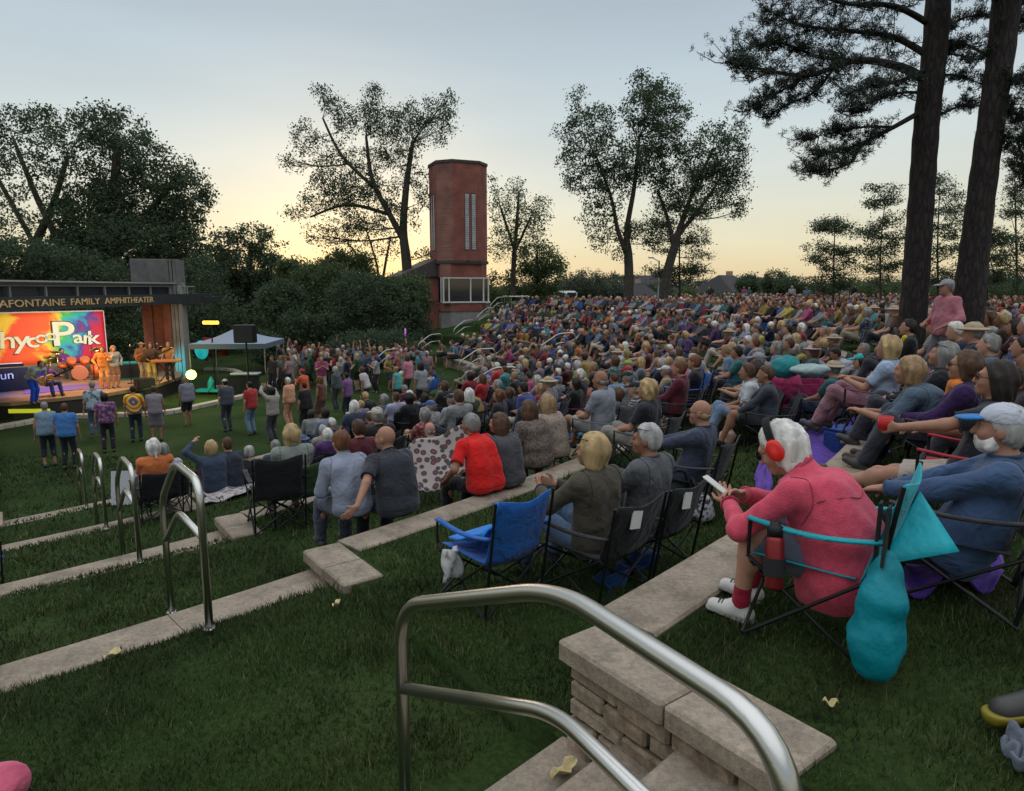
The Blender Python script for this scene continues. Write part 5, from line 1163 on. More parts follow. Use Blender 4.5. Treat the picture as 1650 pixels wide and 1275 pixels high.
        if dist < 8:
            from mathutils.bvhtree import BVHTree
            bv = BVHTree.FromPolygons([v_.co for v_ in shirt_o.data.vertices], [tuple(p_.vertices) for p_ in shirt_o.data.polygons]); m_ = MB()
            def seam(pts):
                out = []
                for q_ in smooth_path(pts, 6):
                    l_, n_, _, _ = bv.find_nearest(q_)
                    if l_ is not None: out.append(l_ + n_ * .0022)
                if len(out) > 2: m_.tube(out, .0032, 4)
            for i, sg_ in ((0, -1), (1, 1)):
                s0 = J['sh'][i]; seam([s0 + V3(-sg_ * .035, .02, .09), s0 + V3(-sg_ * .025, -.07, .04), s0 + V3(-sg_ * .02, -.10, -.06), s0 + V3(-sg_ * .02, -.07, -.14)])
            seam([J['sh'][0] + V3(.02, -.12, -.02), ch + V3(0, -.16, .07), J['sh'][1] + V3(-.02, -.12, -.02)]) if kw.get('loose') else None
            seam([pe + V3(-.16 * so, -.06, .0) , pe + V3(-.08, -.18, .0), pe + V3(.08, -.18, .0), pe + V3(.16 * so, -.06, .0)])
            if m_.v: m_.build("seam", sm_, shirt_o, True, color=tuple(q_ * .6 for q_ in shirt))
    f = Field()
    f.cone(pe + V3(-.065 * so, 0, .0), pe + V3(.065 * so, 0, .0), .108 * so, .108 * so, .03); f.cone(be * .25 + pe * .75 + V3(-.05 * so, .005, 0), pe, .100 * so, .10 * so, .02); f.cone(be * .25 + pe * .75 + V3(.05 * so, .005, 0), pe, .100 * so, .10 * so, .02)
    for i in (0, 1):
        hpj, k, a = J['hip'][i], J['knee'][i], J['ank'][i]; hpj = hpj + (k - hpj) * .06 - V3(0, 0, .012)
        if leg == 'long': f.cone(hpj, k, .092, .072, .05); f.cone(k, a, .074, .064, .03, 0, flat=.97)
        elif leg == 'crop': f.cone(hpj, k, .092, .072, .05); f.cone(k, a, .074, .068, .03, 0, flat=.55)
        elif leg == 'skirt': f.cone(hpj, k, .105, .12, .08, 0, flat=1.05)
        else: f.cone(hpj, k, .094, .090, .05, 0, flat=.86)
    blob("trousers", f, vox, pants_mat or M_CLOTH, root, pants, wr * .9 if dist < 16 else 0, 16, seed + 3)
    for i in (0, 1):
        a = J['ank'][i]; k = J['knee'][i]; sh_ = (a - k) / (np.linalg.norm(a - k) + 1e-9); up = -sh_
        fwd = V3(0, 1, 0) - sh_ * sh_[1]; fwd /= np.linalg.norm(fwd) + 1e-9
        if dist < 22:
            f = Field(); s0 = a + sh_ * .035; f.cone(s0 - fwd * .035, s0 + fwd * .13 + sh_ * .012, .042, .034, .02); f.cone(a - sh_ * .01, s0 + fwd * .05, .042, .042, .02); f.cut(a + sh_ * .072, sh_); f.cut(a - sh_ * .02, -sh_)
            blob("shoe", f, max(vox * .8, .008), M_PLAST, root, shoes)
            if dist < 5:
                f = Field(); f.cone(s0 - fwd * .037 + sh_ * .028, s0 + fwd * .135 + sh_ * .030, .043, .037, .02); f.cut(s0 + sh_ * .022, -sh_); f.cut(a + sh_ * .075, sh_); so_ = blob("sole", f, .008, M_PLAST, root, tuple(q_ * .45 for q_ in shoes))
            if dist < 5:
                mb = MB(); sx = np.cross(fwd, up)
                for j in range(5): c_ = s0 + fwd * (.035 + .017 * j) + up * (.043 - .0035 * j); mb.tube([c_ - sx * .024 - up * .008, c_ + up * .002, c_ + sx * .024 - up * .008], .0035, 5)
                mb.build("shoelace", M_CLOTH, root, color=(.06, .06, .06) if shoes[0] > .3 else (.3, .3, .3))
            if sock: f = Field(); f.cone(a - sh_ * .10, a, .043, .044, .01, 0, flat=1.0); blob("sock", f, vox, M_CLOTH, root, sock)
    if hair and hair != 'bald': blob("hair", hair_field(J, hair, fine), vox, M_HAIR, root, HC[hc], (.0035 if fine else .006) if dist < 16 else 0, (min(150, 1.1 / vox) if hair != 'fluffy' else 70), seed, .16 if hair != 'fluffy' else 1.0)
    if beard: blob("beard", hair_field(J, 'beard', fine), vox, M_HAIR, root, HC[beard], .002, 70, seed)
    H, c = J['HM'], J['head']; T = lambda *a: c + H @ V3(*a)
    if hat:
        f = Field(); f.ell(T(0, -.012, .048), (.087, .107, .085), .01, 0, H); f.cut(T(0, 0, .035), H @ V3(0, 0, -1))
        blob("hat", f, vox, M_CLOTH, root, hatc)
        f = Field()
        if hat == 'cap': f.ell(T(0, .115, .040), (.075, .085, .009 + vox * .35), .005, 0, H @ rotm(0, R(-8))); f.cut(T(0, .07, 0), H @ V3(0, -1, 0))
        else: f.ell(T(0, -.01, .045), (.165, .18, .010 + vox * .4), .005, 0, H)
        blob("hat_brim", f, vox, M_CLOTH, root, visor or hatc)
    if glass:
        mb = MB(); up = .085 if glass == 'top' else .006; fy = .095 if glass != 'top' else .062
        for s in (-1, 1):
            mb.lathe(tuple(T(s * .033, fy + .004, up)), [(.0, 0), (.025, 0), (.025, .005), (.0, .006)], 10, 0, Matrix(np.array(H @ rotm(0, R(-90)))).to_4x4()); mb.tube([T(s * .055, fy, up), T(s * .084, .03, up + .006), T(s * .080, -.03, up)], .003, 5)
        mb.tube([T(-.012, fy + .006, up), T(.012, fy + .006, up)], .003, 5); mb.build("glasses", M_BLACKM, root)
    if extra: extra(root, J)
    return root, J
def head_h(pose, kw): J = skeleton(pose, kw); return J['head'][2], J['head'][1]
PS = .93                               # people's size against the bowl's
def put(label, u, v, pose='chair', face=0, zb=None, D=None, **kw):
    """a person whose head is seen at (u, v); faces the stage, turned by `face` degrees (to their left when positive)"""
    hz, hy = head_h(pose, kw); sc = kw.get('scale', 1) * PS; hz *= sc; hy *= sc
    if zb is not None: P = at(u, v, zb + hz); P.z = zb
    else:
        up = pose in ('stand', 'clap', 'wave', 'phone')
        if D is None: D = float(np.interp(v, [560, 580, 600, 620, 655], [30, 27, 22, 18, 14.5]) if up else np.interp(v, [560, 600, 650, 700, 725], [15, 12.5, 9.5, 7.5, 6]))
        X, Y, Z = ray(u, v); t = np.arange(D * .6, D * 1.5, .01)
        e = np.abs(EYE + Z * t - (gz(X * t, Y * t) + hz)) + .12 * np.abs(t - D) / D; i = int(np.argmin(e)); P = Vector((X * t[i], Y * t[i], 0))
    rz = math.atan2(ST[1] - P.y, ST[0] - P.x) - math.pi / 2 + R(face)
    x, y = P.x + math.sin(rz) * hy, P.y - math.cos(rz) * hy
    z = P.z if zb is not None else float(gz(x, y))
    d = math.hypot(P.x, P.y); HERE.append((x, y))
    r, J = person(label, x, y, z, rz, pose, dist=d, **kw)
    return r, J, (x, y, z, rz, d)
HERE = []
# ------------------------------------------------------------------ camp chairs
def chair_proto():
    t = thing("camp_chair", "x", "chair", (0, 0, -50))
    def lin(a, b): return [Vector(a), Vector(b)]
    mb = MB(); mb.sheet(lambda a, b: ((a - .5) * .52, -.23 + .50 * b, .435 - .07 * math.sin(math.pi * a) * (.6 + .4 * math.sin(math.pi * b)) + .02 * b), 10, 8, .008); mb.build("seat", M_CLOTH, t, True)
    mb = MB(); mb.sheet(lambda a, b: ((a - .5) * (.54 - .03 * b), -.25 - .15 * b - .05 * math.sin(math.pi * a) * (1 - .4 * b), .41 + .50 * b + .02 * math.cos(math.pi * 2 * a) * b), 10, 8, .010); mb.build("backrest", M_CLOTH, t, True)
    for s in (-1, 1):
        mb = MB(); mb.sheet(lambda a, b: (s * (.27 + .05 * b), -.34 + .62 * a, .655 - .035 * math.sin(math.pi * a)), 10, 2, .012); mb.build("armrest", M_CLOTH, t, True)
        mb = MB(); mb.tube(lin((s * .28, -.27, .02), (s * .285, -.40, .93)), .011, 6); mb.build("back_post", M_BLACKM, t)
        mb = MB(); mb.tube(lin((s * .30, .27, .02), (s * .30, -.30, .46)), .010, 6); mb.tube(lin((s * .30, .27, .46), (s * .30, .27, .65)), .010, 6); mb.build("leg", M_BLACKM, t)
        mb = MB(); mb.tube(lin((s * .29, -.28, .02), (s * .29, .28, .45)), .010, 6); mb.build("leg", M_BLACKM, t)
        mb = MB(); mb.tube(lin((s * .30, .28, .02), (-s * .30, .26, .43)), .010, 6); mb.build("leg", M_BLACKM, t)
        mb = MB(); mb.tube(lin((s * .28, -.28, .02), (-s * .28, -.30, .43)), .010, 6); mb.build("leg", M_BLACKM, t)
    return t
CHAIR0 = chair_proto(); CH_USED = []; KIDS0 = list(CHAIR0.children)
def chair(label, x, y, z, rz, col, scale=1.0, sit=.50):
    t = CHAIR0 if not CH_USED else CHAIR0.copy()
    if CH_USED: COL.objects.link(t)
    kids = KIDS0 if CH_USED else []
    scale *= PS
    t.location = (x, y, z); t.rotation_euler = (0, 0, rz); t.scale = (scale, scale, scale * max(.80, sit / .50)); t["label"] = label; t["group"] = "folding camp chairs"
    for c in kids: d = c.copy(); COL.objects.link(d); d.parent = t
    for c in t.children:
        if c.name.split('.')[0] in ('seat', 'backrest', 'armrest'): c.color = (*col, 1)
    CH_USED.append(t); return t
BLK = (.014, .014, .016)
def seated(label, clab, u, v, col=BLK, face=0, **kw):
    r, J, q = put(label, u, v, kw.pop('pose', 'chair'), face, **kw); pz = J['pel'][2] * kw.get('scale', 1)
    chair(clab, q[0], q[1], q[2], q[3], col, kw.get('scale', 1), max(.30, pz)); return r, J, q
def loc2w(q, p, sc=1.0):
    sc = sc * PS
    c, s = math.cos(q[3]), math.sin(q[3]); return Vector((q[0] + (p[0] * c - p[1] * s) * sc, q[1] + (p[0] * s + p[1] * c) * sc, q[2] + p[2] * sc))
def pat_mat(name, cols, scale, kind='noise', thr=.04):
    m, nt, b = nodes(name); tc = N(nt, "ShaderNodeTexCoord")
    n = N(nt, "ShaderNodeTexVoronoi" if kind == 'vor' else "ShaderNodeTexNoise"); n.inputs["Scale"].default_value = scale; nt.links.new(tc.outputs["Object"], n.inputs["Vector"])
    r = ramp(nt, n.outputs["Distance" if kind == 'vor' else "Fac"], cols); nt.links.new(r, b.inputs["Base Color"]); b.inputs["Roughness"].default_value = .9; return m

# ------------------------------------------------------------------ the nearest people
PINK = (.58, .068, .115)
phone_hand = ({'palm': (.3, .4, .9), 'curl': .55}, {'palm': (-.9, .1, -.3), 'curl': .5})
r, J, q = seated("grey-haired woman in a pink fleece and red earmuffs hunched over her phone", "teal camp chair under the woman in the pink fleece", 1256, 722, (.005, .30, .36), 16, D=3.0,
    shirt=PINK, sleeve='long', pants=(.10, .11, .15), leg='short', hair='bob', hc='white', skin='l', shoes=(.55, .54, .50), sock=(.28, .01, .03), stout=1.28, scale=.95, wr=.005, fem=True,
    pz=.32, lean=-6, hunch=25, hp=-30, hands=[(-.05, .56, .56), (.07, .53, .58)], hand=phone_hand, feet=[(-.16, .44, .08), (.10, .47, .08)], poles=[(-.8, -.3, -.35), (.8, -.3, -.35)], kpoles=[(-.25, .7, 1), (.1, .7, 1)], hemd=.07, loose=.05, shirt_mat=M_FLEECE, glass='on')
LADY = (r, J, q); lc = CH_USED[-1]; fwd_ = loc2w(q, (-.02, .12, 0)); lc.location = fwd_; lc.scale = (.83, .80, .80)
H, c = J['HM'], J['head']; T = lambda *a: c + H @ V3(*a)
em = thing("earmuffs", "red cup ear defenders with a black headband on the grey-haired woman", "ear defenders", (0, 0, 0)); em.location = loc2w(q, c, .97); em.rotation_euler = (0, 0, q[3]); em.scale = (.97 * PS,) * 3
HT = lambda *a: H @ V3(*a)
mb = MB(); P = [HT(.098 * math.sin(a), -.012, .02 + .118 * math.cos(a)) for a in np.linspace(-1.7, 1.7, 18)]
for i in range(17): 
    a, b = Vector(P[i]), Vector(P[i + 1]); dd = (b - a).normalized(); fw = Vector(HT(0, 1, 0)); nn = dd.cross(fw)
    mb.add([a + fw * .017 - nn * .008, a - fw * .017 - nn * .008, b - fw * .017 - nn * .008, b + fw * .017 - nn * .008, a + fw * .017 + nn * .006, a - fw * .017 + nn * .006, b - fw * .017 + nn * .006, b + fw * .017 + nn * .006], [(0, 1, 2, 3), (7, 6, 5, 4), (0, 4, 5, 1), (2, 6, 7, 3), (1, 5, 6, 2), (0, 3, 7, 4)])
mb.build("headband", M_BLK, em)
for s in (-1, 1):
    mb = MB(); Mx = Matrix(np.array(H @ rotm(0, 0, R(90 * s)))).to_4x4()
    mb.lathe((0, 0, 0), [(.030, 0), (.041, .004), (.043, .018), (.040, .034), (.028, .042), (.0, .043)], 20, 0, Matrix.Translation(Vector(HT(s * .083, -.01, -.015))) @ Mx @ Matrix.Diagonal((1.28, .95, 1, 1))); mb.build("ear_cup", mat("red_plastic", (.62, .02, .015), .35), em, True)
# phone
ph = MB(); ph.box((0, 0, 0), (.078, .155, .011), bev=.005); o = ph.build("smartphone", mat("phone_case", (.62, .62, .60), .35)); pm = (J['hand'][0] + J['hand'][1]) / 2 + V3(-.0, .085, .035)
o.location = loc2w(q, pm, .97); o.rotation_euler = (R(32), R(8), q[3] + R(8)); tag(o, "white smartphone in the hands of the woman in pink", "smartphone")
# bottle in the cup holder
bt = thing("water_bottle", "dark red steel bottle in the teal chair's cup holder", "bottle", loc2w(q, (-.37, .22, .30), .97), 0); bt.rotation_euler = (R(-6), R(14), q[3])
MB().lathe((0, 0, 0), [(.030, 0), (.036, .006), (.036, .19), (.030, .205)], 18).build("flask", mat("maroon_steel", (.20, .02, .02), .35, .4), bt, True); MB().lathe((0, 0, .205), [(.031, 0), (.031, .04), (.02, .048), (.02, .06), (.0, .062)], 16).build("lid", M_BLACKM, bt, True)
mb = MB(); mb.lathe((0, 0, .05), [(.041, 0), (.043, .0), (.043, .07), (.041, .07)], 16); mb.build("holder_mesh", M_BLK, bt)
# teal stuff sack hanging from the chair back
sk = thing("chair_bag", "teal chair carry bag hanging from the back of the teal camp chair", "bag", loc2w(q, (-.33, -.20, .02), .97), q[3]); sk.scale = (.86, .86, .88)
f = Field()
for a, b, ra, rb in (((-.07, 0, .10), (-.055, .01, .20), .085, .10), ((-.055, .01, .20), (-.03, 0, .34), .10, .088), ((-.03, 0, .34), (0, 0, .46), .085, .055), ((.02, .01, .16), (.03, .02, .32), .07, .06), ((0, 0, .46), (.01, 0, .53), .05, .03)): f.cone(a, b, ra, rb, .05)
blob("sack", f, .009, M_NYLON, sk, (.0, .20, .25), .006, 15, 4)
mb = MB(); mb.sheet(lambda a, b: (-.02 + .07 * (a - .5) + .05 * b, .01, .50 + .24 * b), 3, 6, .012); mb.sheet(lambda a, b: (.05 + .06 * (a - .5) + .03 * b, .05, .40 + .34 * b), 3, 6, .012); mb.build("strap", M_BLK, sk)
# the folded-over top of her chair back
mb = MB(); e0, e1, e2, e3 = Vector((-.20, -.30, .50)), Vector((-.05, -.62, .60)), Vector((.16, -.42, .80)), Vector((.28, -.30, .52))
for a, b, c_ in ((e0, e1, e2), (e1, e2, e3)): mb.sheet(lambda p, w_: a + (b - a) * p * (1 - w_ * .999) + (c_ - a) * w_, 6, 6, .01)
o = mb.build("backrest_flap", M_NYLON, CH_USED[-1], True, color=(.005, .32, .38))
# capped man with beard
r, J, q = seated("bearded man in a white cap and blue sweatshirt lying back with folded hands", "black low camp chair under the bearded man in the white cap", 1612, 692, BLK, 16, D=3.0,
    shirt=(.045, .085, .17), sleeve='long', pants=(.012, .012, .014), leg='long', hair='short', hc='silver', skin='m', hat='cap', hatc=(.44, .46, .52), visor=(.015, .16, .42), beard='white', pose='recline', pz=.27, lean=34, hunch=16,
    hp=4, hands=[(-.06, .34, .52), (.02, .36, .50)], feet=[(-.12, .86, .10), (.12, .82, .10)], stout=1.15, wr=.006)
# woman behind with mug
r, J, q = put("dark-haired woman in sunglasses with bare legs stretched out, lifting a red mug", 1603, 612, 'recline', 12, D=4.3, shirt=(.02, .02, .03), pants=(.36, .31, .26), leg='short', hair='long', hc='dark', skin='m', glass='on', fem=True,
    pz=.34, lean=24, hunch=12, hands=[(-.30, .52, .62), (.16, .30, .58)], feet=[(-.10, 1.0, .10), (.10, .93, .08)], kpoles=[(0, .2, 1), (0, .2, 1)], hand=({'curl': 1.2, 'palm': (.6, .2, 0)}, {}), shoes=(.06, .05, .045), hp=8)
chair("red camp chair under the dark-haired woman with the mug", q[0], q[1], q[2], q[3], (.40, .012, .03), 1, .36)
mg = thing("mug", "red enamel mug held up by the dark-haired woman in sunglasses", "mug", loc2w(q, J['hand'][0] + V3(.02, .085, -.03)), q[3])
MB().lathe((0, 0, 0), [(.036, 0), (.042, .004), (.044, .085), (.040, .085), (.038, .01)], 18).build("cup", mat("red_enamel", (.45, .015, .015), .3), mg, True); MB().tube([(.043, 0, .07), (.075, 0, .065), (.075, 0, .03), (.042, 0, .02)], .006, 6).build("handle", MATS["red_enamel"], mg)
# right-hand group
seated("woman in a denim shirt leaning forward with hands stretched out, bare shins", "black camp chair under the woman in the denim shirt", 1463, 597, BLK, 18, D=6.3, shirt=(.075, .115, .16), sleeve='half', pants=(.03, .045, .07), leg='crop', hair='bob', hc='sandy', skin='m', fem=True,
    lean=-14, hunch=16, pz=.28, hands=[(-.12, .62, .50), (.06, .60, .48)], shoes=(.05, .03, .02), hyaw=-10)
seated("grey-haired woman with sunglasses on her head, dark jacket", "black camp chair behind the denim-shirted woman", 1518, 572, BLK, 10, D=6.5, pz=.30, shirt=(.012, .012, .016), sleeve='long', hair='bob', hc='grey', skin='m', glass='top', fem=True, hp=10, lean=18)
seated("brown-haired woman in sunglasses, orange scarf and purple jacket", "plum camp chair under the woman with the orange scarf", 1553, 590, (.03, .01, .05), 10, D=5.2, pz=.30, shirt=(.028, .010, .06), sleeve='long', hair='bob', hc='brown', skin='m', glass='on', fem=True, hp=6, lean=16,
    extra=lambda root, J: blob("scarf", Field().cone(J['neck0'] + V3(-.07, .05, .0), J['neck0'] + V3(.07, .06, -.0), .05, .05, .02).cone(J['neck0'] + V3(0, .09, .0), J['neck0'] + V3(.03, .12, -.1), .045, .03, .02), .012, M_CLOTH, root, (.75, .22, .03)))
seated("person in a blue-grey hoodie with a pale face near the right edge", "dark camp chair under the person in the blue-grey hoodie", 1592, 556, BLK, 15, D=5.6, pz=.30, shirt=(.07, .085, .105), sleeve='long', hair='short', hc='grey', skin='l', hp=3)
seated("person in a dark jacket at the frame's right edge behind the bearded man", "dark camp chair at the frame's right edge", 1646, 560, BLK, 15, D=5.2, pz=.30, shirt=(.04, .045, .05), sleeve='long', hair='short', hc='dark', skin='m')
seated("woman in black with auburn hair at the right edge by the red chair", "black chair under the auburn-haired woman at the right edge", 1650, 600, BLK, 14, D=4.6, pz=.30, shirt=(.02, .012, .016), sleeve='long', hair='bob', hc='auburn', skin='m', fem=True)
seated("woman in a teal cap and grey shirt seated with bare legs crossed", "maroon camp chair under the woman in the teal cap", 1386, 583, (.20, .02, .04), 18, D=9.2, pz=.30, shirt=(.19, .18, .17), pants=(.03, .03, .035), leg='short', hair='bob', hc='dark', skin='l', hat='cap', hatc=(.04, .36, .40), fem=True, lean=8,
    hands=[(-.08, .38, .60), (.08, .36, .60)], feet=[(-.10, .56, .08), (.06, .50, .08)], shoes=(.03, .03, .03))
seated("blonde woman in a pale blue top, back row behind the teal cap", "rust camp chair under the blonde woman in pale blue", 1429, 560, (.14, .03, .03), 6, D=11, pz=.30, shirt=(.30, .37, .50), hair='bob', hc='blond', skin='m', fem=True, pants=(.25, .12, .15), leg='long', hands=[(-.05, .30, .58), (.05, .30, .60)])
seated("person in a white patterned shirt bending over the wagon", "grey chair under the person in the white patterned shirt", 1345, 572, BLK, 30, D=10.5, pz=.30, shirt=(.42, .44, .50), hair='short', hc='dark', skin='t', lean=-10, hunch=20, hp=-20)
seated("person in a pink sun hat near the teal bag", "black chair under the person in the pink sun hat", 1308, 566, BLK, 10, D=10, pz=.30, shirt=(.06, .10, .09), hat='sun', hatc=(.50, .34, .36), hair='bob', hc='brown', skin='m', fem=True)
seated("man in a navy crewneck and shorts sitting upright with hands on knees", "black stool chair under the man in the navy crewneck", 1232, 604, BLK, 24, D=6.0, shirt=(.040, .045, .062), sleeve='long', pants=(.035, .035, .04), leg='short', hair='crop', hc='brown', skin='t', lean=4, hands=[(-.14, .42, .46), (.14, .42, .46)], shoes=(.02, .02, .02), hyaw=12)
seated("person in a white tee and pale jeans beside the man in navy", "black chair under the person in the white tee", 1203, 600, BLK, 30, D=6.6, shirt=(.48, .50, .52), pants=(.15, .22, .32), leg='long', hair='short', hc='brown', skin='t', lean=2)
seated("person in a grey cap and orange top behind the man in navy", "dark chair under the person in orange", 1221, 580, BLK, 24, D=7.2, shirt=(.60, .13, .03), hair='short', hc='grey', skin='m', hat='cap', hatc=(.25, .26, .29))
r, J, q = put("person in a pink shirt and grey cap standing between the pine trunks", 1523, 478, 'stand', 40, D=9.6, shirt=(.42, .15, .19), sleeve='half', hair='short', hc='grey', skin='m', hat='cap', hatc=(.26, .26, .29), pants=(.12, .12, .13), stout=1.2, hands=[(-.2, .2, 1.0), (.2, .2, 1.05)])
seated("man in black with a yellow bag strap left of the left pine's foot", "black chair at the left pine's foot", 1462, 528, BLK, 10, D=9, shirt=(.015, .015, .015), sleeve='long', hair='crop', hc='dark', skin='m', extra=lambda root, J: blob("yellow_strap", Field().cone(J['sh'][0] + V3(.03, .07, .07), J['belly'] + V3(-.05, .15, 0), .035, .035, .01), .015, M_CLOTH, root, (.65, .50, .02)))
# chairs row left of the nearest seat wall
seated("bald man in glasses and a navy hoodie lying back in a dark chair", "dark padded camp chair under the bald man in glasses", 1128, 664, (.03, .034, .036), 14, D=5.0, shirt=(.042, .052, .085), sleeve='long', pants=(.04, .05, .07), hair='fringe', hc='sandy', skin='m', glass='on', pose='recline', pz=.34, lean=24, hunch=10,
    hands=[(-.14, .40, .62), (.12, .38, .62)], feet=[(-.14, .80, .12), (.12, .76, .10)], hyaw=8)
seated("silver-haired man in a grey shirt, sunglasses pushed up on his head", "black camp chair with a white label behind the silver-haired man", 1042, 708, BLK, 8, D=4.9, shirt=(.085, .088, .095), sleeve='long', pants=(.03, .03, .035), leg='short', hair='short', hc='silver', skin='t', glass='top', lean=12, hands=[(-.10, .30, .70), (.05, .32, .68)], hyaw=25)
seated("blonde bobbed woman in an olive jacket and jeans, hands lifted", "black camp chair with a white label behind the blonde woman in olive", 953, 726, BLK, 6, D=4.7, shirt=(.060, .052, .036), sleeve='long', pants=(.10, .16, .26), leg='long', hair='bob', hc='blond', skin='m', glass='top', fem=True, lean=6, hands=[(-.14, .40, .68), (.02, .40, .68)], hyaw=10, hand=({'palm': (.8, 0, .2), 'curl': .3}, {'palm': (-.8, 0, .2), 'curl': .3}))
for c_ in CH_USED:
    if "white label" in c_["label"]: MB().box((-.08, -.418, .79), (.10, .012, .15), rz=.0, M=Matrix.Rotation(R(12), 3, 'Y').to_4x4()).build("paper_label", M_WHITE, c_)
# empty blue chair
bp = at(790, 975, 2.2)
BC = chair("empty bright blue camp chair with a white bag hanging beneath", bp.x, bp.y, float(gz(bp.x, bp.y)), math.atan2(ST[1] - bp.y, ST[0] - bp.x) - math.pi / 2 + R(6), (.008, .10, .38), .90)
qb = (bp.x, bp.y, BC.location.z, BC.rotation_euler[2])
mb = MB(); mb.sheet(lambda a, b: (.02 + .36 * (a - .5), -.13 + .36 * b, .40 + .05 * math.sin(a * 9 + b * 4) * (1 - b) + .10 * (1 - b) ** 2), 10, 8, .012); o = mb.build("folded_jacket", M_CLOTH, None, True, color=(.01, .17, .55)); o.location = (*qb[:2], qb[2]); o.rotation_euler = (0, 0, qb[3]); tag(o, "crumpled bright blue cloth lying on the empty blue chair's seat", "cloth")
mb = MB(); mb.sheet(lambda a, b: (-.27 + .16 * (a - .5) * (.6 + .4 * b), .05 + .03 * math.sin(a * 8 + b * 5), .40 - .19 * b), 6, 6, .03); o = mb.build("white_bag", mat("white_plastic_bag", (.50, .50, .48), .5, c2=(.36, .36, .35), scale=20), None, True); o.location = (*qb[:2], qb[2]); o.rotation_euler = (0, 0, qb[3]); tag(o, "small white bag dangling under the empty blue chair", "bag")
# the low wall sitters
Z1 = 2.222
r, J, q = put("woman with a short auburn haircut in a pale grey-blue sweatshirt on the seat wall", 549, 712, 'wall', 4, Z1, shirt=(.225, .25, .32), sleeve='long', pants=(.07, .08, .11), leg='long', hair='short', hc='auburn', skin='l', fem=True, hunch=16, wr=.006, hands=[(-.08, .34, .20), (.10, .34, .20)], scale=.97)
qa = q
r, J, q = put("bald man in a dark tee with his arm around the woman in grey-blue", 622, 706, 'wall', 4, Z1, shirt=(.030, .033, .042), sleeve='short', pants=(.018, .020, .028), leg='long', hair='bald', skin='m', stout=1.12, hyaw=28, hunch=14,
    hands=[(-.60, -.22, .16), (.10, .36, .22)], poles=[(-.4, -.9, .1), (.7, -.5, -.6)], hand=({'palm': (.2, .9, .1), 'curl': .25, 'dir': (-.75, .15, -.6), 'scale': 1.1}, {}))
put("grey-haired man in a bright red tee on the seat wall", 758, 684, 'wall', 8, Z1, shirt=(.62, .012, .010), pants=(.012, .012, .014), leg='long', hair='short', hc='grey', skin='t', stout=1.18, hyaw=4, hunch=18, hands=[(-.30, .30, .14), (.12, .36, .18)])
put("long-haired woman in a charcoal tee beside the man in red", 803, 682, 'wall', 6, Z1, shirt=(.062, .060, .068), pants=(.03, .03, .04), leg='long', hair='long', hc='brown', skin='m', fem=True, hyaw=20, glass='top', scale=.95)
put("brunette woman wrapped in a brown patterned shawl on the seat wall", 850, 660, 'wall', 4, Z1, shirt=(.10, .075, .062), sleeve='long', pants=(.03, .03, .04), leg='long', hair='long', hc='brown', skin='m', fem=True, stout=1.1, scale=.96, shirt_mat=pat_mat("brown_shawl", [(.35, (.055, .042, .036)), (.5, (.16, .12, .095)), (.62, (.07, .052, .045))], 22))
put("honey-blonde woman in a beige lace top on the seat wall", 880, 650, 'wall', 4, Z1, shirt=(.22, .17, .13), sleeve='long', pants=(.10, .05, .03), leg='long', hair='long', hc='sandy', skin='m', fem=True, scale=.96, shirt_mat=pat_mat("beige_lace", [(.35, (.15, .115, .09)), (.5, (.30, .24, .19)), (.62, (.20, .155, .125))], 26))
# terrace below the seat wall
seated("man in a grey tee seated side-on near the folded table", "grey low chair under the man in the grey tee", 967, 612, (.10, .10, .11), 10, D=7.6, shirt=(.21, .225, .26), pants=(.30, .29, .27), leg='short', hair='fringe', hc='grey', skin='t', lean=6, pz=.36, hyaw=5)
seated("curly blonde woman in a black top in a grey camp chair", "grey camp chair under the curly blonde woman in black", 1041, 628, (.04, .042, .045), 14, D=6.6, shirt=(.02, .022, .03), hair='fluffy', hc='blond', skin='m', fem=True, lean=10, pants=(.25, .23, .2))
for u, v, lab, k in ((1068, 668, "left one of two bright blue camp chairs amid the crowd", 1), (1102, 682, "right one of two bright blue camp chairs amid the crowd", 1)):
    p = at(u, v, 2.2); chair(lab, p.x, p.y, float(gz(p.x, p.y)), math.atan2(ST[1] - p.y, ST[0] - p.x) - math.pi / 2 + R(10), (.02, .13, .50), .95); HERE.append((p.x, p.y))
seated("auburn-haired woman in a dark red sweater behind the blue chairs", "dark chair under the woman in the dark red sweater", 1094, 594, BLK, 16, D=8.5, shirt=(.09, .012, .02), sleeve='long', hair='short', hc='auburn', skin='m', fem=True)
seated("red-haired man in a black jacket right of the dark red sweater", "dark chair under the red-haired man in black", 1118, 584, BLK, 16, D=8.8, shirt=(.015, .015, .018), sleeve='long', hair='short', hc='auburn', skin='m')
seated("man in a lime cap and slate shirt leaning on his knees", "slate chair under the man in the lime cap", 1012, 582, BLK, 14, D=9.8, shirt=(.10, .125, .135), hair='short', hc='grey', skin='t', hat='cap', hatc=(.28, .36, .06), lean=-6)
seated("woman with long pale hair behind the lime cap", "black chair under the woman with long pale hair", 1031, 574, BLK, 14, D=10.2, shirt=(.13, .15, .16), hair='long', hc='blond', skin='m', fem=True)
seated("white-haired woman in black and white, hand at her chin", "black chair under the white-haired woman in black and white", 934, 604, BLK, 14, D=9.6, shirt=(.02, .02, .024), sleeve='half', hair='short', hc='white', skin='l', fem=True)
seated("fair-haired boyish person in a white tee and black gilet", "black chair under the person in the black gilet", 955, 592, BLK, 12, D=10, shirt=(.02, .02, .024), sleeve='short', hair='short', hc='sandy', skin='m')
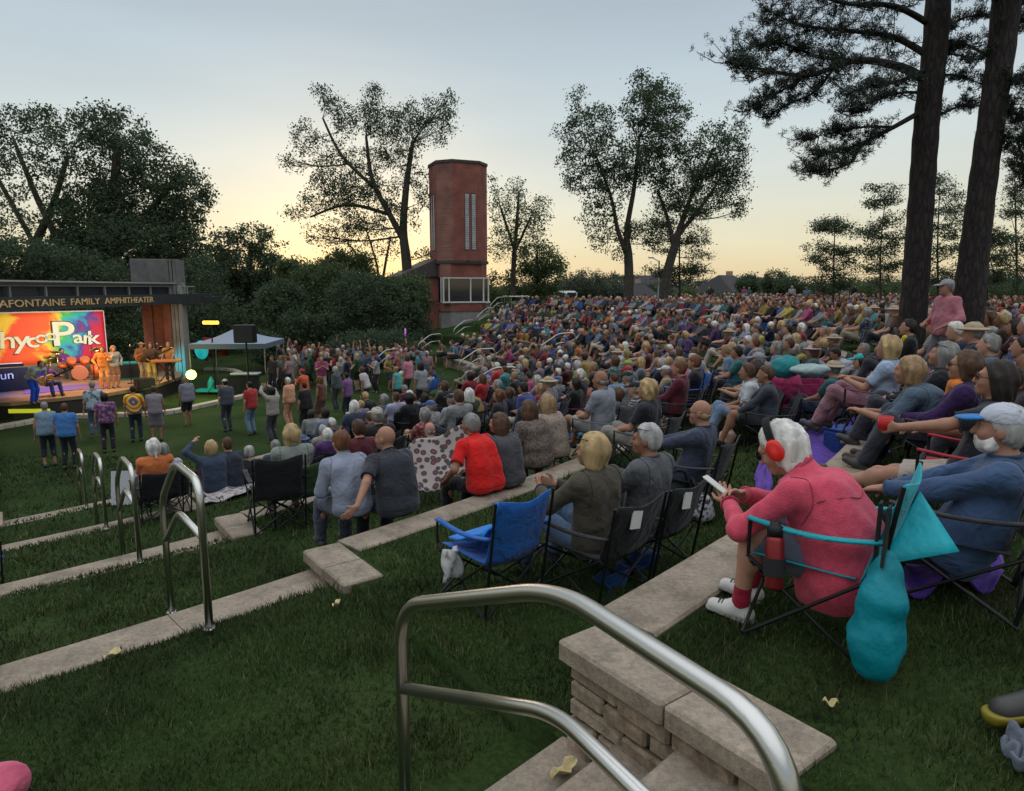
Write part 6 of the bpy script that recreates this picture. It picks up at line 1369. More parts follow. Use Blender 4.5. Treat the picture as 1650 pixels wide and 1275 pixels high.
# chairs around the middle
sp = [("white curly-haired woman in a purple top", 525, 655, (.085, .03, .13), 'fluffy', 'white', dict(fem=True, sleeve='long')), ("woman with a white bob in a navy top", 570, 655, (.035, .045, .085), 'bob', 'white', dict(fem=True)),
      ("man in a beige cap and black jacket", 607, 670, (.016, .014, .014), 'short', 'grey', dict(hat='cap', hatc=(.42, .38, .32), sleeve='long')), ("brown-haired person in a maroon top behind the couple", 577, 690, (.10, .02, .03), 'short', 'brown', {}),
      ("brown-haired man in a lavender shirt", 637, 640, (.30, .31, .42), 'short', 'brown', {}), ("dark-haired woman in black beside the lavender shirt", 658, 642, (.015, .014, .016), 'bob', 'black', dict(fem=True)),
      ("balding man in a white shirt with his arm along the chair", 691, 644, (.48, .48, .53), 'fringe', 'grey', dict(sleeve='long')), ("brown-haired man in a grey sweater", 738, 640, (.20, .20, .20), 'crop', 'brown', dict(sleeve='long')),
      ("man in a blue knit hat and navy jacket", 483, 664, (.02, .028, .05), 'short', 'grey', dict(hat='beanie', hatc=(.06, .09, .20), sleeve='long')), ("grey-haired person in a dark blue jacket beside the navy chair", 441, 674, (.03, .045, .075), 'short', 'grey', dict(sleeve='long')),
      ("pale-haired person at the left of the navy chair", 398, 681, (.03, .03, .035), 'short', 'silver', dict(sleeve='long')), ("brown-bobbed woman in a black cardigan before the railings' end", 715, 622, (.02, .02, .022), 'bob', 'brown', dict(fem=True)),
      ("woman in a dark red top, right of the grey sweater", 756, 606, (.20, .012, .025), 'bob', 'dark', dict(fem=True)), ("person in a bright red tee on the third terrace", 776, 610, (.42, .02, .03), 'long', 'brown', dict(fem=True)),
      ("grey-blonde woman in crimson on the third terrace", 727, 611, (.30, .02, .05), 'bob', 'sandy', dict(fem=True)), ("man in a teal polo with brown hair", 812, 596, (.03, .20, .20), 'short', 'brown', {}),
      ("broad man in a black tee facing away on the third terrace", 828, 606, (.02, .02, .02), 'short', 'sandy', dict(stout=1.2)), ("person in a coral red top waving a fan", 800, 590, (.50, .05, .04), 'short', 'white', {}),
      ("elderly man in a plaid shirt with a bald crown", 868, 588, (.16, .12, .14), 'fringe', 'silver', {}), ("white-capped man in a pale blue shirt low on the left terrace", 640, 668, (.20, .26, .36), 'short', 'grey', dict(hat='cap', hatc=(.55, .55, .53)))]
for lab, u, v, sh, hr, hc, kw in sp:
    if u == 640: continue
    seated(lab, "dark chair of the " + lab, u, v, (.02, .022, .035) if u in (441, 398) else BLK, random.uniform(-6, 6), shirt=sh, hair=hr, hc=hc, skin=random.choice('llm'), pants=(.04, .045, .06), **kw)
chair_p = at(447, 842, 1.69)
chair("empty black camp chair standing on the grass left of the couple", chair_p.x, chair_p.y, float(gz(chair_p.x, chair_p.y)), math.atan2(ST[1] - chair_p.y, ST[0] - chair_p.x) - math.pi / 2 - R(8), BLK, 1.0)
seated("blonde woman in a green camp chair seen from behind", "olive green camp chair under the blonde woman", 469, 700, (.035, .075, .028), -6, shirt=(.20, .22, .20), hair='bob', hc='blond', skin='l', fem=True, pz=.42)
seated("white-haired woman with a ponytail in a black camp chair by the railing", "black camp chair by the third railing", 246, 712, BLK, 6, shirt=(.50, .14, .04), hair='pony', hc='white', skin='l', fem=True, pz=.42, sleeve='short', lean=10)
seated("grey-haired man in a pale shirt in front of the ponytailed woman", "black chair in front of the ponytailed woman", 259, 690, BLK, 6, shirt=(.33, .32, .38), hair='short', hc='grey', skin='l')
put("blonde woman in a denim jacket raising her phone, on the blanket", 338, 697, 'ground', 4, shirt=(.035, .05, .085), sleeve='long', hair='bob', hc='blond', skin='l', fem=True, hands=[(-.22, .28, .86), (.12, .34, .4)])
put("brown-haired person in dark denim leaning against the blonde on the blanket", 364, 696, 'ground', 8, shirt=(.022, .028, .045), sleeve='long', hair='short', hc='brown', skin='l', stout=1.15)
# standing on the lawn
tie = nodes("tie_dye_shirt"); m_, nt_, b_ = tie; tc_ = N(nt_, "ShaderNodeTexCoord"); wv = N(nt_, "ShaderNodeTexWave", wave_type='RINGS', rings_direction='Y'); wv.inputs["Scale"].default_value = 1.5; wv.inputs["Distortion"].default_value = 4; wv.inputs["Detail Scale"].default_value = 1.2
mp_ = N(nt_, "ShaderNodeMapping"); mp_.inputs["Location"].default_value = (0, 0, -1.22); nt_.links.new(tc_.outputs["Object"], mp_.inputs[0]); nt_.links.new(mp_.outputs[0], wv.inputs["Vector"])
nt_.links.new(ramp(nt_, wv.outputs["Fac"], [(.0, (.62, .06, .03)), (.28, (.68, .50, .03)), (.5, (.60, .55, .04)), (.68, (.20, .32, .04)), (.85, (.04, .12, .30)), (1, (.30, .03, .08))]), b_.inputs["Base Color"]); b_.inputs["Roughness"].default_value = .9
stand = [("woman in a sleeveless sky blue top and dark capris, back turned", 71, 655, dict(shirt=(.16, .24, .33), sleeve='none', pants=(.02, .025, .04), leg='crop', hair='short', hc='grey', stout=1.2, fem=True)),
    ("man in a bright blue polo beside the sleeveless woman", 104, 657, dict(shirt=(.05, .16, .40), pants=(.015, .018, .03), hair='short', hc='brown', stout=1.15)),
    ("tall man in a pale patterned shirt and blue jeans", 148, 621, dict(shirt=(.3, .36, .4), pants=(.06, .10, .16), hair='short', hc='grey', stout=1.1, scale=1.04, shirt_mat=pat_mat("leafy_shirt", [(.40, (.07, .10, .14)), (.5, (.28, .34, .40)), (.7, (.36, .42, .46))], 9))),
    ("woman in a purple print blouse next to the tall man", 168, 640, dict(shirt=(.16, .06, .16), pants=(.02, .02, .03), hair='bob', hc='dark', fem=True, shirt_mat=pat_mat("purple_print", [(.40, (.07, .03, .085)), (.55, (.22, .08, .18)), (.68, (.30, .20, .28))], 14))),
    ("man in a rainbow tie-dye tee and dark jeans", 214, 628, dict(shirt=(.5, .4, .1), pants=(.02, .03, .05), hair='short', hc='dark', shirt_mat=m_, stout=1.1)),
    ("slim woman in a grey-lilac dress right of the tie-dye tee", 247, 628, dict(shirt=(.22, .19, .22), sleeve='none', pants=(.20, .17, .20), leg='skirt', hair='bun', hc='brown', fem=True)),
    ("bald man in a grey tee and black shorts, in front of the lamp glare", 298, 612, dict(shirt=(.17, .17, .20), pants=(.02, .02, .022), leg='short', hair='fringe', hc='grey', stout=1.25)),
    ("man in a dark grey shirt and white cap walking to the stage", 362, 617, dict(shirt=(.055, .06, .08), pants=(.04, .045, .06), hair='short', hc='dark', hat='cap', hatc=(.45, .45, .45), stout=1.1)),
    ("woman in a red top and pale jeans", 401, 621, dict(shirt=(.36, .03, .03), pants=(.14, .22, .30), hair='bun', hc='dark', fem=True)),
    ("dark-haired woman in a cream cardigan filming with arms raised", 437, 630, dict(pose='phone', shirt=(.30, .26, .23), sleeve='long', pants=(.05, .05, .06), hair='bob', hc='black', fem=True)),
    ("white-haired woman all in peach", 463, 614, dict(shirt=(.60, .30, .18), sleeve='long', pants=(.55, .27, .17), hair='short', hc='white', fem=True)),
    ("broad man in black beside the woman in peach", 489, 622, dict(shirt=(.012, .012, .013), sleeve='short', pants=(.02, .02, .02), hair='crop', hc='dark', stout=1.25)),
    ("person in an orange-red top and red cap among the dancers", 486, 600, dict(pose='clap', shirt=(.55, .09, .03), hair='short', hc='brown', hat='cap', hatc=(.45, .02, .04))),
    ("woman with long auburn hair in a brown dress", 514, 612, dict(shirt=(.12, .05, .035), sleeve='none', pants=(.10, .045, .035), leg='skirt', hair='long', hc='auburn', fem=True)),
    ("tall white-haired person in slate grey among the dancers", 539, 596, dict(shirt=(.07, .085, .09), sleeve='long', pants=(.05, .06, .065), hair='bob', hc='silver')),
    ("person in a purple plaid shirt and black trousers", 557, 606, dict(shirt=(.17, .08, .20), pants=(.02, .025, .03), hair='short', hc='black')),
    ("woman in a turquoise tank top with black capris", 637, 596, dict(shirt=(.06, .34, .33), sleeve='none', pants=(.015, .015, .018), leg='crop', hair='bun', hc='sandy', fem=True, stout=1.2)),
    ("woman in pink trailing a coral scarf by the terrace end", 655, 577, dict(shirt=(.48, .18, .24), pants=(.06, .02, .03), hair='bob', hc='brown', fem=True)),
    ("woman in white and black with long dark hair by the terrace end", 676, 590, dict(shirt=(.25, .26, .27), pants=(.02, .02, .02), hair='long', hc='black', fem=True)),
    ("person in white swaying with one arm up, farthest left of the dancers", 472, 568, dict(pose='wave', shirt=(.50, .48, .46), pants=(.45, .38, .30), hair='short', hc='sandy')),
    ("person in an emerald green cape dancing", 498, 566, dict(pose='clap', shirt=(.01, .17, .06), sleeve='long', pants=(.02, .06, .03), hair='short', hc='white')),
    ("person in a bright yellow tee dancing at the back", 527, 566, dict(shirt=(.65, .48, .02), pants=(.02, .02, .02), hair='short', hc='blond')),
    ("dancer in a white tee bending to a child", 582, 596, dict(shirt=(.50, .44, .45), pants=(.03, .04, .05), hair='bob', hc='brown', fem=True, lean=-14)),
    ("small child in blue and white held among the dancers", 585, 612, dict(shirt=(.40, .46, .55), pants=(.10, .14, .25), hair='short', hc='brown', scale=.72))]
WANDS = []
for lab, u, v, kw in stand:
    pose = kw.pop('pose', 'stand'); put(lab, u, v, pose, random.uniform(-14, 14), skin=random.choice('lmt'), group=None, **kw)
# ------------------------------------------------------------------ wrapped things lying about
def blanket(name, lab, cat, pts, m, zoff=.015, n=14, wr=.03, th=.012, color=None, fr=9, z=None):
    P = [at(u, v, z) if z is not None else at(u, v, 2.7) for u, v in pts]
    if z is None: P = [at(u, v, float(gz(p.x, p.y))) for (u, v), p in zip(pts, P)]; P = [at(u, v, float(gz(p.x, p.y))) for (u, v), p in zip(pts, P)]
    a, b, c, d = P; ph = random.uniform(0, 6)
    def fn(i, j):
        p = (a * (1 - i) + b * i) * (1 - j) + (d * (1 - i) + c * i) * j
        p = p + Vector((.06 * math.sin(j * 11 + ph), .06 * math.sin(i * 12 + ph), 0)) * min(1, (b - a).length)
        w_ = wr * (math.sin(i * fr + j * 3 + ph) * math.sin(j * fr * .8 + 1.7 * i) + .5 * math.sin(i * fr * 2.3 - j * 5)) ; g = float(gz(p.x, p.y)) if z is None else z
        return Vector((p.x, p.y, g + zoff + th + wr * .9 + w_))
    mb = MB(); mb.sheet(fn, n * 2, n * 2, th); return tag(mb.build(name, m, smooth=True, color=color), lab, cat, "blankets spread on the grass")
M_OWL = pat_mat("print_blanket", [(.0, (.30, .04, .05)), (.16, (.26, .04, .05)), (.20, (.05, .035, .035)), (.44, (.06, .045, .045)), (.50, (.31, .265, .25)), (1, (.33, .28, .265))], 13, 'vor')
M_GREYP = pat_mat("grey_print_blanket", [(.38, (.10, .095, .10)), (.46, (.36, .33, .32)), (.56, (.42, .38, .37)), (.64, (.14, .13, .13))], 7)
blanket("blanket", "violet blanket spread on the grass behind the woman in pink", "blanket", [(1282, 686), (1415, 686), (1445, 746), (1276, 750)], M_CLOTH, color=(.09, .03, .30), wr=.045)
blanket("blanket", "violet blanket heap on the grass under the bearded man's chair", "blanket", [(1455, 880), (1592, 885), (1622, 950), (1460, 975)], M_CLOTH, color=(.08, .03, .26), wr=.05)
blanket("blanket", "strip of violet blanket hanging by the seat wall left of the pink fleece", "blanket", [(1222, 745), (1246, 740), (1240, 800), (1212, 806)], M_CLOTH, color=(.09, .03, .28), wr=.02)
blanket("blanket", "grey patterned blanket spread across the low stone wall", "blanket", [(305, 772), (425, 740), (470, 772), (335, 806)], M_GREYP, wr=.03)
blanket("blanket", "white and black picnic rug beneath the folding chairs", "blanket", [(428, 745), (505, 735), (512, 758), (440, 772)], M_GREYP, wr=.02)
blanket("blanket", "blue and turquoise striped towel on the grass beneath the silver-haired man's feet", "towel", [(908, 688), (960, 662), (978, 676), (918, 708)], pat_mat("beach_towel", [(.40, (.02, .16, .30)), (.5, (.04, .36, .42)), (.6, (.02, .10, .25))], 5), wr=.012)
blanket("blanket", "navy blue chair sack lying flat against the nearest seat wall", "bag", [(962, 948), (1040, 905), (1066, 915), (985, 968)], M_CLOTH, color=(.01, .05, .17), wr=.05, z=2.22)
p = at(1004, 660, 2.3); p.z = float(gz(p.x, p.y)); tb = thing("folding_table", "low white folding table among the camp chairs left of the lime cap", "table", p, R(20)); MB().box((0, 0, .42), (.62, .42, .03), bev=.012).build("table_top", M_WHITE, tb)
for x in (-.27, .27):
    for y in (-.17, .17): MB().tube([(x, y, 0), (x * .9, y, .41)], .011, 6).build("leg", M_STEEL, tb)
# patterned blanket draped over chair in front of the man in red
p = at(700, 800, 1.75); o = MB(); o.sheet(lambda a, b: (a * 1.05 - .5 + .15 * b, .12 * math.sin(a * 6) + .18 * b - .28 * (1 - b) ** 2, .12 + .72 * b * (.55 + .45 * a) + .03 * math.sin(a * 14 + b * 4)), 26, 16, .014); o = o.build("draped_blanket", M_OWL, None, True)
o.location = (p.x, p.y, float(gz(p.x, p.y)) + .1); o.rotation_euler = (0, 0, math.atan2(ST[1] - p.y, ST[0] - p.x) - math.pi / 2); tag(o, "white blanket with dark and red print draped beside the man in red", "blanket")
def cooler(lab, u, v, z, d, col, lid):
    p = at(u, v, z); p.z = float(gz(p.x, p.y)); t = thing("cooler_bag", lab, "cooler", p, R(28)); MB().box((0, 0, d[2] / 2), d, bev=.03).build("bag_body", M_CLOTH, t, color=col); MB().box((0, 0, d[2] + .015), (d[0] * .98, d[1] * .98, .03), bev=.012).build("bag_lid", M_CLOTH, t, color=lid)
    MB().tube(bend([(-d[0] * .3, 0, d[2] + .02), (-d[0] * .25, 0, d[2] + .12), (d[0] * .25, 0, d[2] + .12), (d[0] * .3, 0, d[2] + .02)], .05), .012, 6).build("handle", M_BLK, t)
cooler("royal blue cooler box on the grass before the teal-capped woman", 1356, 690, 2.62, (.34, .26, .30), (.012, .045, .20), (.02, .06, .24))
cooler("small black backpack on the grass right of the white-tee person's chair", 1000, 700, 2.25, (.36, .24, .26), (.016, .016, .018), (.02, .02, .022))
def tote(lab, u, v, z, d, col, m=None):
    p = at(u, v, z); p.z = float(gz(p.x, p.y)); t = thing("tote_bag", lab, "bag", p, random.uniform(0, 3)); f = Field(); f.cone((-d[0] * .3, 0, d[2] * .35), (d[0] * .3, 0, d[2] * .35), d[2] * .36, d[2] * .36, .05); f.cone((-d[0] * .34, 0, d[2] * .75), (d[0] * .34, 0, d[2] * .75), d[2] * .22, d[2] * .22, .06); f.cut((0, 0, .01), (0, 0, -1)); f.cut((0, 0, d[2]), (0, 0, 1))
    blob("bag_body", f, .014, m or M_CLOTH, t, col, .01, 20, 5)
    for y in (-.05, .05): MB().tube(smooth_path([(-d[0] * .25, y, d[2] * .9), (-d[0] * .18, y * 1.4, d[2] * 1.35), (d[0] * .18, y * 1.4, d[2] * 1.35), (d[0] * .25, y, d[2] * .9)], 4), .010, 6).build("bag_handle", M_BLK, t)
tote("black and white checked bag on the grass by the nearest seat wall", 1126, 846, 2.22, (.30, .2, .26), (.3, .3, .3), pat_mat("check_cloth", [(.46, (.03, .03, .035)), (.52, (.30, .30, .31))], 26))
tote("dark green tote bag between the silver-haired man's chair and the seat wall", 1082, 835, 2.22, (.40, .24, .30), (.018, .03, .026))
tote("brown tote bag behind the women in shawls", 905, 722, 2.22, (.32, .2, .26), (.10, .045, .025)); tote("red tote bag on the grass right of the man in red", 722, 762, 1.72, (.30, .2, .26), (.30, .02, .025)); tote("navy tote bag beside the empty black chair", 398, 800, 1.72, (.30, .2, .26), (.02, .03, .07)); tote("tan tote bag beside the grey-tee man's chair", 930, 690, 2.22, (.30, .2, .24), (.24, .18, .11))
# folding wagon
p = at(1290, 640, 2.62); p.z = float(gz(p.x, p.y)); wg_ = thing("folding_wagon", "magenta folding wagon loaded with bags near the teal cap", "wagon", p, R(12))
for x0, y0, dx, dy in ((0, -.28, 1.0, .02), (0, .28, 1.0, .02), (-.5, 0, .02, .56), (.5, 0, .02, .56)): MB().box((x0, y0, .42), (dx, dy, .36), bev=.008).build("side_panel", M_CLOTH, wg_, color=(.30, .02, .085))
MB().box((0, 0, .25), (1.0, .56, .03)).build("floor_panel", M_BLK, wg_)
for x in (-.38, .38):
    for y in (-.3, .3): o = MB().lathe((0, 0, 0), [(.09, -.03), (.11, -.025), (.11, .025), (.09, .03)], 14, 0, Matrix.Rotation(math.pi / 2, 4, 'X')).build("wheel", M_TYRE, wg_, True); o.location = (x, y, .11)
MB().tube([(.52, 0, .3), (.85, 0, .75)], .015, 6).build("pull_handle", M_BLACKM, wg_)
def pillow(lab, u, v, h, r, col, nm="bag", cat="bag"):
    p = at(u, v, 2.62 + h); f = Field(); f.ell((0, 0, 0), r, .02); f.ell((r[0] * .3, 0, r[2] * .25), (r[0] * .6, r[1] * .8, r[2] * .7), .05); P, Q, mi = f.mesh(.02, .006, 18, 3); o = mesh_obj(nm, P, Q, M_CLOTH, None, True, color=col); o.location = p; tag(o, lab, cat)
pillow("teal duffel bag stacked in the wagon's left end", 1265, 592, .60, (.19, .16, .15), (.02, .20, .21)); pillow("pale mint pillow lying on top of the wagon", 1305, 596, .60, (.25, .17, .07), (.30, .39, .38), "pillow", "pillow"); pillow("magenta drawstring bag left of the wagon", 1262, 622, .28, (.24, .2, .26), (.34, .03, .10))
pillow("white and orange beach ball on the grass beside the navy man's foot", 1172, 705, -.28, (.10, .10, .12), (.58, .36, .28), "ball", "ball")
# striped towel over a red chair
p = at(1580, 665, 3.05); mb = MB(); mb.sheet(lambda a, b: ((a - .5) * .5, -.30 + .26 * (1 - b) + .03 * math.sin(a * 10), .12 + .72 * b), 16, 10, .014); o = mb.build("striped_towel", pat_mat("pink_stripes", [(.42, (.42, .05, .08)), (.5, (.55, .30, .34)), (.58, (.50, .22, .27))], 7)); o.location = (p.x, p.y, 2.62); o.rotation_euler = (0, 0, R(60)); tag(o, "pink striped towel hung over a chair behind the dark-haired woman", "towel")
# poster board by the ponytailed woman, small things at the left edge
p = at(208, 760, 1.15); t = MB(); t.box((0, 0, .30), (.62, .03, .58), M=Matrix.Rotation(R(-12), 3, 'X').to_4x4()); o = t.build("poster_board", pat_mat("poster_print", [(.60, (.42, .42, .43)), (.66, (.10, .12, .18))], 7)); o.location = (p.x, p.y, float(gz(p.x, p.y))); o.rotation_euler = (0, 0, R(8)); tag(o, "pale printed board leaning by the ponytailed woman's chair", "board")
p = at(8, 885, 1.75); chair("bright blue and black camp chair cut off by the left edge", p.x - .42, p.y, float(gz(p.x, p.y)), R(50), (.01, .09, .45), .9, .33)
pillow("soft pink rounded cushion in the bottom left corner", -6, 1272, -.28, (.10, .10, .09), (.55, .10, .17), "cushion", "cushion")
# shoe and cloth at the bottom right corner
p = at(1662, 1152, 2.84); t = thing("trail_shoe", "grey and yellow shoe lying at the bottom right corner", "shoe", p, R(100)); f = Field(); f.cone((0, -.06, .05), (0, .12, .035), .045, .038, .03); f.cone((0, -.06, .08), (0, -.03, .09), .04, .035, .03); f.cut((0, 0, .012), (0, 0, -1)); blob("upper", f, .008, M_PLAST, t, (.05, .05, .045)); f = Field(); f.cone((0, -.07, .02), (0, .14, .02), .046, .042, .02); f.cut((0, 0, .03), (0, 0, 1)); blob("sole", f, .008, M_PLAST, t, (.22, .18, .02))
blanket("blanket", "faded grey-blue cloth on the grass in the bottom right corner", "cloth", [(1612, 1212), (1660, 1190), (1700, 1290), (1640, 1262)], M_CLOTH, color=(.11, .125, .16), wr=.03, th=.01)

# ------------------------------------------------------------------ the band
def onstage(lab, u, v, pose, face=180, **kw):
    hz, hy = head_h(pose, kw); hz *= PS * kw.get('scale', 1); P = at(u, v, DZ + hz); d = math.hypot(P.x, P.y)
    rz = math.atan2(-P.y + 6, 6 - P.x) - math.pi / 2 + R(face - 180)
    r, J = person(lab, P.x, P.y, DZ, rz, pose, dist=13, **kw); return (P.x, P.y, DZ, rz, d), J
def guitar(lab, q, J, col, acoustic=True):
    t = thing("guitar", lab, "guitar", loc2w(q, J['belly'] + V3(.08, .19, .02)), q[3]); t.rotation_euler = (R(-8), R(20), q[3])
    f = Field(); f.cone((.10, 0, 0), (.16, 0, 0), .17 if acoustic else .13, .17 if acoustic else .13, .02); f.cone((-.10, 0, 0), (-.05, 0, 0), .13, .13, .05); f.cut((0, .04, 0), (0, 1, 0)); f.cut((0, -.04, 0), (0, -1, 0)); blob("guitar_body", f, .018, M_PLAST, t, col)
    MB().box((-.48, .03, 0), (.60, .03, .05)).build("neck", M_BLACKM, t); MB().box((-.84, .03, 0), (.15, .03, .08)).build("headstock", M_BLACKM, t); MB().lathe((0.02, .045, 0), [(.05, 0), (.05, .004)], 14, 0, Matrix.Rotation(-math.pi / 2, 4, 'X')).build("sound_hole", M_BLACKM, t)
gp = [(-.34, .24, 1.16), (.16, .24, 1.02)]
q, J = onstage("musician in bright blue trousers bending at the stage's left edge", 47, 587, 'stand', 210, shirt=(.35, .40, .36), pants=(.02, .09, .60), leg='long', hair='short', hc='brown', lean=-32, hunch=20, hands=[(-.1, .45, .85), (.15, .42, .8)])
q, J = onstage("seated musician in purple playing a pale acoustic guitar", 75, 590, 'chair', 190, shirt=(.14, .05, .28), sleeve='long', pants=(.05, .05, .20), hair='long', hc='dark', pz=.45, hands=[(-.34, .24, .72), (.14, .24, .62)]); guitar("pale acoustic guitar in the seated musician's lap", q, J, (.50, .26, .08))
q, J = onstage("drummer with long dark hair behind the orange drums", 100, 566, 'chair', 190, shirt=(.15, .04, .20), hair='long', hc='dark', pz=.55, hands=[(-.25, .42, .9), (.25, .42, .9)])
q, J = onstage("singer in an orange dress and flared trousers at centre stage", 164, 563, 'stand', 165, shirt=(.60, .22, .06), sleeve='long', pants=(.60, .28, .10), hair='fluffy', hc='auburn', fem=True, hands=[(-.1, .25, 1.35), (.25, .15, 1.0)])
q, J = onstage("singer in a pale grey jacket beside the singer in orange", 181, 562, 'stand', 190, shirt=(.42, .40, .40), sleeve='long', pants=(.25, .12, .08), leg='short', hair='fluffy', hc='sandy', fem=True, hands=[(-.25, .1, 1.0), (.1, .25, 1.35)])
q, J = onstage("guitarist in a hat and pale trousers standing on the deck", 226, 556, 'stand', 195, shirt=(.32, .16, .08), sleeve='long', pants=(.42, .36, .26), hair='short', hc='brown', hat='sun', hatc=(.35, .25, .15), hands=gp); guitar("sunburst guitar slung on the guitarist with the hat", q, J, (.45, .16, .04), False)
q, J = onstage("long-haired bass player in olive yellow trousers", 241, 557, 'stand', 170, shirt=(.12, .07, .05), sleeve='long', pants=(.45, .36, .12), hair='long', hc='brown', hands=gp); guitar("dark bass guitar held by the long-haired bass player", q, J, (.06, .03, .02), False)
q, J = onstage("keyboard player in orange light beside the brick pier", 271, 556, 'stand', 150, shirt=(.45, .20, .08), pants=(.05, .04, .04), hair='short', hc='sandy', hands=[(-.2, .40, 1.0), (.2, .40, 1.0)])
t = thing("stage_piano", "orange-lit electric piano on a cross stand by the pier", "keyboard", loc2w(q, (0, .45, 0)), q[3]); MB().box((0, 0, .88), (1.1, .32, .10), bev=.02).build("keyboard", mat("orange_keys", (.45, .16, .06), .4), t)
for s in (-1, 1): MB().tube([(-.35 * s, 0, 0), (.35 * s, 0, .84)], .02, 6).build("leg", M_BLACKM, t)
for i, (u, v, lab) in enumerate(((152, 612, "thin microphone stand before the singer in orange"), (212, 618, "microphone stand before the guitarist with the hat"), (255, 614, "microphone stand before the bass player"))):
    p = at(u, v, DZ); t = thing("microphone_stand", lab, "microphone stand", p, 0, "microphone stands on the deck"); MB().tube([(0, 0, 0), (0, 0, 1.35), (.1, -.08, 1.45)], .014, 6).build("pole", M_BLACKM, t); MB().lathe((.11, -.09, 1.44), [(.02, 0), (.035, .05), (.02, .1)], 8).build("microphone", M_STEEL, t); MB().lathe((0, 0, 0), [(.15, 0), (.14, .02), (.03, .03)], 12).build("base", M_BLACKM, t)
# man at the mixing desk
q, J = person("technician in dark clothes standing right of the mixing desk", dp.x + 1.0, dp.y + .3, 0, R(160), 'stand', (.03, .03, .035), 'short', (.02, .02, .025), 'long', 'short', 'brown', 'm', 14)

# ------------------------------------------------------------------ dancers and the seated crowd
SHIRTS = [("black", (.015, .015, .017)), ("charcoal grey", (.05, .052, .058)), ("navy", (.02, .028, .07)), ("royal blue", (.03, .08, .34)), ("sky blue", (.17, .30, .46)), ("pale blue", (.32, .38, .50)), ("white", (.52, .51, .50)), ("cream", (.48, .42, .33)),
    ("light grey", (.28, .28, .29)), ("mid grey", (.14, .14, .15)), ("red", (.42, .02, .025)), ("maroon", (.13, .015, .025)), ("coral", (.55, .13, .09)), ("hot pink", (.55, .06, .22)), ("pale pink", (.50, .27, .30)), ("orange", (.58, .17, .03)),
    ("mustard", (.45, .29, .03)), ("bright yellow", (.62, .50, .04)), ("lime green", (.30, .45, .05)), ("olive", (.09, .09, .04)), ("forest green", (.02, .09, .04)), ("teal", (.02, .20, .21)), ("turquoise", (.05, .38, .42)), ("lavender", (.28, .23, .42)), ("purple", (.11, .04, .19)),
    ("brown", (.10, .055, .03)), ("tan", (.28, .20, .125)), ("denim blue", (.07, .11, .18))]
HAIRN = [("white hair", 'white'), ("silver hair", 'silver'), ("grey hair", 'grey'), ("blond hair", 'blond'), ("sandy hair", 'sandy'), ("brown hair", 'brown'), ("auburn hair", 'auburn'), ("dark hair", 'dark')]
HATN = [("a white cap", (.50, .50, .48)), ("a black cap", (.02, .02, .02)), ("a red cap", (.35, .02, .02)), ("a blue cap", (.04, .08, .25)), ("a tan sun hat", (.36, .28, .18))]
SHIRTS = [(n_, tuple(.58 * (.80 * q_ + .22 * sum(c_) / 3) for q_ in c_)) for n_, c_ in SHIRTS]
PSH = np.array([2.2, 1.6, 1.8, .8, 1.2, 1.3, 1.8, 1, 1.4, 1.5, 1.1, .7, .6, .5, .7, .45, .35, .3, .25, .5, .4, .7, .4, .6, .5, .4, .5, 1.0])
def protos(specs):
    out = []
    for nm, kw in specs: r, J = person(nm, 0, 0, -80, 0, dist=12.5, wr=0, **kw); out.append(r)
    return out
seatP = protos([("p", dict(pose='chair', hair='short')), ("p", dict(pose='chair', hair='bob', fem=True, shirt_mat=M_PRINT, hands=[(-.05, .34, .56), (.06, .36, .58)])), ("p", dict(pose='chair', hair='crop', lean=22, hyaw=15, sleeve='long')), ("p", dict(pose='chair', hair='long', fem=True, leg='short', hyaw=-12)),
    ("p", dict(pose='chair', hair='short', hat='cap', stout=1.15, leg='short', shirt_mat=M_STRIPE)), ("p", dict(pose='chair', hair='fluffy', fem=True, lean=6, hyaw=20, sleeve='long')), ("p", dict(pose='ground', hair='short', leg='short')), ("p", dict(pose='chair', hair='crop', lean=-6, hunch=18, hp=-14)),
    ("p", dict(pose='recline', hair='bob', fem=True, pz=.3, shirt_mat=M_PRINT2)), ("p", dict(pose='chair', hair='short', hat='sun', fem=True))])
seat_hat = [0, 0, 0, 0, 1, 0, 0, 0, 0, 2]
wallP = protos([("p", dict(pose='wall', hair='short')), ("p", dict(pose='wall', hair='bob', fem=True, sleeve='long'))])
danceP = protos([("p", dict(pose='clap', hair='short')), ("p", dict(pose='wave', hair='bob', fem=True)), ("p", dict(pose='stand', hair='long', fem=True, leg='short', hands=[(-.34, .2, 1.05), (.34, .25, 1.1)])), ("p", dict(pose='stand', hair='short', sleeve='long', hyaw=25)), ("p", dict(pose='wave', hair='short', leg='short')), ("p", dict(pose='clap', hair='long', fem=True, sleeve='none'))])
USED = set()
def copy_person(src, x, y, z, rz, sh, hc, hat, label, group, pants, sc, first=[]):
    r = src.copy(); COL.objects.link(r); r.location = (x, y, z); r.rotation_euler = (0, 0, rz); r.scale = (sc * PS,) * 3; r["label"] = label; r["group"] = group
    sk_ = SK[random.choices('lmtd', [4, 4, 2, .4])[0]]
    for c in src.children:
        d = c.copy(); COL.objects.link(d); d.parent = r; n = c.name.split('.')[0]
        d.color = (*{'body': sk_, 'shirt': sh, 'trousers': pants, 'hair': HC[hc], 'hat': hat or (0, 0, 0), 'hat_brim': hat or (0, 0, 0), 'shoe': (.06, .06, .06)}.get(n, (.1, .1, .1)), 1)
    return r
PANTS = [(.02, .022, .03), (.03, .04, .065), (.015, .015, .018), (.07, .10, .15), (.25, .21, .15), (.06, .06, .065), (.03, .035, .03), (.36, .33, .28)]
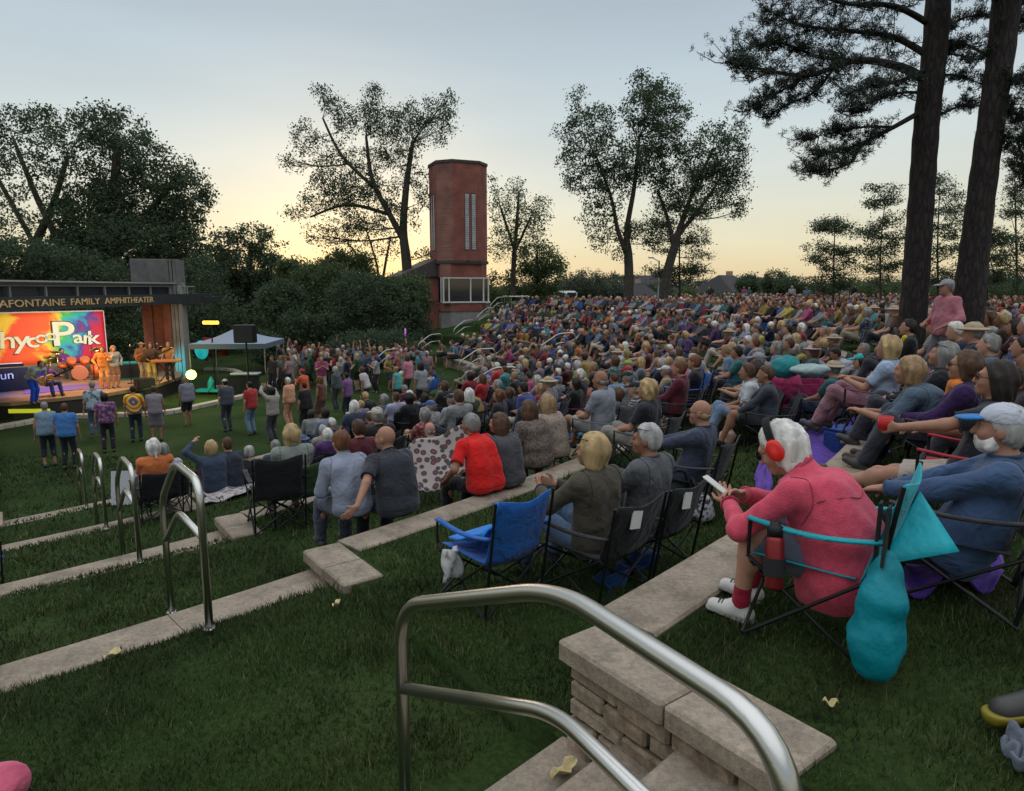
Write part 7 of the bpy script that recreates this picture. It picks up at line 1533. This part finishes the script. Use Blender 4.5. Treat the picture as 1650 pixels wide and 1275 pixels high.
def pick(hat_kind):
    for _ in range(400):
        i = rng.choice(len(SHIRTS), p=PSH / PSH.sum()); 
        if hat_kind == 1: j = 100 + random.randint(0, 3)
        elif hat_kind == 2: j = 104
        else: j = random.choices(range(8), [1, 1.3, 2.4, 1.6, 2.2, 4.5, 1.2, 3.5])[0]
        if (i, j) not in USED: break
    else:
        free = [(a, b) for a in range(len(SHIRTS)) for b in (range(8) if hat_kind == 0 else range(100, 104) if hat_kind == 1 else [104]) if (a, b) not in USED]
        if not free: return None
        i, j = random.choice(free)
    USED.add((i, j)); return i, j
def desc(i, j): return f"{SHIRTS[i][0]} top", (f"{HAIRN[j][0]}" if j < 100 else HATN[j - 100][0])
cand = []
def free(x, y, d): return all((x - a) ** 2 + (y - b) ** 2 > d * d for a, b in HERE)
def row(r, t0, t1, kind, dens=.9, gap=.72):
    t = R(t0)
    while t < R(t1):
        t += gap / r * random.uniform(.82, 1.3)
        if random.random() > dens: continue
        rr_ = r + random.uniform(-.32, .32) * (kind != 'wall'); x, y = CX + rr_ * math.cos(t), CY + rr_ * math.sin(t); d = math.hypot(x, y); u = 825 + F * x / max(y, .1)
        if y < 5 or not (-60 < u < 1720): continue
        if d < 7.6 or not free(x, y, .55): continue
        if d < 9.5 and u < 1230: continue
        cand.append((d, x, y, kind, r))
for k in range(1, 5):
    rk = WALLS[k][0]; tmax = [0, 44, 38, 30, 6][k]; tmin = [0, -30, -31, -33, -35][k]
    row(rk + .12, tmin, tmax, 'wall', .40 if k < 4 else .25)
    up = WALLS[k - 1][0] - rk
    for f in (.36, .60, .84): row(rk + up * f, tmin, tmax - 1, 'chair', .86 if k < 4 else .5)
rp = 28.75
while rp < 50: row(rp, -34, 45 - max(0, rp - 40) * .6, 'chair', .90, .70); rp += .98 + max(0, rp - 38) * .02
# taller standing figures on the skyline
for i in range(26):
    t = R(random.uniform(-8, 42)); r_ = random.uniform(43, 54); x, y = CX + r_ * math.cos(t), CY + r_ * math.sin(t); cand.append((math.hypot(x, y), x, y, 'stand', r_))
cand.sort(key=lambda c: c[0])
NP = sum(1 for o in bpy.data.objects if o.get("category") == "person" and o.location.z > -20)
NIND = 299 - NP - 44; made = 0; rest = []
for d, x, y, kind, r in cand:
    if not free(x, y, .5): continue
    src_i = random.randrange(len(seatP)); pr_ = seatP[src_i]; hk = seat_hat[src_i]; z = float(gz(x, y))
    if kind == 'wall': pr_ = random.choice(wallP); hk = 0; z += .02
    if kind == 'stand': pr_ = random.choice(danceP[3:4] + danceP[2:3]); hk = 0
    rz = math.atan2(ST[1] - y, ST[0] - x) - math.pi / 2 + R(random.uniform(-14, 22)); HERE.append((x, y))
    pk = pick(hk) if made < NIND else None
    if pk is None: rest.append((x, y, z, rz, kind)); continue
    a, b = desc(*pk); where = "on the hilltop" if r > 28 else "on the upper terraces" if r > 23 else "on the lower terraces"
    sh = SHIRTS[pk[0]][1]; hat = HATN[pk[1] - 100][1] if pk[1] >= 100 else None
    copy_person(pr_, x, y, z, rz, sh, HAIRN[pk[1]][1] if pk[1] < 100 else 'grey', hat, f"person in a {a} {'with' if pk[1] < 100 else 'and'} {b}, seated {where}" if kind != 'stand' else f"person in a {a} {'with' if pk[1] < 100 else 'and'} {b}, standing at the crowd's edge", "spectators in the crowd", random.choice(PANTS), random.uniform(.94, 1.06)); made += 1
    if kind == 'chair' and made < 75 and src_i != 6: chair(f"folding chair beneath the person in the {a} {'with' if pk[1] < 100 else 'and'} {b}", x, y, z, rz, random.choice([BLK, BLK, (.03, .035, .06), (.02, .05, .2), (.16, .02, .03), (.05, .06, .05)]), 1, .36)
# dancers before the stage
USED2 = set(); nd = 0
for i in range(900):
    if nd >= 44: break
    u, v = random.uniform(452, 668), random.uniform(596, 640); p = at(u, v, 0)
    if not free(p.x, p.y, .62): continue
    HERE.append((p.x, p.y)); j = random.randrange(len(danceP)); k = (random.randrange(len(SHIRTS)), random.randrange(8))
    if k in USED2: continue
    USED2.add(k); a, b = desc(*k); nd += 1
    o = copy_person(danceP[j], p.x, p.y, 0, random.uniform(0, 6.28), SHIRTS[k[0]][1], HAIRN[k[1]][1], None, f"dancer in a {a} with {b} on the lawn before the stage", "dancers before the stage", random.choice(PANTS), random.uniform(.9, 1.05))
    if j in (1, 4) and nd % 3 == 0:
        h = loc2w((p.x, p.y, 0, o.rotation_euler.z), V3(.22, .12, 2.12), o.scale[0] / PS); col = [(.9, .9, 1), (.3, 1, .5), (.8, .2, 1), (1, .3, .6)][nd % 4]
        w_ = thing("glow_wand", f"lit foam wand raised by the dancer in the {a} with {b}", "light wand", h, 0, "glowing foam wands"); MB().lathe((0, 0, 0), [(.0, -.01), (.035, 0), (.04, .34), (.0, .38)], 8).build("glowing_tube", mat(f"wand_glow_{nd % 4}", col, .5, emit=col, es=.35), w_); MB().lathe((0, 0, -.14), [(.02, 0), (.02, .14)], 8).build("grip", M_BLACKM, w_)
for pr_ in seatP + wallP + danceP:
    for c in list(pr_.children): bpy.data.objects.remove(c)
    bpy.data.objects.remove(pr_)
for i in range(900):
    if sum(1 for q_ in rest if q_[4] == 'dance') >= 50: break
    u, v = random.uniform(446, 690), random.uniform(590, 632); p = at(u, v, 0)
    if not free(p.x, p.y, .5): continue
    HERE.append((p.x, p.y)); rest.append((p.x, p.y, 0.0, random.uniform(0, 6.28), 'dance'))
# everyone further off: one mass
def mass_proto(kw):
    pose = kw.pop('pose', 'chair'); J = skeleton(pose, kw); f = Field(); ch, be, pe, n0 = J['chest'], J['belly'], J['pel'], J['neck0']
    for i in (0, 1):
        f.cone(J['hip'][i], J['knee'][i], .10, .07, .04, 2); f.cone(J['knee'][i], J['ank'][i], .065, .045, .03, 2 if i else 0)
    f.cone(pe + V3(-.06, 0, 0), pe + V3(.06, 0, 0), .125, .125, .04, 2)
    f.cone(ch + V3(-.07, 0, 0), be + V3(-.05, 0, 0), .125, .12, .05, 1); f.cone(ch + V3(.07, 0, 0), be + V3(.05, 0, 0), .125, .12, .05, 1); f.cone(J['sh'][0], J['sh'][1], .07, .07, .05, 1)
    for i in (0, 1): f.cone(J['sh'][i], J['elb'][i], .06, .05, .03, 1); f.cone(J['elb'][i], J['hand'][i], .05, .045, .02, 0)
    f.cone(n0, J['neck1'], .055, .055, .03, 0); f.ell(J['head'], (.08, .10, .118), .02, 0, J['HM']); f.ell(J['head'] + J['HM'] @ V3(0, -.03, .035), (.086, .098, .098), .01, 3, J['HM']); f.cone(J['head'] + V3(0, .09, .01), J['head'] + V3(0, .10, -.03), .014, .016, .01, 0)
    P, Q, mi = f.mesh(.042)
    if pose in ('chair',):      # the chair's back and seat under them
        c = np.array([(-.27, -.25, .36), (.27, -.25, .36), (.27, -.37, .80), (-.27, -.37, .80), (-.27, -.28, .36), (.27, -.28, .36), (.27, -.40, .80), (-.27, -.40, .80), (-.27, .24, .34), (.27, .24, .34), (-.29, .24, 0), (.29, .24, 0)])
        n = len(P); P = np.concatenate([P, c]); Q = np.concatenate([Q, np.array([(0, 1, 2, 3), (7, 6, 5, 4), (3, 2, 6, 7), (0, 8, 9, 1), (8, 10, 11, 9), (0, 3, 7, 4), (1, 5, 6, 2)]) + n]); mi = np.concatenate([mi, np.full(7, 4)])
    return P, Q, mi
MP = [mass_proto(dict(k)) for k in (dict(), dict(lean=22, hyaw=20), dict(lean=4, hyaw=-20, hands=[(-.05, .34, .6), (.06, .36, .6)]), dict(pose='ground'), dict(pose='recline', pz=.3))]
MW = mass_proto(dict(pose='wall')); MS = mass_proto(dict(pose='stand')); MD = [mass_proto(dict(pose=q_)) for q_ in ('clap', 'wave', 'stand', 'stand')]
AV, AF, AC = [], [], []; off = 0
hcol = np.array([HC[h] for _, h in HAIRN] + [c for _, c in HATN]); scol = np.array([c for _, c in SHIRTS]); pcol = np.array(PANTS); kcol = np.array([SK[c] for c in 'lmt'])
ccol = np.array([BLK, BLK, (.02, .03, .06), (.02, .07, .25), (.15, .02, .03), (.05, .05, .055)])
for x, y, z, rz, kind in rest:
    P, Q, mi = MW if kind == 'wall' else MS if kind == 'stand' else random.choice(MD) if kind == 'dance' else MP[rng.choice(5, p=[.34, .24, .24, .08, .10])]
    s_ = PS * random.uniform(.92, 1.07); c, s = math.cos(rz) * s_, math.sin(rz) * s_
    AV.append(np.stack([x + P[:, 0] * c - P[:, 1] * s, y + P[:, 0] * s + P[:, 1] * c, z + P[:, 2] * s_], 1)); AF.append(Q + off); off += len(P)
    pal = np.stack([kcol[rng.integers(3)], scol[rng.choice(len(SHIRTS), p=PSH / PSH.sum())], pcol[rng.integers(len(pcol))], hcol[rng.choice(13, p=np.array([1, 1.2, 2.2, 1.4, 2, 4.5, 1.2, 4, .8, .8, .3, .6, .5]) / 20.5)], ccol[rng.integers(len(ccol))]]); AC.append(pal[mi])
if AV:
    o = mesh_obj("crowd", np.concatenate(AV), np.concatenate(AF), M_MASS, smooth=True); at_ = o.data.attributes.new("col", 'FLOAT_COLOR', 'FACE'); cc_ = np.concatenate(AC); cc_ = np.concatenate([cc_, np.ones((len(cc_), 1))], 1).astype(np.float32); at_.data.foreach_set("color", cc_.ravel())
    tag(o, "dense crowd of seated spectators in camp chairs across the far hillside", "crowd", kind="stuff")
print("PEOPLE hand", NP, "individual", made, "dancers", nd, "mass", len(rest))
